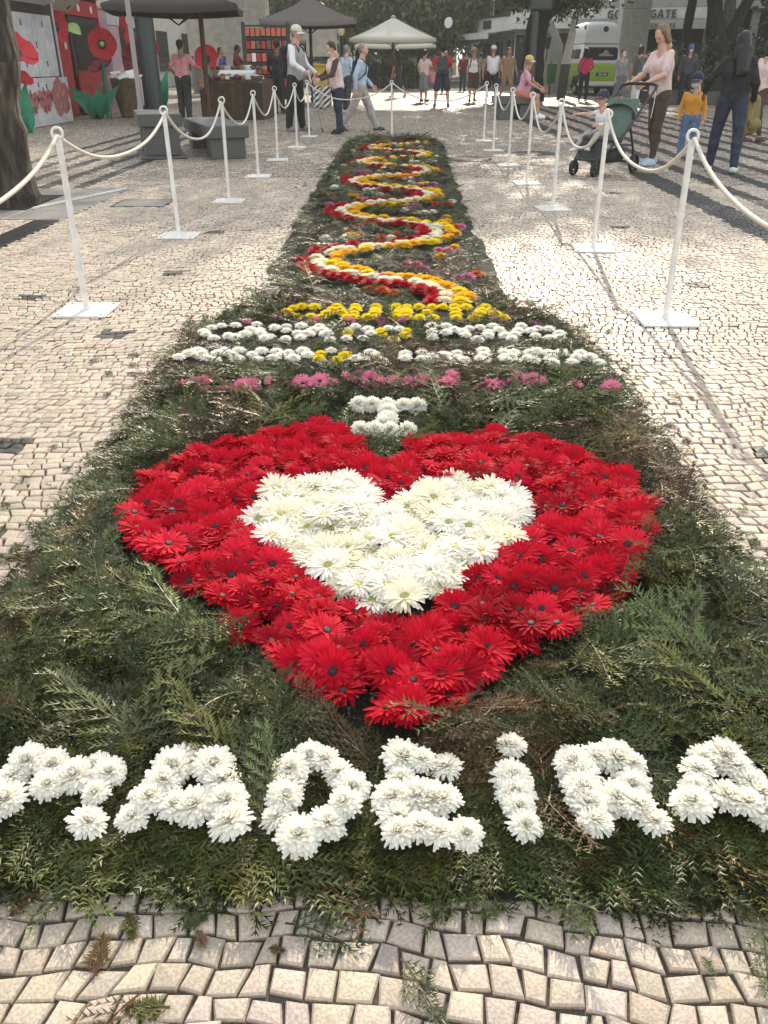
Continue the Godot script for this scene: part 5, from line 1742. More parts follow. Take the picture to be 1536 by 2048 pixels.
	for k in 6:
		g.box(Vector3(0, 0.55 + 0.33 * k, 0), Vector3(1.22, 0.05, 0.08), Basis(), 0.005)
	part("frame", g, M.iron_green, rack)
	var mats := [M.print_pink, M.board_red, M.dot_white, M.wood_pale, M.orange_card]
	for r in 5:
		for k in 8:
			var cg := Geo.new()
			cg.box(Vector3(-0.54 + 0.154 * k, 0.72 + 0.33 * r, 0.05), Vector3(0.125, 0.2 + 0.03 * rng.randf(), 0.012), Basis(Vector3.BACK, rng.randf_range(-0.06, 0.06)), 0.002)
			part("card", cg, M.orange_card if r == 4 else mats[(k * 3 + r * 2 + rng.randi() % 2) % 5], rack)
	var back := Geo.new()
	back.box(Vector3(0, 1.2, -0.05), Vector3(1.2, 1.9, 0.02))
	part("back_board", back, M.interior_dark, rack)


# ---------------------------------------------------------------- benches, columns, bins
func stone_bench(label: String, at: Vector3, turn: float, length: float, depth: float, height: float, m: Material, foot := true) -> void:
	var t := thing("stone_bench", label, "bench", at, turn)
	var g := Geo.new()
	g.box(Vector3(0, height - 0.085, 0), Vector3(length, 0.17, depth), Basis(), 0.012)
	part("seat", g, m, t)
	for s in [-1, 1]:
		g = Geo.new()
		g.box(Vector3(s * (length / 2 - 0.24), (height - 0.17) / 2 + (0.02 if foot else 0.0), 0), Vector3(0.36, height - 0.172 - (0.04 if foot else 0.0), depth * 0.82), Basis(), 0.01)
		part("support", g, m, t)
	if foot:
		g = Geo.new()
		g.box(Vector3(0, 0.02, 0), Vector3(length + 0.06, 0.036, depth + 0.04), Basis(), 0.008)
		part("plinth", g, m, t)


func build_street_furniture() -> void:
	stone_bench("dark stone bench nearer the tree, left of the second bench", Vector3(-3.72, 0, -13.75), -1.25, 1.4, 0.62, 0.6, M.bench_stone)
	stone_bench("long dark stone bench beside the left ropes", Vector3(-2.95, 0, -14.15), -1.2, 2.3, 0.62, 0.45, M.bench_stone, false)
	stone_bench("dark stone bench with the pink clad man sitting on it", Vector3(2.75, 0, -23.0), 0.15, 1.0, 0.7, 0.52, M.bench_stone, false)
	# grey pole and dark column behind the benches
	var t := thing("grey_pole", "slim grey metal pole rising behind the left benches", "pole", Vector3(-4.28, 0, -14.9))
	var g := Geo.new()
	g.tube([Vector3(0, 0, 0), Vector3(0, 4.6, 0)], [0.04], 12)
	part("shaft", g, M.steel_grey, t)
	g = Geo.new()
	g.lathe([Vector2(0.1, 0), Vector2(0.1, 0.012), Vector2(0.045, 0.03), Vector2(0.04, 0.03)], 14)
	part("foot", g, M.steel_grey, t)
	t = thing("dark_column", "broad smooth dark green column left of the red shirted man", "column", Vector3(-6.7, 0, -24.6))
	g = Geo.new()
	g.lathe([Vector2(0.3, 0), Vector2(0.3, 0.2), Vector2(0.24, 0.26), Vector2(0.235, 4.8), Vector2(0.3, 4.9), Vector2(0.3, 5.0), Vector2(0, 5.0)], 20)
	part("shaft", g, M.iron_green, t)
	t = thing("lamp_column", "dark green column with a square box at its top near the seated man", "lamp column", Vector3(3.95, 0, -29.2))
	g = Geo.new()
	g.lathe([Vector2(0.24, 0), Vector2(0.24, 0.1), Vector2(0.15, 0.35), Vector2(0.12, 0.5), Vector2(0.105, 2.6)], 16)
	part("shaft", g, M.iron_green, t)
	g = Geo.new()
	g.box(Vector3(0.15, 2.95, 0), Vector3(0.62, 0.62, 0.3), Basis(), 0.03)
	part("box", g, M.iron_green, t)
	t = thing("street_lamp", "street lamp with a yellowish glass globe beyond the brown parasol", "street lamp", Vector3(-2.42, 0, -36.5))
	g = Geo.new()
	g.lathe([Vector2(0.12, 0), Vector2(0.1, 0.4), Vector2(0.05, 0.5), Vector2(0.04, 2.1), Vector2(0.08, 2.14)], 12)
	part("post", g, M.iron_black, t)
	g = Geo.new()
	g.ball(Vector3(0, 2.3, 0), Vector3(0.14, 0.17, 0.14), Basis(), 10, 14)
	part("globe", g, M.globe, t)
	g = Geo.new()
	g.lathe([Vector2(0.06, 2.46), Vector2(0.03, 2.5), Vector2(0, 2.56)], 10)
	part("cap", g, M.iron_black, t)
	t = thing("flag_pole", "thin pale pole at the right in front of the shrubs", "pole", Vector3(11.65, 0, -33.6))
	g = Geo.new()
	g.tube([Vector3.ZERO, Vector3(-0.02, 4.6, 0)], [0.035, 0.03], 8)
	part("shaft", g, M.steel_grey, t)
	# leaning pointed board before the van
	t = thing("leaning_board", "tall pointed pale board with a dark lower half leaning before the van", "board", Vector3(6.02, 0, -35.4))
	g = Geo.new()
	g.prism(PackedVector2Array([Vector2(-0.14, 1.2), Vector2(0.2, 1.2), Vector2(0.3, 2.2), Vector2(0.2, 2.85), Vector2(0.14, 2.86), Vector2(0.06, 2.3)]), 0.05)
	part("pale_blade", g, M.stone_pale, t)
	g = Geo.new()
	g.prism(PackedVector2Array([Vector2(-0.2, 0), Vector2(0.12, 0), Vector2(0.21, 1.19), Vector2(-0.14, 1.19)]), 0.07)
	part("dark_foot", g, M.frame_dark, t)
	# bins
	t = thing("wheeled_bin", "bright yellow wheeled bin beyond the man in the cap", "bin", Vector3(-3.0, 0, -33))
	g = Geo.new()
	g.prism(PackedVector2Array([Vector2(-0.23, 0.12), Vector2(0.23, 0.12), Vector2(0.3, 1.1), Vector2(-0.3, 1.1)]), 0.55)
	part("body", g, M.plastic_yellow, t)
	g = Geo.new()
	g.box(Vector3(0, 1.16, 0), Vector3(0.66, 0.08, 0.62), Basis(), 0.03)
	part("lid", g, M.plastic_yellow, t)
	for s in [-1, 1]:
		g = Geo.new()
		g.lathe([Vector2(0, -0.03), Vector2(0.1, -0.03), Vector2(0.1, 0.03), Vector2(0, 0.03)], 14, Transform3D(Basis(Vector3.RIGHT, PI / 2), Vector3(0.2 * s, 0.1, 0.28)), false)
		part("wheel", g, M.rubber, t)
	t = thing("green_bin", "green litter bin on a post left of the van", "bin", Vector3(6.35, 0, -40.5))
	g = Geo.new()
	g.lathe([Vector2(0.0, 0.45), Vector2(0.18, 0.45), Vector2(0.22, 1.15), Vector2(0.24, 1.2), Vector2(0.2, 1.22), Vector2(0, 1.2)], 14)
	part("body", g, M.plastic_green, t)
	g = Geo.new()
	g.tube([Vector3(0, 0, -0.2), Vector3(0, 1.3, -0.2)], [0.035], 8)
	part("post", g, M.iron_green, t)


# ---------------------------------------------------------------- the camper van
func ring(y: float, half: float, rear: float, front: float, r: float, n := 6) -> Array:   # a rounded rectangle on the plan, anticlockwise seen from above
	var out := []
	for c in [[half - r, rear - r, 0.0], [-half + r, rear - r, PI / 2], [-half + r, front + r, PI], [half - r, front + r, PI * 1.5]]:
		for k in n:
			var a: float = c[2] + PI / 2 * k / (n - 1)
			# angle counted from +x towards +z, walked so that the ring runs clockwise from above; quads below are emitted to face outwards
			out.push_back(Vector3(c[0] + cos(a) * r, y, c[1] + sin(a) * r))
	return out


func loft(g: Geo, rings: Array, cap_top := false, cap_bottom := false) -> void:
	g.group = 0
	for k in rings.size() - 1:
		var n: int = rings[k].size()
		for j in n:
			var j2 := (j + 1) % n
			g.quad(rings[k][j], rings[k + 1][j], rings[k + 1][j2], rings[k][j2])
	for e in 2:
		if (e == 0 and not cap_top) or (e == 1 and not cap_bottom):
			continue
		var r: Array = rings[-1] if e == 0 else rings[0]
		var m := Vector3.ZERO
		for p in r:
			m += p
		m /= r.size()
		for j in r.size():
			if e == 0:
				g.tri(m, r[(j + 1) % r.size()], r[j])
			else:
				g.tri(m, r[j], r[(j + 1) % r.size()])


func build_van() -> void:
	var t := thing("camper_van", "lime green and white camper van with a high white roof, seen from behind", "van", Vector3(8.15, 0, -41.6), 0.05)
	var R := 2.1
	var F := -2.1
	var g := Geo.new()
	loft(g, [ring(0.36, 0.8, R - 0.08, F + 0.1, 0.2), ring(0.45, 0.86, R, F + 0.02, 0.22), ring(0.8, 0.9, R + 0.02, F, 0.24), ring(1.22, 0.89, R - 0.02, F, 0.26)], false, true)
	part("lower_body", g, M.paint_lime, t)
	g = Geo.new()
	loft(g, [ring(1.222, 0.888, R - 0.022, F + 0.002, 0.26), ring(1.28, 0.895, R - 0.02, F + 0.01, 0.27), ring(1.34, 0.86, R - 0.06, F + 0.06, 0.27), ring(1.72, 0.8, R - 0.16, F + 0.24, 0.28), ring(1.9, 0.76, R - 0.22, F + 0.36, 0.3), ring(1.95, 0.73, R - 0.25, F + 0.4, 0.3)], true)
	part("upper_body", g, M.paint_white, t)
	g = Geo.new()
	loft(g, [ring(1.955, 0.77, R - 0.2, F + 0.34, 0.28), ring(2.0, 0.76, R - 0.21, F + 0.36, 0.28), ring(2.3, 0.74, R - 0.25, F + 0.55, 0.28), ring(2.56, 0.7, R - 0.32, F + 0.95, 0.3), ring(2.68, 0.62, R - 0.42, F + 1.3, 0.3), ring(2.73, 0.45, R - 0.6, F + 1.6, 0.3)], true)
	part("high_roof", g, M.paint_white, t)
	g = Geo.new()
	g.lathe([Vector2(0, 0), Vector2(0.1, 0), Vector2(0.11, 0.015), Vector2(0.085, 0.03), Vector2(0, 0.03)], 20, Transform3D(Basis(Vector3.RIGHT, PI / 2 - 0.12), Vector3(0.1, 2.46, R - 0.285)))
	part("roof_vent", g, M.frame_dark, t)
	# rear window with its rubber seal and a pale sticker
	var tilt := Basis(Vector3.RIGHT, -0.24)
	g = Geo.new()
	g.prism(rounded(1.3, 0.48, 0.1), 0.03, Transform3D(tilt, Vector3(0, 1.57, R - 0.105)))
	var seal := part("rear_window", g, M.rubber, t)
	g = Geo.new()
	g.prism(rounded(1.22, 0.4, 0.08), 0.03, Transform3D(tilt, Vector3(0, 1.571, R - 0.098)))
	part("pane", g, M.glass_dark, seal)
	g = Geo.new()
	g.prism(PackedVector2Array([Vector2(-0.2, -0.1), Vector2(0.42, -0.1), Vector2(0.42, -0.05), Vector2(0.26, -0.03), Vector2(0.16, 0.12), Vector2(0.06, 0.14), Vector2(-0.02, 0.02), Vector2(-0.2, -0.04)]), 0.004, Transform3D(tilt, Vector3(0.05, 1.575, R - 0.08)))
	part("sticker", g, M.steel_grey, seal)
	# engine lid lines, plate, lamps, bumper
	g = Geo.new()
	g.prism(rounded(1.16, 0.42, 0.06), 0.02, Transform3D(Basis(Vector3.RIGHT, -0.05), Vector3(0, 0.9, R + 0.012)))
	part("engine_lid", g, M.paint_lime, t)
	g = Geo.new()
	g.box(Vector3(0.05, 0.81, R + 0.035), Vector3(0.5, 0.13, 0.02), Basis(), 0.005)
	var plate := part("number_plate", g, M.iron_black, t)
	lettering("46-46", 0.085, M.letter_white, plate, Vector3(-0.1, 0.81, R + 0.05), 0.0, false, 0.008)
	for s in [-1, 1]:
		g = Geo.new()
		g.ball(Vector3(0.76 * s, 0.92, R - 0.01), Vector3(0.06, 0.15, 0.03), Basis(), 8, 12)
		part("tail_lamp", g, M.lamp_red, t)
	g = Geo.new()
	g.box(Vector3(0, 0.46, R + 0.08), Vector3(1.72, 0.17, 0.1), Basis(), 0.04)
	for s in [-1, 1]:
		g.box(Vector3(0.83 * s, 0.46, R - 0.08), Vector3(0.1, 0.17, 0.36), Basis(), 0.03)
	part("bumper", g, M.paint_white, t)
	for s in [-1, 1]:
		for k in 3:
			g = Geo.new()
			var basis := Basis(Vector3.UP, PI / 2 * s) * Basis(Vector3.RIGHT, -0.15)
			g.prism(rounded(0.98, 0.36, 0.07), 0.03, Transform3D(basis, Vector3(0.825 * s, 1.56, 1.1 - 1.12 * k)))
			var wn := part("side_window", g, M.rubber, t)
			g = Geo.new()
			g.prism(rounded(0.9, 0.29, 0.05), 0.034, Transform3D(basis, Vector3(0.829 * s, 1.56, 1.1 - 1.12 * k)))
			part("pane", g, M.glass_dark, wn)
		for z in [1.2, -1.2]:
			var w := Geo.new()
			w.lathe([Vector2(0.2, -0.09), Vector2(0.31, -0.085), Vector2(0.33, -0.05), Vector2(0.33, 0.05), Vector2(0.31, 0.085), Vector2(0.2, 0.09)], 22, Transform3D(Basis(Vector3.BACK, -PI / 2 * s), Vector3(0.76 * s, 0.33, z)))
			var wheel := part("wheel", w, M.rubber, t)
			w = Geo.new()
			w.lathe([Vector2(0.0, 0.06), Vector2(0.12, 0.075), Vector2(0.14, 0.05), Vector2(0.2, 0.085), Vector2(0.205, 0.0)], 22, Transform3D(Basis(Vector3.BACK, -PI / 2 * s), Vector3(0.76 * s, 0.33, z)))
			part("rim", w, M.paint_white, wheel)
			w = Geo.new()
			var arch := PackedVector2Array()
			for j in 13:
				arch.push_back(Vector2(cos(PI * j / 12.0), sin(PI * j / 12.0)) * 0.4)
			w.prism(arch, 0.02, Transform3D(Basis(Vector3.UP, PI / 2), Vector3(0.893 * s, 0.36, z)))
			part("wheel_arch", w, M.interior_dark, t)
		var mg := Geo.new()
		mg.box(Vector3(0.98 * s, 1.5, -1.75), Vector3(0.12, 0.18, 0.05), Basis(), 0.02)
		mg.tube([Vector3(0.85 * s, 1.4, -1.75), Vector3(0.96 * s, 1.45, -1.75)], [0.012], 6)
		part("mirror", mg, M.chrome, t)


func rounded(w: float, h: float, r: float) -> PackedVector2Array:
	var o := PackedVector2Array()
	for c in [[w / 2 - r, h / 2 - r, 0.0], [-w / 2 + r, h / 2 - r, PI / 2], [-w / 2 + r, -h / 2 + r, PI], [w / 2 - r, -h / 2 + r, PI * 1.5]]:
		for k in 6:
			var a: float = c[2] + PI / 2 * k / 5.0
			o.push_back(Vector2(c[0] + cos(a) * r, c[1] + sin(a) * r))
	return o


# ---------------------------------------------------------------- the pushchair
func build_stroller() -> void:
	# forward is +z before turning
	var t := thing("stroller", "dark green three-quarter seen pushchair with black frame and folded hood", "pushchair", Vector3(2.52, 0, -11.45), -0.72)
	var frame := Geo.new()
	for s in [-1.0, 1.0]:
		frame.tube([Vector3(0.16 * s, 0.2, 0.36), Vector3(0.22 * s, 0.36, 0.12), Vector3(0.24 * s, 0.52, -0.16), Vector3(0.25 * s, 0.8, -0.5), Vector3(0.25 * s, 0.95, -0.72)], [0.015], 8)
		frame.tube([Vector3(0.24 * s, 0.55, -0.2), Vector3(0.26 * s, 0.3, -0.3), Vector3(0.26 * s, 0.13, -0.36)], [0.015], 8)
		frame.tube([Vector3(0.24 * s, 0.36, 0.1), Vector3(0.25 * s, 0.33, -0.28)], [0.012], 8)
		frame.tube([Vector3(0.16 * s, 0.2, 0.36), Vector3(0.14 * s, 0.16, 0.38)], [0.018], 8)
	frame.tube([Vector3(-0.26, 0.13, -0.36), Vector3(0.26, 0.13, -0.36)], [0.012], 8)
	frame.tube([Vector3(-0.16, 0.2, 0.36), Vector3(0.16, 0.2, 0.36)], [0.012], 8)
	part("frame", frame, M.iron_black, t)
	var g := Geo.new()
	g.tube([Vector3(-0.25, 0.94, -0.71), Vector3(-0.24, 0.99, -0.77), Vector3(-0.15, 1.01, -0.8), Vector3(0.15, 1.01, -0.8), Vector3(0.24, 0.99, -0.77), Vector3(0.25, 0.94, -0.71)], [0.019], 10)
	part("handlebar", g, M.rubber, t)
	# seat shell, back and foot rest
	g = Geo.new()
	g.box(Vector3(0, 0.4, 0.03), Vector3(0.4, 0.06, 0.34), Basis(Vector3.RIGHT, -0.1), 0.02)
	part("seat", g, M.cloth_charcoal, t)
	g = Geo.new()
	g.box(Vector3(0, 0.62, -0.28), Vector3(0.42, 0.56, 0.05), Basis(Vector3.RIGHT, -0.62), 0.02)
	part("backrest", g, M.cloth_teal, t)
	g = Geo.new()
	g.box(Vector3(0, 0.29, 0.24), Vector3(0.34, 0.24, 0.04), Basis(Vector3.RIGHT, -0.5), 0.015)
	g.box(Vector3(0, 0.19, 0.36), Vector3(0.3, 0.03, 0.14), Basis(), 0.01)
	part("footrest", g, M.iron_black, t)
	# the hood: folds between three bows
	g = Geo.new()
	var rows := []
	for i in 9:
		var a := -0.15 + 1.35 * i / 8.0
		var row := []
		for j in 13:
			var b := PI * j / 12.0
			var puff := 1.0 + 0.035 * cos(i * PI)
			row.push_back(Vector3(cos(b) * 0.245, 0, 0) + Vector3(0, 0.6, -0.26) + Vector3(0, cos(a + 0.35), -sin(a + 0.35) * 1.05) * (0.05 + 0.2 * sin(b)) * puff * lerpf(0.75, 1.35, float(i) / 8.0))
		rows.push_back(row)
	g.sheet(rows)
	part("hood", g, M.cloth_teal, t)
	for i in 3:
		var a := [0.2, 0.87, 1.55][i] as float
		var path := []
		for j in 13:
			var b := PI * j / 12.0
			path.push_back(Vector3(cos(b) * 0.25, 0.6, -0.26) + Vector3(0, cos(a), -sin(a) * 1.05) * (0.05 + 0.212 * sin(b)) * lerpf(0.75, 1.35, float(i) / 2.0))
		g = Geo.new()
		g.tube(path, [0.009], 6)
		part("hood_bow", g, M.steel_grey if i == 1 else M.iron_black, t)
	# basket below
	part("basket", nets([[Vector3(-0.12, 0.22, -0.2), Vector3(-0.1, 0.2, 0.12), 0.09, 0.07], [Vector3(0.12, 0.22, -0.2), Vector3(0.1, 0.2, 0.12), 0.09, 0.07]], 0.02, 0.05), M.cloth_black, t)
	for s in [-1.0, 1.0]:
		for k in 2:
			var c := Vector3(0.15 * s, 0.09, 0.4) if k == 0 else Vector3(0.27 * s, 0.115, -0.36)
			var r := 0.09 if k == 0 else 0.115
			var side := Transform3D(Basis(Vector3.BACK, -PI / 2 * s), c)
			g = Geo.new()
			g.lathe([Vector2(r * 0.72, -0.02), Vector2(r * 0.95, -0.02), Vector2(r, -0.01), Vector2(r, 0.01), Vector2(r * 0.95, 0.02), Vector2(r * 0.72, 0.02), Vector2(r * 0.72, -0.02)], 20, side)
			var w := part("wheel", g, M.rubber, t)
			g = Geo.new()
			for j in 6:
				var a := TAU * j / 6.0
				g.box(side * Vector3(cos(a) * r * 0.4, 0, sin(a) * r * 0.4), Vector3(0.012, r * 0.72, 0.016), Basis(Vector3.RIGHT, -a + PI / 2))
			g.lathe([Vector2(0, -0.025), Vector2(r * 0.2, -0.025), Vector2(r * 0.2, 0.025), Vector2(0, 0.025)], 10, side, false)
			part("rim", g, M.frame_dark, w)
			if k == 0:
				g = Geo.new()
				g.tube([Vector3(0.15 * s, 0.09, 0.4), Vector3(0.15 * s, 0.17, 0.38)], [0.03, 0.02], 8)
				part("fork", g, M.iron_black, t)
	g = Geo.new()
	g.tube([Vector3(0.24, 0.97, -0.75), Vector3(0.25, 0.8, -0.74), Vector3(0.24, 0.62, -0.72)], [0.008], 6, true, 0.4)
	part("wrist_strap", g, M.dot_white, t)


# ---------------------------------------------------------------- bodies: distance fields meshed as surface nets
func nets(caps: Array, cell: float, k: float, planes := []) -> ArrayMesh:   # caps: [from, to, radius, radius]; planes: [point, normal] cut away the side the normal points to
	var lo := Vector3.ONE * 1e9
	var hi := -lo
	for c in caps:
		var r: float = maxf(c[2], c[3]) + cell * 2.0
		lo = lo.min((c[0] as Vector3).min(c[1]) - Vector3.ONE * r)
		hi = hi.max((c[0] as Vector3).max(c[1]) + Vector3.ONE * r)
	var nx := int((hi.x - lo.x) / cell) + 2
	var ny := int((hi.y - lo.y) / cell) + 2
	var nz := int((hi.z - lo.z) / cell) + 2
	var f := PackedFloat32Array()
	f.resize(nx * ny * nz)
	f.fill(9.0)
	for c in caps:
		var a: Vector3 = c[0]
		var ra: float = c[2]
		var dr: float = c[3] - ra
		var ba: Vector3 = c[1] - a
		var bb := maxf(ba.length_squared(), 1e-9)
		var r: float = maxf(c[2], c[3]) + maxf(k, cell * 1.8)
		var l := ((a.min(c[1]) - Vector3.ONE * r - lo) / cell).floor()
		var h := ((a.max(c[1]) + Vector3.ONE * r - lo) / cell).ceil()
		for z in range(maxi(0, int(l.z)), mini(nz, int(h.z) + 1)):
			for y in range(maxi(0, int(l.y)), mini(ny, int(h.y) + 1)):
				var i := (z * ny + y) * nx + maxi(0, int(l.x))
				for x in range(maxi(0, int(l.x)), mini(nx, int(h.x) + 1)):
					var pa := lo + Vector3(x, y, z) * cell - a
					var t := clampf(pa.dot(ba) / bb, 0.0, 1.0)
					var d := (pa - ba * t).length() - ra - dr * t
					var old := f[i]
					if old < 8.0:
						var hh := maxf(k - absf(old - d), 0.0) / k
						d = minf(old, d) - hh * hh * k * 0.25
					f[i] = d
					i += 1
	for p in planes:
		var i := 0
		for z in nz:
			for y in ny:
				for x in nx:
					if f[i] < 1.0:
						f[i] = maxf(f[i], (lo + Vector3(x, y, z) * cell - p[0]).dot(p[1]))
					i += 1
	var v := PackedVector3Array()
	var n := PackedVector3Array()
	var at := PackedInt32Array()
	at.resize(nx * ny * nz)
	at.fill(-1)
	var sy := nx
	var sz := nx * ny
	var o := [0, 1, sy, sy + 1, sz, sz + 1, sz + sy, sz + sy + 1]
	var edges := [[0, 1], [2, 3], [4, 5], [6, 7], [0, 2], [1, 3], [4, 6], [5, 7], [0, 4], [1, 5], [2, 6], [3, 7]]
	var corner := []
	for q in 8:
		corner.push_back(Vector3(q & 1, (q >> 1) & 1, q >> 2))
	for z in nz - 1:
		for y in ny - 1:
			var i := (z * ny + y) * nx
			for x in nx - 1:
				var inside := 0
				for q in 8:
					if f[i + o[q]] < 0.0:
						inside += 1
				if inside > 0 and inside < 8:
					var sum := Vector3.ZERO
					var m := 0
					for e in edges:
						var fa := f[i + o[e[0]]]
						var fb := f[i + o[e[1]]]
						if (fa < 0.0) != (fb < 0.0):
							sum += corner[e[0]].lerp(corner[e[1]], clampf(fa / (fa - fb), 0.0, 1.0))
							m += 1
					at[i] = v.size()
					v.push_back(lo + (Vector3(x, y, z) + sum / m) * cell)
					n.push_back(Vector3.ZERO)
				i += 1
	var idx := PackedInt32Array()
	for z in range(1, nz - 1):
		for y in range(1, ny - 1):
			for x in range(1, nx - 1):
				var i := z * sz + y * sy + x
				var s0 := f[i] < 0.0
				for ax in 3:
					var step: int = [1, sy, sz][ax]
					var s1 := f[i + step] < 0.0
					if s0 == s1:
						continue
					var p: int = [sy, sz, 1][ax]
					var q: int = [sz, 1, sy][ax]
					var a := at[i - p - q]
					var b := at[i - q]
					var c := at[i]
					var d := at[i - p]
					if a < 0 or b < 0 or c < 0 or d < 0:
						continue
					if not s0:
						var w := b
						b = d
						d = w
					idx.append_array([a, c, b, a, d, c])
					var nn := (v[b] - v[a]).cross(v[d] - v[a])
					n[a] += nn; n[b] += nn; n[c] += nn; n[d] += nn
	for i in n.size():
		n[i] = n[i].normalized()
	var arrays := []
	arrays.resize(Mesh.ARRAY_MAX)
	arrays[Mesh.ARRAY_VERTEX] = v
	arrays[Mesh.ARRAY_NORMAL] = n
	arrays[Mesh.ARRAY_INDEX] = idx
	var mesh := ArrayMesh.new()
	mesh.add_surface_from_arrays(Mesh.PRIMITIVE_TRIANGLES, arrays)
	return mesh


var proto := {}


func head_shape() -> ArrayMesh:
	var c := [[Vector3(0, 0.03, -0.016), Vector3(0, 0.026, 0.008), 0.082, 0.08], [Vector3(0, -0.005, 0.03), Vector3(0, -0.06, 0.042), 0.062, 0.044], [Vector3(0, -0.08, 0.05), Vector3(0, -0.088, 0.056), 0.024, 0.02],
		[Vector3(0, 0.008, 0.09), Vector3(0, -0.03, 0.108), 0.008, 0.012], [Vector3(-0.03, 0.02, 0.078), Vector3(0.03, 0.02, 0.078), 0.013, 0.013], [Vector3(-0.014, -0.06, 0.086), Vector3(0.014, -0.06, 0.086), 0.008, 0.008],
		[Vector3(0, -0.07, -0.014), Vector3(0, -0.17, -0.032), 0.05, 0.056]]
	for s in [-1.0, 1.0]:
		c.push_back([Vector3(0.03 * s, -0.028, 0.056), Vector3(0.034 * s, -0.045, 0.04), 0.03, 0.03])
		c.push_back([Vector3(0.079 * s, -0.002, -0.006), Vector3(0.076 * s, -0.035, 0.0), 0.014, 0.009])
	return nets(c, 0.0085, 0.022)


func hand_shape(side: float, curl: float) -> ArrayMesh:   # wrist at the origin, fingers down, the palm towards side x, thumb towards +z
	var c := [[Vector3(0, 0.02, 0), Vector3(0, -0.03, 0), 0.023, 0.02]]
	for k in 4:
		var z := -0.03 + 0.0195 * k
		var knuckle := Vector3(0, -0.088 - 0.006 * sin(k * 1.1), z * 1.05)
		c.push_back([Vector3(0, -0.025, z * 0.6), knuckle, 0.0145, 0.0115])
		var p := knuckle
		var a := 0.15 + curl * 0.6
		var l: float = [0.027, 0.034, 0.036, 0.033][k]
		for j in 3:
			var q := p + Vector3(side * sin(a), -cos(a), 0) * l
			c.push_back([p, q, 0.0092 - 0.0008 * j, 0.0084 - 0.0008 * j])
			p = q
			a += curl
			l *= 0.75
	var t := Vector3(side * 0.006, -0.03, 0.02)
	for q in [Vector3(side * 0.014, -0.055, 0.046), Vector3(side * (0.02 + 0.012 * curl), -0.082, 0.052 - 0.016 * curl), Vector3(side * (0.024 + 0.02 * curl), -0.104, 0.05 - 0.03 * curl)]:
		c.push_back([t, q, 0.0115, 0.009])
		t = q
	return nets(c, 0.0058, 0.006)


func hair_shape(style: String) -> ArrayMesh:
	var c := [[Vector3(0, 0.042, -0.022), Vector3(0, 0.03, -0.02), 0.087, 0.087]]
	var cut := [[Vector3(0, 0.036, 0.05), Vector3(0, -0.62, 0.78)]]
	match style:
		"short":
			c.push_back([Vector3(0, -0.01, -0.05), Vector3(0, -0.05, -0.05), 0.055, 0.045])
			for s in [-1.0, 1.0]:
				c.push_back([Vector3(0.05 * s, 0.04, 0.0), Vector3(0.066 * s, 0.0, -0.016), 0.04, 0.024])
		"bob":
			c.push_back([Vector3(0, 0.0, -0.055), Vector3(0, -0.11, -0.05), 0.06, 0.055])
			for s in [-1.0, 1.0]:
				c.push_back([Vector3(0.055 * s, 0.04, 0.012), Vector3(0.08 * s, -0.105, 0.012), 0.045, 0.026])
			cut = [[Vector3(0, 0.05, 0.055), Vector3(0, -0.25, 0.968)]]
		"long":
			c.push_back([Vector3(0, 0.0, -0.06), Vector3(0, -0.36, -0.12), 0.066, 0.07])
			for s in [-1.0, 1.0]:
				c.push_back([Vector3(0.055 * s, 0.03, 0.0), Vector3(0.09 * s, -0.2, -0.03), 0.045, 0.035])
				c.push_back([Vector3(0.05 * s, -0.1, -0.08), Vector3(0.07 * s, -0.4, -0.1), 0.06, 0.03])
			cut = [[Vector3(0, 0.05, 0.055), Vector3(0, -0.25, 0.968)]]
		"curly":
			for k in 26:
				var t := k * 2.4
				var h := 0.1 - 0.011 * k
				var r := 0.075 + 0.04 * clampf(-h * 6.0 + 0.4, 0.0, 1.0)
				c.push_back([Vector3(cos(t) * r * 0.95, h, -0.025 + sin(t) * r - 0.02), Vector3(cos(t) * r, h - 0.02, -0.03 + sin(t) * r - 0.02), 0.038, 0.036])
			cut = [[Vector3(0, 0.04, 0.05), Vector3(0, -0.35, 0.93)]]
	return nets(c, 0.011, 0.02, cut)


func cap_shapes() -> Array:
	var dome := Geo.new()
	dome.lathe([Vector2(0.09, 0.026), Vector2(0.1, 0.028), Vector2(0.103, 0.055), Vector2(0.093, 0.095), Vector2(0.065, 0.125), Vector2(0.03, 0.138), Vector2(0.01, 0.14), Vector2(0.008, 0.146), Vector2(0, 0.147)], 20, Transform3D(Basis.from_scale(Vector3(0.92, 1, 1.04)), Vector3(0, 0, -0.012)))
	var brim := Geo.new()
	var rows := []
	for k in 5:
		var row := []
		for j in 11:
			var t := -1.15 + 2.3 * j / 10.0
			var r := 0.088 + 0.075 * k / 4.0 * pow(cos(t * 0.95), 0.5)
			row.push_back(Vector3(sin(t) * (0.088 + 0.02 * k / 4.0), 0.036 - 0.018 * k / 4.0 - 0.018 * t * t, cos(t) * r))
		rows.push_back(row)
	rows.reverse()
	brim.sheet(rows, 0.004)
	return [dome.mesh(), brim.mesh()]


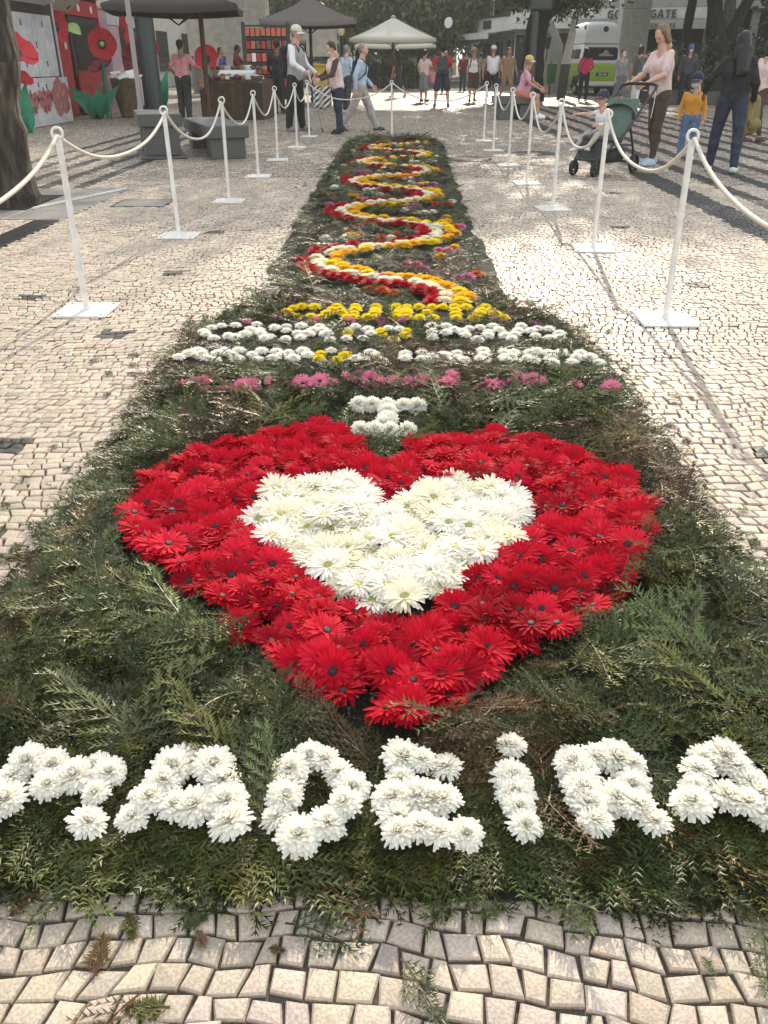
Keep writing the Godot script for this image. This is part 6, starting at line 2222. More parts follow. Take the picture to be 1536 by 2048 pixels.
func prepare_bodies() -> void:
	proto.head = head_shape()
	for s in [-1, 1]:
		proto["hand%d" % s] = hand_shape(s, 0.28)
		proto["fist%d" % s] = hand_shape(s, 1.0)
	for h in ["short", "bob", "long", "curly"]:
		proto["hair_" + h] = hair_shape(h)
	var c := cap_shapes()
	proto.cap = c[0]
	proto.brim = c[1]
	var m := Geo.new()
	m.ball(Vector3(0, -0.05, 0.058), Vector3(0.058, 0.048, 0.058))
	proto.mask = m.mesh()
	var e := Geo.new()
	e.ball(Vector3.ZERO, Vector3(0.013, 0.008, 0.006), Basis(), 6, 8)
	proto.eye = e.mesh()
	var li := Geo.new()
	li.ball(Vector3.ZERO, Vector3(0.021, 0.005, 0.006), Basis(), 5, 8)
	proto.lips = li.mesh()
	for k in [["skin_pale", Color(0.56, 0.33, 0.24)], ["skin_tan", Color(0.42, 0.22, 0.14)], ["skin_brown", Color(0.2, 0.1, 0.06)], ["hair_black", Color(0.012, 0.01, 0.01)], ["hair_brown", Color(0.06, 0.03, 0.018)], ["hair_blond", Color(0.42, 0.25, 0.1)], ["hair_white", Color(0.5, 0.49, 0.47)],
			["cloth_black", Color(0.014, 0.014, 0.016)], ["cloth_charcoal", Color(0.05, 0.05, 0.055)], ["cloth_grey", Color(0.2, 0.2, 0.2)], ["cloth_lightgrey", Color(0.34, 0.33, 0.31)], ["cloth_white", Color(0.72, 0.72, 0.74)], ["cloth_sky", Color(0.42, 0.52, 0.64)],
			["cloth_blush", Color(0.66, 0.5, 0.48)], ["cloth_pink", Color(0.6, 0.3, 0.36)], ["cloth_rose", Color(0.62, 0.24, 0.3)], ["cloth_salmon", Color(0.5, 0.17, 0.14)], ["cloth_red", Color(0.5, 0.025, 0.03)], ["cloth_magenta", Color(0.55, 0.02, 0.1)], ["cloth_darkred", Color(0.16, 0.015, 0.02)],
			["cloth_blue", Color(0.04, 0.07, 0.36)], ["cloth_navy", Color(0.02, 0.028, 0.06)], ["cloth_denim", Color(0.12, 0.19, 0.33)], ["cloth_darkdenim", Color(0.022, 0.03, 0.055)], ["cloth_orange", Color(0.6, 0.27, 0.03)], ["cloth_brown", Color(0.07, 0.045, 0.035)], ["cloth_tan", Color(0.3, 0.2, 0.12)],
			["cloth_olive", Color(0.2, 0.16, 0.05)], ["cloth_yellow", Color(0.6, 0.4, 0.1)], ["cloth_cream", Color(0.62, 0.57, 0.46)], ["cloth_teal", Color(0.085, 0.14, 0.115)], ["cloth_capblue", Color(0.06, 0.12, 0.32)]]:
		mat(k[0], k[1], 0.5 if k[0].begins_with("skin") else 0.85, {"rim_enabled": k[0].begins_with("cloth"), "rim": 0.3 if k[1].g > 0.1 else 0.06, "rim_tint": 0.6})
	var folds := noise_texture(FastNoiseLite.TYPE_SIMPLEX_SMOOTH, 0.012, 61, Color.BLACK, Color.WHITE, 3, 256)
	var strands := noise_texture(FastNoiseLite.TYPE_SIMPLEX_SMOOTH, 0.05, 62, Color(0.35, 0.35, 0.35), Color.WHITE, 3, 256, 8.0)
	for k in M.keys():
		if k.begins_with("cloth_") or k.begins_with("hair_"):
			var cm: StandardMaterial3D = M[k]
			cm.heightmap_enabled = true
			cm.heightmap_texture = folds if k.begins_with("cloth_") else strands
			cm.heightmap_scale = 3.0 if k.begins_with("cloth_") else 1.5
			cm.uv1_triplanar = true
			cm.uv1_world_triplanar = true
			cm.uv1_scale = Vector3(3.0, 1.6, 3.0) if k.begins_with("cloth_") else Vector3(8, 2, 8)
			if k.begins_with("hair_"):
				cm.albedo_texture = strands
				cm.roughness = 0.42
	mat("mask_blue", Color(0.5, 0.62, 0.68), 0.8)
	mat("eye", Color(0.03, 0.02, 0.018), 0.2)
	mat("lips", Color(0.35, 0.12, 0.11), 0.5)
	var n := noise_texture(FastNoiseLite.TYPE_CELLULAR, 0.03, 44, Color(0.95, 0.75, 0.77), Color(0.84, 0.3, 0.36), 2, 256)
	textured("cloth_floral", Color.WHITE, 0.85, n, 2.4)
	var pr := Image.create(64, 64, false, Image.FORMAT_RGB8)
	for y in 64:
		for x in 64:
			var on := (x % 16 + y % 16 < 16) != ((x / 16 + y / 16) % 2 == 0)
			pr.set_pixel(x, y, Color(0.8, 0.8, 0.78) if on else Color(0.05, 0.05, 0.06))
	textured("print_triangles", Color.WHITE, 0.7, ImageTexture.create_from_image(pr), 5.0)
	var sp := noise_texture(FastNoiseLite.TYPE_SIMPLEX, 0.06, 47, Color(0.1, 0.1, 0.1), Color(0.6, 0.6, 0.6), 3, 256)
	textured("cloth_speckled", Color.WHITE, 0.85, sp, 2.0)


func reach(from: Vector3, to: Vector3, l1: float, l2: float, pole: Vector3) -> Vector3:   # the joint between two bones
	var d := to - from
	var l := minf(d.length(), (l1 + l2) * 0.999)
	var a := (l1 * l1 - l2 * l2 + l * l) / (2.0 * l)
	var u := d.normalized()
	var side := (pole - u * pole.dot(u)).normalized()
	return from + u * a + side * sqrt(maxf(l1 * l1 - a * a, 0.0))


func person(label: String, at: Vector3, turn: float, s: Dictionary) -> Node3D:
	# forward is +z before turning; the figure's left is +x
	var H: float = s.get("tall", 1.7)
	var q := H / 1.72
	var wide: float = s.get("wide", 1.0)
	var cell: float = s.get("cell", 0.024)
	var t := thing("person", label, "person", at, turn)
	var lean: float = s.get("lean", 0.03)
	var u := Vector3(0, cos(lean), sin(lean))
	var fwd := Vector3(0, -sin(lean), cos(lean))
	var seat: bool = s.has("seat")
	var legs: Array = s.get("legs", [0.06, 0.1, -0.04, 0.05])
	var spread: float = s.get("spread", 0.05)
	var bones := []
	var low := 0.0
	for k in 2:
		var side := 1.0 if k == 0 else -1.0
		var hip := Vector3(side * 0.052 * H * wide, 0, 0)
		var a: float = legs[k * 2]
		var knee := hip + Vector3(side * spread * 0.25 * H * (1.0 if not seat else 2.0), -cos(a) * 0.245 * H, sin(a) * 0.245 * H)
		var b := a - float(legs[k * 2 + 1])
		var ankle := knee + Vector3(side * spread * 0.1 * H, -cos(b) * 0.238 * H, sin(b) * 0.238 * H)
		bones.push_back([hip, knee, ankle, b])
		low = minf(low, ankle.y)
	var base: float = 0.042 * H - low
	var C := Vector3(0, base, 0)
	var neck := C + u * 0.312 * H
	var shoulder_wide: float = s.get("shoulders", 0.09 if s.get("female", false) else 0.113) * H
	var skin: Material = M[s.get("skin", "skin_pale")]
	var body := []   # the bare figure
	var top := []    # the shirt
	var low_wear := []
	var e := 0.009 * q
	var torso := []
	for side in [-1.0, 1.0]:
		var x := Vector3(side, 0, 0)
		torso.push_back([C + x * 0.042 * H * wide + u * 0.01 * H, C + x * 0.036 * H * wide + u * 0.09 * H, 0.058 * H * wide, 0.052 * H * wide])
		torso.push_back([C + x * 0.036 * H * wide + u * 0.09 * H, C + x * 0.05 * H + u * 0.21 * H + fwd * 0.008 * H, 0.052 * H * wide, 0.06 * H * lerpf(1.0, wide, 0.5)])
		torso.push_back([C + x * 0.05 * H + u * 0.21 * H, C + x * shoulder_wide * 0.8 + u * 0.279 * H, 0.06 * H, 0.034 * H])
		if s.get("female", false):
			torso.push_back([C + x * 0.04 * H + u * 0.2 * H + fwd * 0.045 * H, C + x * 0.042 * H + u * 0.19 * H + fwd * 0.045 * H, 0.036 * H, 0.034 * H])
	if s.get("belly", false):
		torso.push_back([C + u * 0.06 * H + fwd * 0.04 * H, C + u * 0.13 * H + fwd * 0.045 * H, 0.075 * H, 0.07 * H])
	for c in torso:
		body.push_back([c[0], c[1], c[2] - 0.006, c[3] - 0.006])
		top.push_back([c[0], c[1], c[2] + e, c[3] + e])
	body.push_back([neck - u * 0.04 * H, neck + u * 0.05 * H + fwd * 0.012 * H, 0.034 * H, 0.03 * H])
	# arms: a hand goal in figure axes, measured from the shoulder in body heights, or a hanging arm
	var arms: Array = s.get("arms", [[], []])
	var sleeve: float = s.get("sleeve", 0.5)
	var tool := SurfaceTool.new()
	tool.begin(Mesh.PRIMITIVE_TRIANGLES)
	var ends := []
	for k in 2:
		var side := 1.0 if k == 0 else -1.0
		var sh := C + Vector3(side, 0, 0) * shoulder_wide + u * 0.28 * H
		var goal: Array = arms[k]
		var l1 := 0.165 * H
		var l2 := 0.15 * H
		var hand := sh + Vector3(side * 0.045, -0.305, 0.035) * H if goal.is_empty() else sh + Vector3(side * goal[0], goal[1], goal[2]) * H
		var pole := Vector3(side * 0.6, -0.35, -1.0)
		if (hand - sh).length() > (l1 + l2) * 0.995:
			hand = sh + (hand - sh).normalized() * (l1 + l2) * 0.995
		var elbow := reach(sh, hand, l1, l2, pole)
		body.push_back([sh, elbow, 0.025 * H, 0.02 * H])
		body.push_back([elbow, elbow.lerp(hand, 0.35), 0.021 * H, 0.0215 * H])
		body.push_back([elbow.lerp(hand, 0.35), hand, 0.0215 * H, 0.0145 * H])
		if sleeve > 0.0:
			var cut := minf(1.0, sleeve * 1.0 / 0.5)
			top.push_back([sh, sh.lerp(elbow, minf(cut, 1.0) * (1.0 if sleeve > 0.5 else 0.72)), 0.03 * H + e, 0.027 * H + e])
			if sleeve > 0.5:
				top.push_back([elbow, elbow.lerp(hand, 0.93), 0.024 * H + e * 0.7, 0.018 * H + e])
		var d := (hand - elbow).normalized()
		var ref := Vector3(0, 0, 1) if absf(d.z) < 0.8 else Vector3(0, 1, 0)
		var z := (ref - d * ref.dot(d)).normalized()
		var basis := Basis((-d).cross(z), -d, z)
		var kind: String = s.get("hands", ["hand", "hand"])[k]
		tool.append_from(proto["%s%d" % [kind, -int(side)]], 0, Transform3D(basis.scaled(Vector3.ONE * q), hand))
		ends.push_back(hand + d * 0.085 * q)
	var style: String = s.get("wear", "trousers")
	for k in 2:
		var b: Array = bones[k]
		var hip: Vector3 = b[0] + C
		var knee: Vector3 = b[1] + C
		var ankle: Vector3 = b[2] + C
		var calf := knee.lerp(ankle, 0.32) - Vector3(0, 0, 0.008 * H)
		body.push_back([hip, knee, 0.05 * H * lerpf(1.0, wide, 0.6), 0.033 * H])
		body.push_back([knee, calf, 0.031 * H, 0.032 * H])
		body.push_back([calf, ankle, 0.032 * H, 0.02 * H])
		body.push_back([ankle, ankle + Vector3(0, -0.022 * H, 0.05 * H), 0.02 * H, 0.016 * H])
		var loose: float = s.get("loose", 0.012) * q
		if style in ["trousers", "shorts", "leggings"]:
			var short: bool = style == "shorts"
			if style == "leggings":
				loose = 0.003
			low_wear.push_back([hip, hip.lerp(knee, 0.86) if short else knee, 0.053 * H * lerpf(1.0, wide, 0.6) + loose, (0.043 if short else 0.035) * H + loose])
			if not short:
				low_wear.push_back([knee, calf, 0.034 * H + loose, 0.034 * H + loose])
				low_wear.push_back([calf, ankle + Vector3(0, 0.01 * H, 0), 0.034 * H + loose, (0.021 if style == "leggings" else 0.026) * H + loose])
		elif style in ["skirt", "dress"]:
			var f: float = s.get("hem", 0.92)
			low_wear.push_back([hip * 0.5 + C * 0.5, hip.lerp(knee, f) * 0.8 + (C + (bones[0][1] + bones[1][1]) * 0.5) * 0.2, 0.066 * H * wide, 0.06 * H * wide])
		# shoes
		var toe := Vector3(side_out(k) * 0.15, 0, 1).normalized()
		var tip := clampf(float(b[3]) * -0.8, -0.3, 0.7)
		if ankle.y > 0.06 * H:
			toe = (toe * cos(tip) + Vector3(0, -sin(tip), 0)).normalized()
		var sole := ankle + Vector3(0, -0.02 * H, -0.016 * H)
		var shoe := nets([[sole, sole + toe * 0.105 * H - Vector3(0, 0.004 * H, 0), 0.025 * H, 0.02 * H], [ankle + Vector3(0, 0.004, 0), sole + toe * 0.06 * H, 0.025 * H, 0.022 * H]], 0.014 if cell > 0.02 else 0.01, 0.02, [[Vector3(0, ankle.y - 0.038 * H, 0), Vector3(0, -1, 0)]] if ankle.y < 0.06 * H else [])
		part("shoe", shoe, M[s.get("shoe", "cloth_white")], t)
	var body_mesh := nets(body, cell, 0.03 * q)
	tool.append_from(body_mesh, 0, Transform3D())
	# head
	var hp: Array = s.get("head", [0.0, 0.0])
	var head_at := Transform3D((Basis(Vector3.UP, hp[1]) * Basis(Vector3.RIGHT, hp[0])).scaled(Vector3.ONE * q * s.get("head_size", 1.0)), neck + u * 0.003 * H + Vector3(0, 0.095 * q * 1.72 * s.get("head_size", 1.0), 0.012 * H + 0.03 * sin(hp[0])))
	tool.append_from(proto.head, 0, head_at)
	part("body", tool.commit(), skin, t)
	if style == "dress" or style == "skirt":
		low_wear.append_array([[C + Vector3(0, 0.02, 0), C + u * 0.06 * H, 0.075 * H * wide, 0.07 * H * wide]])
	if low_wear.size():
		for c in torso.slice(0, 1) + torso.slice(3 if not s.get("female", false) else 4, 4 if not s.get("female", false) else 5):
			low_wear.push_back([c[0], c[1], c[2] + 0.006, c[3] + 0.004])
		var waist: Vector3 = C + u * s.get("waist", 0.055) * H
		part({"trousers": "trousers", "shorts": "shorts", "leggings": "leggings", "skirt": "skirt", "dress": "skirt"}[style], nets(low_wear, cell, 0.025 * q, [[waist, u]]), M[s.get("low", "cloth_charcoal")], t)
	var hem: Vector3 = C + u * s.get("shirt_hem", -0.035) * H
	var shirt := nets(top, cell, 0.028 * q, [[hem, -u], [neck - u * 0.012 * H + fwd * 0.02, (u + fwd * 0.35).normalized()]])
	part(s.get("top_name", "shirt"), shirt, M[s.get("top", "cloth_white")], t)
	if s.has("vest"):
		var v := []
		for c in torso:
			v.push_back([c[0], c[1], c[2] + e * 2.4, c[3] + e * 2.2])
		part("vest", nets(v, cell, 0.028 * q, [[hem - u * 0.01, -u], [neck - u * 0.004 * H, (u + fwd * 0.2).normalized()]]), M[s.vest], t)
	if s.get("hair", ""):
		part("hair", proto["hair_" + s.hair], M[s.get("hair_tone", "hair_brown")], t, head_at)
	if s.has("cap"):
		var cap := part("cap", proto.cap, M[s.cap], t, head_at)
		part("brim", proto.brim, M[s.get("brim", s.cap)], cap)
	if s.get("mask", false):
		part("face_mask", proto.mask, M.mask_blue, t, head_at)
	if s.get("face", false):
		for k in [-1.0, 1.0]:
			part("eye", proto.eye, M.eye, t, head_at * Transform3D(Basis(), Vector3(0.03 * k, 0.001, 0.088)))
		if not s.get("mask", false):
			part("lips", proto.lips, M.lips, t, head_at * Transform3D(Basis(), Vector3(0, -0.06, 0.093)))
	t.set_meta("hands", [t.transform * ends[0], t.transform * ends[1]])
	t.set_meta("neck", t.transform * neck)
	return t


func side_out(k: int) -> float:
	return 1.0 if k == 0 else -1.0


func forward_of(t: Node3D) -> Vector3:
	return t.transform.basis.z


func backpack(label: String, wearer: Node3D, material: Material, size := 1.0, pocket: Material = null) -> void:
	var n: Vector3 = wearer.get_meta("neck")
	var t := thing("backpack", label, "backpack", n, wearer.rotation.y)
	t.position = n
	var s := size
	part("bag", nets([[Vector3(-0.08, -0.1, -0.19) * s, Vector3(-0.09, -0.42, -0.2) * s, 0.085 * s, 0.1 * s], [Vector3(0.08, -0.1, -0.19) * s, Vector3(0.09, -0.42, -0.2) * s, 0.085 * s, 0.1 * s]], 0.022, 0.05), material, t)
	part("pocket", nets([[Vector3(-0.06, -0.36, -0.27) * s, Vector3(0.06, -0.36, -0.27) * s, 0.07 * s, 0.07 * s]], 0.022, 0.03), pocket if pocket else material, t)
	for k in [-1.0, 1.0]:
		var g := Geo.new()
		g.tube([Vector3(0.1 * k, -0.14, -0.17), Vector3(0.11 * k, -0.005, -0.08), Vector3(0.115 * k, -0.005, 0.03), Vector3(0.12 * k, -0.1, 0.115), Vector3(0.14 * k, -0.25, 0.1), Vector3(0.15 * k, -0.36, -0.03), Vector3(0.11 * k, -0.42, -0.17)], [0.026], 8, true, 0.4)
		part("strap", g, material, t)


func handbag(label: String, called: String, at: Vector3, turn: float, size: Vector3, material: Material, strap_to: Variant = null) -> void:
	var t := thing(called, label, called.replace("_", " "), at, turn)
	var g := Geo.new()
	g.box(Vector3(0, -size.y / 2, 0), size, Basis(), minf(size.x, size.z) * 0.3)
	part("bag", g, material, t)
	var h := Geo.new()
	var to: Vector3 = t.transform.affine_inverse() * strap_to if strap_to != null else Vector3(0, 0.16, 0)
	h.tube([Vector3(0, -0.02, size.z * 0.42), Vector3(0, to.y * 0.6, size.z * 0.3) + Vector3(to.x, 0, to.z) * 0.6, to, Vector3(0, to.y * 0.6, -size.z * 0.3) + Vector3(to.x, 0, to.z) * 0.6, Vector3(0, -0.02, -size.z * 0.42)], [0.009], 6)
	part("strap", h, material, t)


func build_people() -> void:
	prepare_bodies()
	build_stroller()
	var fem := {"female": true, "cell": 0.022}
	# right foreground group
	person("blonde woman in a pale pink t-shirt and brown leggings pushing the pushchair", Vector3(3.42, 0, -12.45), -1.2, {"tall": 1.68, "female": true, "cell": 0.017, "top": "cloth_blush", "sleeve": 0.5, "wear": "leggings", "low": "cloth_brown", "shoe": "cloth_sky", "hair": "bob", "hair_tone": "hair_blond", "skin": "skin_pale", "lean": 0.1, "head": [0.55, 0.1], "face": true, "shirt_hem": -0.05,
		"arms": [[0.02, -0.2, 0.2], [0.0, -0.2, 0.2]], "hands": ["fist", "fist"], "legs": [0.12, 0.05, -0.1, 0.1]})
	person("toddler in a white top and navy cap reaching out from the pushchair", Vector3(2.52, 0.26, -11.52), -1.0, {"tall": 0.84, "cell": 0.014, "seat": true, "legs": [1.5, 0.75, 1.42, 0.7], "top": "cloth_white", "sleeve": 0.9, "low": "cloth_lightgrey", "shoe": "cloth_white", "cap": "cloth_navy", "hair": "short", "hair_tone": "hair_brown", "head_size": 1.5, "head": [0.05, 0.1], "face": true, "lean": 0.22, "spread": 0.12, "arms": [[0.02, -0.16, 0.18], [0.12, -0.03, 0.28]], "wide": 1.15})
	var kid := person("child in an orange jacket, jeans and dark cap wearing a face mask", Vector3(4.12, 0, -13.2), -0.35, {"tall": 1.06, "cell": 0.015, "top": "cloth_orange", "top_name": "jacket", "sleeve": 0.9, "low": "cloth_denim", "shoe": "cloth_white", "cap": "cloth_navy", "hair": "short", "hair_tone": "hair_brown", "head_size": 1.35, "head": [0.2, -0.5], "face": true, "mask": true, "shirt_hem": -0.06, "loose": 0.018, "spread": 0.08, "wide": 1.1})
	kid.get_meta("neck")
	var lady := person("woman with long black hair, black top and dark jeans, seen from behind", Vector3(4.12, 0, -11.65), 2.75, {"tall": 1.58, "female": true, "cell": 0.017, "top": "cloth_black", "sleeve": 0.9, "low": "cloth_darkdenim", "shoe": "cloth_white", "hair": "long", "hair_tone": "hair_black", "skin": "skin_brown", "wide": 1.08, "legs": [0.1, 0.05, -0.16, 0.08], "spread": 0.12, "head": [0.1, 0.5],
		"arms": [[0.14, -0.22, 0.1], [0.06, -0.28, 0.08]]})
	olive_bag(lady)
	umbrella(Vector3(4.3, 0.12, -11.75))
	person("woman in a pale pink coat and brown tights at the right edge", Vector3(6.15, 0, -16.1), 1.9, {"tall": 1.62, "female": true, "cell": 0.02, "top": "cloth_blush", "top_name": "coat", "sleeve": 0.9, "shirt_hem": -0.16, "wear": "leggings", "low": "cloth_brown", "shoe": "cloth_brown", "hair": "bob", "hair_tone": "hair_brown", "legs": [0.35, 0.1, -0.25, 0.25], "arms": [[0.06, -0.18, 0.18], [0.05, -0.26, 0.1]]})
	person("man in a blue cap and face mask with dark jacket and white shirt", Vector3(9.35, 0, -31.1), -0.2, {"tall": 1.76, "top": "cloth_charcoal", "top_name": "jacket", "sleeve": 0.9, "low": "cloth_black", "shoe": "cloth_black", "cap": "cloth_capblue", "hair": "short", "mask": true, "skin": "skin_tan", "hair_tone": "hair_black"})
	# by the van
	var red := person("woman with curly black hair, magenta top and black trousers by the van", Vector3(6.5, 0, -33.8), 2.9, {"tall": 1.68, "female": true, "top": "cloth_magenta", "sleeve": 0.5, "low": "cloth_black", "shoe": "cloth_white", "hair": "curly", "hair_tone": "hair_black", "skin": "skin_brown", "arms": [[0.04, -0.28, 0.06], [0.03, -0.18, 0.16]]})
	handbag("black handbag carried by the woman in the magenta top", "black_handbag", Vector3(6.15, 0.85, -33.6), 0.3, Vector3(0.12, 0.26, 0.3), M.cloth_black, red.get_meta("neck"))
	person("woman in a speckled grey dress and face mask right of the van", Vector3(7.05, 0, -30.6), 0.25, {"tall": 1.6, "female": true, "top": "cloth_grey", "sleeve": 0.9, "wear": "dress", "hem": 1.25, "low": "cloth_speckled", "shoe": "cloth_lightgrey", "hair": "short", "hair_tone": "hair_black", "mask": true, "face": true, "wide": 1.1, "shirt_hem": -0.02})
	var snap := person("stout woman in a grey top and white trousers raising a phone to take a picture", Vector3(7.75, 0, -31.2), 2.0, {"tall": 1.72, "female": true, "wide": 1.3, "belly": true, "top": "cloth_speckled", "sleeve": 0.5, "low": "cloth_white", "shoe": "cloth_white", "hair": "bob", "hair_tone": "hair_brown", "arms": [[0.02, 0.03, 0.2], [-0.02, 0.04, 0.19]], "hands": ["fist", "fist"]})
	phone("phone held up by the stout woman in grey", (snap.get_meta("hands")[0] + snap.get_meta("hands")[1]) / 2.0, 2.0)
	handbag("black shoulder bag at the hip of the stout woman in grey", "shoulder_bag", Vector3(7.95, 0.95, -30.85), 2.0, Vector3(0.16, 0.28, 0.36), M.cloth_black, snap.get_meta("neck"))
	person("white haired person behind the stout woman in grey", Vector3(8.25, 0, -33.2), 2.6, {"tall": 1.8, "top": "cloth_grey", "sleeve": 0.5, "low": "cloth_grey", "hair": "short", "hair_tone": "hair_white"})
	# seated man
	var sit := person("seated man in a pink shirt, salmon shorts and yellow cap on the right bench", Vector3(2.86, 0.03, -22.85), 1.35, {"tall": 1.72, "cell": 0.02, "seat": true, "legs": [1.42, 1.3, 1.38, 1.2], "lean": 0.28, "top": "cloth_pink", "sleeve": 0.5, "wear": "shorts", "low": "cloth_salmon", "shoe": "cloth_white", "cap": "cloth_yellow", "brim": "cloth_cream", "hair": "short", "hair_tone": "hair_white", "skin": "skin_tan", "wide": 1.1, "belly": true, "head": [0.1, 0.0], "face": true, "arms": [[0.02, -0.2, 0.22], [0.02, -0.21, 0.2]]})
	backpack("dark backpack on the seated man in pink", sit, M.cloth_charcoal, 0.8)
	# walkers in the middle distance
	person("man in a white sleeveless shirt, white cap and black shorts walking towards us", Vector3(3.05, 0, -32.4), 0.1, {"tall": 1.76, "top": "cloth_white", "sleeve": 0.0, "wear": "shorts", "low": "cloth_black", "shoe": "cloth_charcoal", "cap": "cloth_white", "hair": "short", "skin": "skin_tan", "belly": true, "wide": 1.12, "face": true, "legs": [0.2, 0.1, -0.15, 0.2], "loose": 0.025, "arms": [[0.07, -0.29, 0.06], [0.07, -0.29, -0.02]]})
	var tank := person("woman in a white vest top and brown shorts walking towards us", Vector3(2.45, 0, -33.2), 0.15, {"tall": 1.68, "female": true, "top": "cloth_white", "sleeve": 0.0, "wear": "shorts", "low": "cloth_brown", "shoe": "cloth_charcoal", "hair": "short", "hair_tone": "hair_brown", "skin": "skin_tan", "face": true, "cap": "cloth_tan", "legs": [-0.12, 0.2, 0.2, 0.1], "loose": 0.03})
	backpack("dark backpack of the woman in the white vest top", tank, M.cloth_charcoal, 0.8)
	person("dim man in tan clothes behind the man in the white sleeveless shirt", Vector3(3.75, 0, -34.0), 0.3, {"tall": 1.74, "top": "cloth_tan", "sleeve": 0.5, "wear": "shorts", "low": "cloth_tan", "shoe": "cloth_black", "hair": "short", "skin": "skin_tan", "legs": [0.3, 0.1, -0.25, 0.3], "arms": [[0.05, -0.27, 0.1], [0.05, -0.27, -0.08]]})
	person("woman in a white blouse behind the seated man", Vector3(4.55, 0, -34.3), 0.5, {"tall": 1.62, "female": true, "top": "cloth_lightgrey", "sleeve": 0.5, "low": "cloth_charcoal", "hair": "short", "hair_tone": "hair_brown"})
	var back := person("man in a red t-shirt and navy shorts with a black backpack, seen from behind", Vector3(1.2, 0, -29.3), 3.1, {"tall": 1.72, "top": "cloth_red", "sleeve": 0.5, "wear": "shorts", "low": "cloth_navy", "shoe": "cloth_charcoal", "hair": "short", "hair_tone": "hair_black", "skin": "skin_tan", "spread": 0.2, "loose": 0.03, "arms": [[0.04, -0.2, 0.14], [0.06, -0.26, 0.1]]})
	backpack("black backpack on the man in the red t-shirt", back, M.cloth_charcoal, 1.0)
	var skirt := person("woman in a dusty pink top and grey skirt walking away", Vector3(0.72, 0, -33.2), 2.5, {"tall": 1.64, "female": true, "top": "cloth_blush", "sleeve": 0.5, "wear": "skirt", "hem": 1.1, "low": "cloth_grey", "shoe": "cloth_black", "hair": "short", "hair_tone": "hair_brown", "skin": "skin_tan", "wide": 1.1, "arms": [[0.05, -0.28, 0.05], [0.02, -0.1, 0.2]]})
	handbag("pink bag hanging at the side of the woman in the grey skirt", "pink_bag", Vector3(1.02, 0.95, -33.1), 0.4, Vector3(0.14, 0.36, 0.3), M.cloth_rose, skirt.get_meta("neck"))
	person("woman in a dark grey dress with long dark hair walking left", Vector3(-0.25, 0, -37.4), -2.3, {"tall": 1.7, "female": true, "top": "cloth_charcoal", "sleeve": 0.5, "wear": "dress", "hem": 1.25, "low": "cloth_charcoal", "shoe": "cloth_white", "hair": "long", "hair_tone": "hair_black", "skin": "skin_tan", "legs": [0.25, 0.1, -0.25, 0.3], "shirt_hem": -0.02})
	# the group left of the carpet's end
	var cap := person("tall man in a cream cap, white shirt and grey vest with a black backpack", Vector3(-2.2, 0, -18.8), 1.25, {"tall": 1.88, "cell": 0.02, "top": "cloth_white", "sleeve": 0.9, "vest": "cloth_lightgrey", "low": "cloth_black", "shoe": "cloth_grey", "cap": "cloth_cream", "hair": "short", "hair_tone": "hair_white", "skin": "skin_pale", "face": true, "lean": 0.1, "head": [0.12, 0.0], "loose": 0.02, "spread": 0.1, "legs": [0.08, 0.05, -0.08, 0.05], "hands": ["fist", "fist"], "arms": [[0.04, -0.24, 0.15], [0.05, -0.22, 0.17]]})
	backpack("big black backpack on the tall man in the cream cap", cap, M.cloth_black, 1.15)
	var hold: Vector3 = cap.get_meta("hands")[1]
	hiking_pole(hold, Vector3(-1.66, 0.0, -18.7))
	var pink := person("woman in a pale pink quilted vest and face mask looking into her bag", Vector3(-1.3, 0, -18.1), -1.15, {"tall": 1.6, "female": true, "cell": 0.019, "top": "cloth_brown", "sleeve": 0.9, "vest": "cloth_blush", "low": "cloth_navy", "shoe": "cloth_black", "hair": "short", "hair_tone": "hair_brown", "mask": true, "face": true, "lean": 0.14, "head": [0.5, 0.0], "wide": 1.1, "shirt_hem": -0.06, "legs": [0.05, 0.03, -0.1, 0.08], "hands": ["fist", "fist"], "arms": [[0.0, -0.2, 0.2], [0.0, -0.19, 0.19]]})
	handbag("black and white triangle patterned shopping bag held by the woman in pink", "shopping_bag", Vector3(-1.58, 0.86, -17.95), -1.1, Vector3(0.16, 0.42, 0.36), M.print_triangles, pink.get_meta("hands")[0])
	var walk := person("white haired man in a light blue shirt and grey trousers striding right", Vector3(-0.88, 0, -18.9), 1.45, {"tall": 1.64, "cell": 0.02, "top": "cloth_sky", "sleeve": 0.9, "low": "cloth_lightgrey", "shoe": "cloth_charcoal", "hair": "short", "hair_tone": "hair_white", "skin": "skin_pale", "face": true, "legs": [0.42, 0.05, -0.38, 0.25], "loose": 0.022, "arms": [[0.03, -0.26, 0.1], [0.03, -0.3, -0.06]], "lean": 0.08})
	backpack("small dark blue backpack on the white haired man in light blue", walk, M.cloth_navy, 0.7)
	person("grey haired person in a pale blue top behind the pink vest", Vector3(-1.6, 0, -26.0), 2.3, {"tall": 1.66, "top": "cloth_sky", "sleeve": 0.5, "low": "cloth_charcoal", "hair": "short", "hair_tone": "hair_white"})
	person("dark haired person dressed in black facing the souvenir rack", Vector3(-3.4, 0, -25.2), 2.8, {"tall": 1.78, "top": "cloth_black", "sleeve": 0.9, "low": "cloth_black", "shoe": "cloth_charcoal", "hair": "short", "hair_tone": "hair_black", "skin": "skin_brown", "arms": [[0.04, -0.28, 0.08], [0.0, -0.14, 0.2]]})
	var flor := person("man in a red floral shirt and grey trousers seen from behind", Vector3(-5.35, 0, -22.5), 2.75, {"tall": 1.72, "cell": 0.02, "top": "cloth_floral", "sleeve": 0.5, "low": "cloth_charcoal", "shoe": "cloth_tan", "hair": "short", "hair_tone": "hair_brown", "skin": "skin_tan", "shirt_hem": -0.09, "loose": 0.022, "belly": true, "wide": 1.08, "arms": [[0.06, -0.25, 0.08], [0.05, -0.15, 0.18]]})
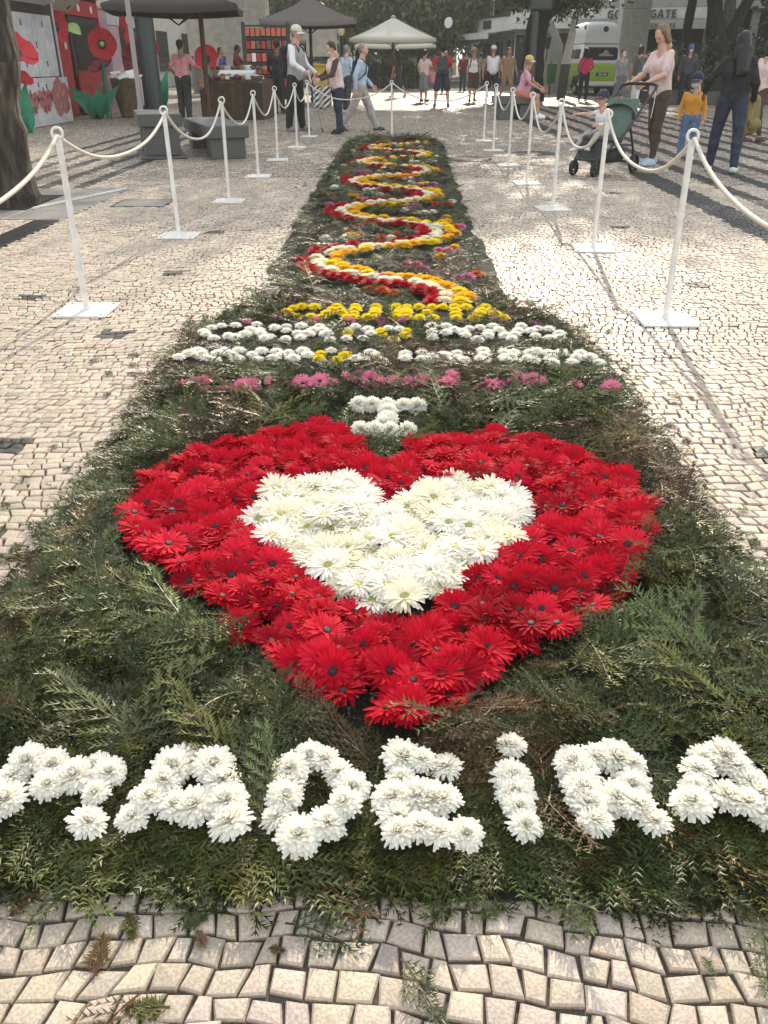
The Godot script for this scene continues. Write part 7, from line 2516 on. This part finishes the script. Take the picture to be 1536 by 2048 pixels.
	handbag("dusty brown bag beside the man in the floral shirt", "brown_bag", Vector3(-4.88, 0.98, -22.3), 0.2, Vector3(0.16, 0.3, 0.34), M.cloth_tan, flor.get_meta("hands")[1])
	var blue := person("woman in a bright blue sleeveless top behind the market table", Vector3(-5.75, 0, -29.4), 1.35, {"tall": 1.66, "female": true, "top": "cloth_blue", "sleeve": 0.0, "low": "cloth_sky", "hair": "short", "hair_tone": "hair_brown", "skin": "skin_tan", "arms": [[0.03, -0.2, 0.14], [0.04, -0.28, 0.04]]})
	blue.get_meta("neck")
	var maroon := person("person in a dark red shirt looking at a phone behind the market table", Vector3(-5.45, 0, -30.6), 1.5, {"tall": 1.74, "top": "cloth_darkred", "sleeve": 0.9, "low": "cloth_black", "hair": "short", "hair_tone": "hair_black", "skin": "skin_brown", "head": [0.4, 0.0], "arms": [[0.0, -0.14, 0.22], [0.02, -0.12, 0.22]], "hands": ["fist", "fist"]})
	phone("phone held by the person in the dark red shirt", maroon.get_meta("hands")[0], 1.5)
	# strollers far behind, small in the shade
	var far := [["small dark figure in black far behind the red backpacker", 1.9, -43.0, "cloth_black", "cloth_black", 0.2], ["small figure in dark red far behind, left of the white cafe", 2.9, -46.0, "cloth_darkred", "cloth_charcoal", 2.6], ["small figure in grey walking away by the white cafe", 3.9, -48.0, "cloth_grey", "cloth_navy", 3.0], ["small figure in white far right under the awning", 12.9, -40.0, "cloth_lightgrey", "cloth_charcoal", 0.4], ["small figure in brown under the shop awning", 11.9, -41.5, "cloth_tan", "cloth_black", -0.4]]
	for f in far:
		person(f[0], Vector3(f[1], 0, f[2]), f[5], {"tall": 1.68, "cell": 0.034, "top": f[3], "sleeve": 0.9, "low": f[4], "hair": "short", "hair_tone": "hair_black", "skin": "skin_tan", "shoe": "cloth_black"})


func phone(label: String, at: Vector3, turn: float) -> void:
	var t := thing("phone", label, "phone", at, turn)
	var g := Geo.new()
	g.box(Vector3(0, 0.04, 0.02), Vector3(0.075, 0.15, 0.01), Basis(Vector3.RIGHT, -0.4), 0.004)
	part("case", g, M.iron_black, t)
	g = Geo.new()
	g.box(Vector3(0, 0.042, 0.0135), Vector3(0.068, 0.14, 0.002), Basis(Vector3.RIGHT, -0.4))
	part("screen", g, M.glass_dark, t)


func hiking_pole(hand: Vector3, foot: Vector3) -> void:
	var t := thing("hiking_pole", "slim hiking pole held by the tall man in the cream cap", "hiking pole", foot)
	var top := hand - foot
	var g := Geo.new()
	g.tube([Vector3(0, 0.02, 0), top], [0.007, 0.011], 8)
	part("shaft", g, M.steel_grey, t)
	g = Geo.new()
	g.tube([top * 0.86, top * 1.06], [0.017], 8)
	part("grip", g, M.dot_white, t)
	g = Geo.new()
	g.tube([Vector3.ZERO, top * 0.06], [0.016, 0.012], 8)
	part("tip", g, M.rubber, t)
	g = Geo.new()
	g.tube([top * 0.4, top * 0.44], [0.014], 8)
	part("clamp", g, M.iron_black, t)


func umbrella(at: Vector3) -> void:
	var t := thing("folded_umbrella", "dark folded umbrella hanging beside the woman in black", "umbrella", at)
	var g := Geo.new()
	g.lathe([Vector2(0.004, 0), Vector2(0.006, 0.05), Vector2(0.028, 0.2), Vector2(0.04, 0.5), Vector2(0.02, 0.56)], 10)
	part("canopy", g, M.cloth_navy, t)
	g = Geo.new()
	g.tube([Vector3(0, 0.55, 0), Vector3(0, 0.7, 0), Vector3(0.03, 0.74, 0), Vector3(0.06, 0.7, 0)], [0.009], 8)
	part("handle", g, M.wood_brown, t)


func olive_bag(wearer: Node3D) -> void:
	var t := thing("olive_backpack", "olive green backpack hanging from the shoulder of the woman in black", "backpack", Vector3(4.4, 0.68, -11.8), 0.6)
	part("bag", nets([[Vector3(-0.06, 0.14, 0), Vector3(-0.08, -0.16, 0), 0.085, 0.1], [Vector3(0.06, 0.14, 0), Vector3(0.08, -0.16, 0), 0.085, 0.1]], 0.014, 0.05), M.cloth_olive, t)
	part("pocket", nets([[Vector3(-0.05, -0.12, 0.09), Vector3(0.05, -0.12, 0.09), 0.07, 0.07]], 0.014, 0.03), M.cloth_olive, t)
	var to: Vector3 = t.transform.affine_inverse() * (wearer.get_meta("neck") + Vector3(0.12, -0.02, 0))
	var g := Geo.new()
	g.tube([Vector3(-0.05, 0.18, 0), to * 0.6 + Vector3(0.05, 0, 0), to], [0.014], 8, true, 0.5)
	g.tube([Vector3(0.0, -0.2, -0.06), Vector3(-0.12, -0.3, 0), Vector3(-0.06, -0.46, 0.02)], [0.012], 6, true, 0.5)
	part("strap", g, M.cloth_olive, t)
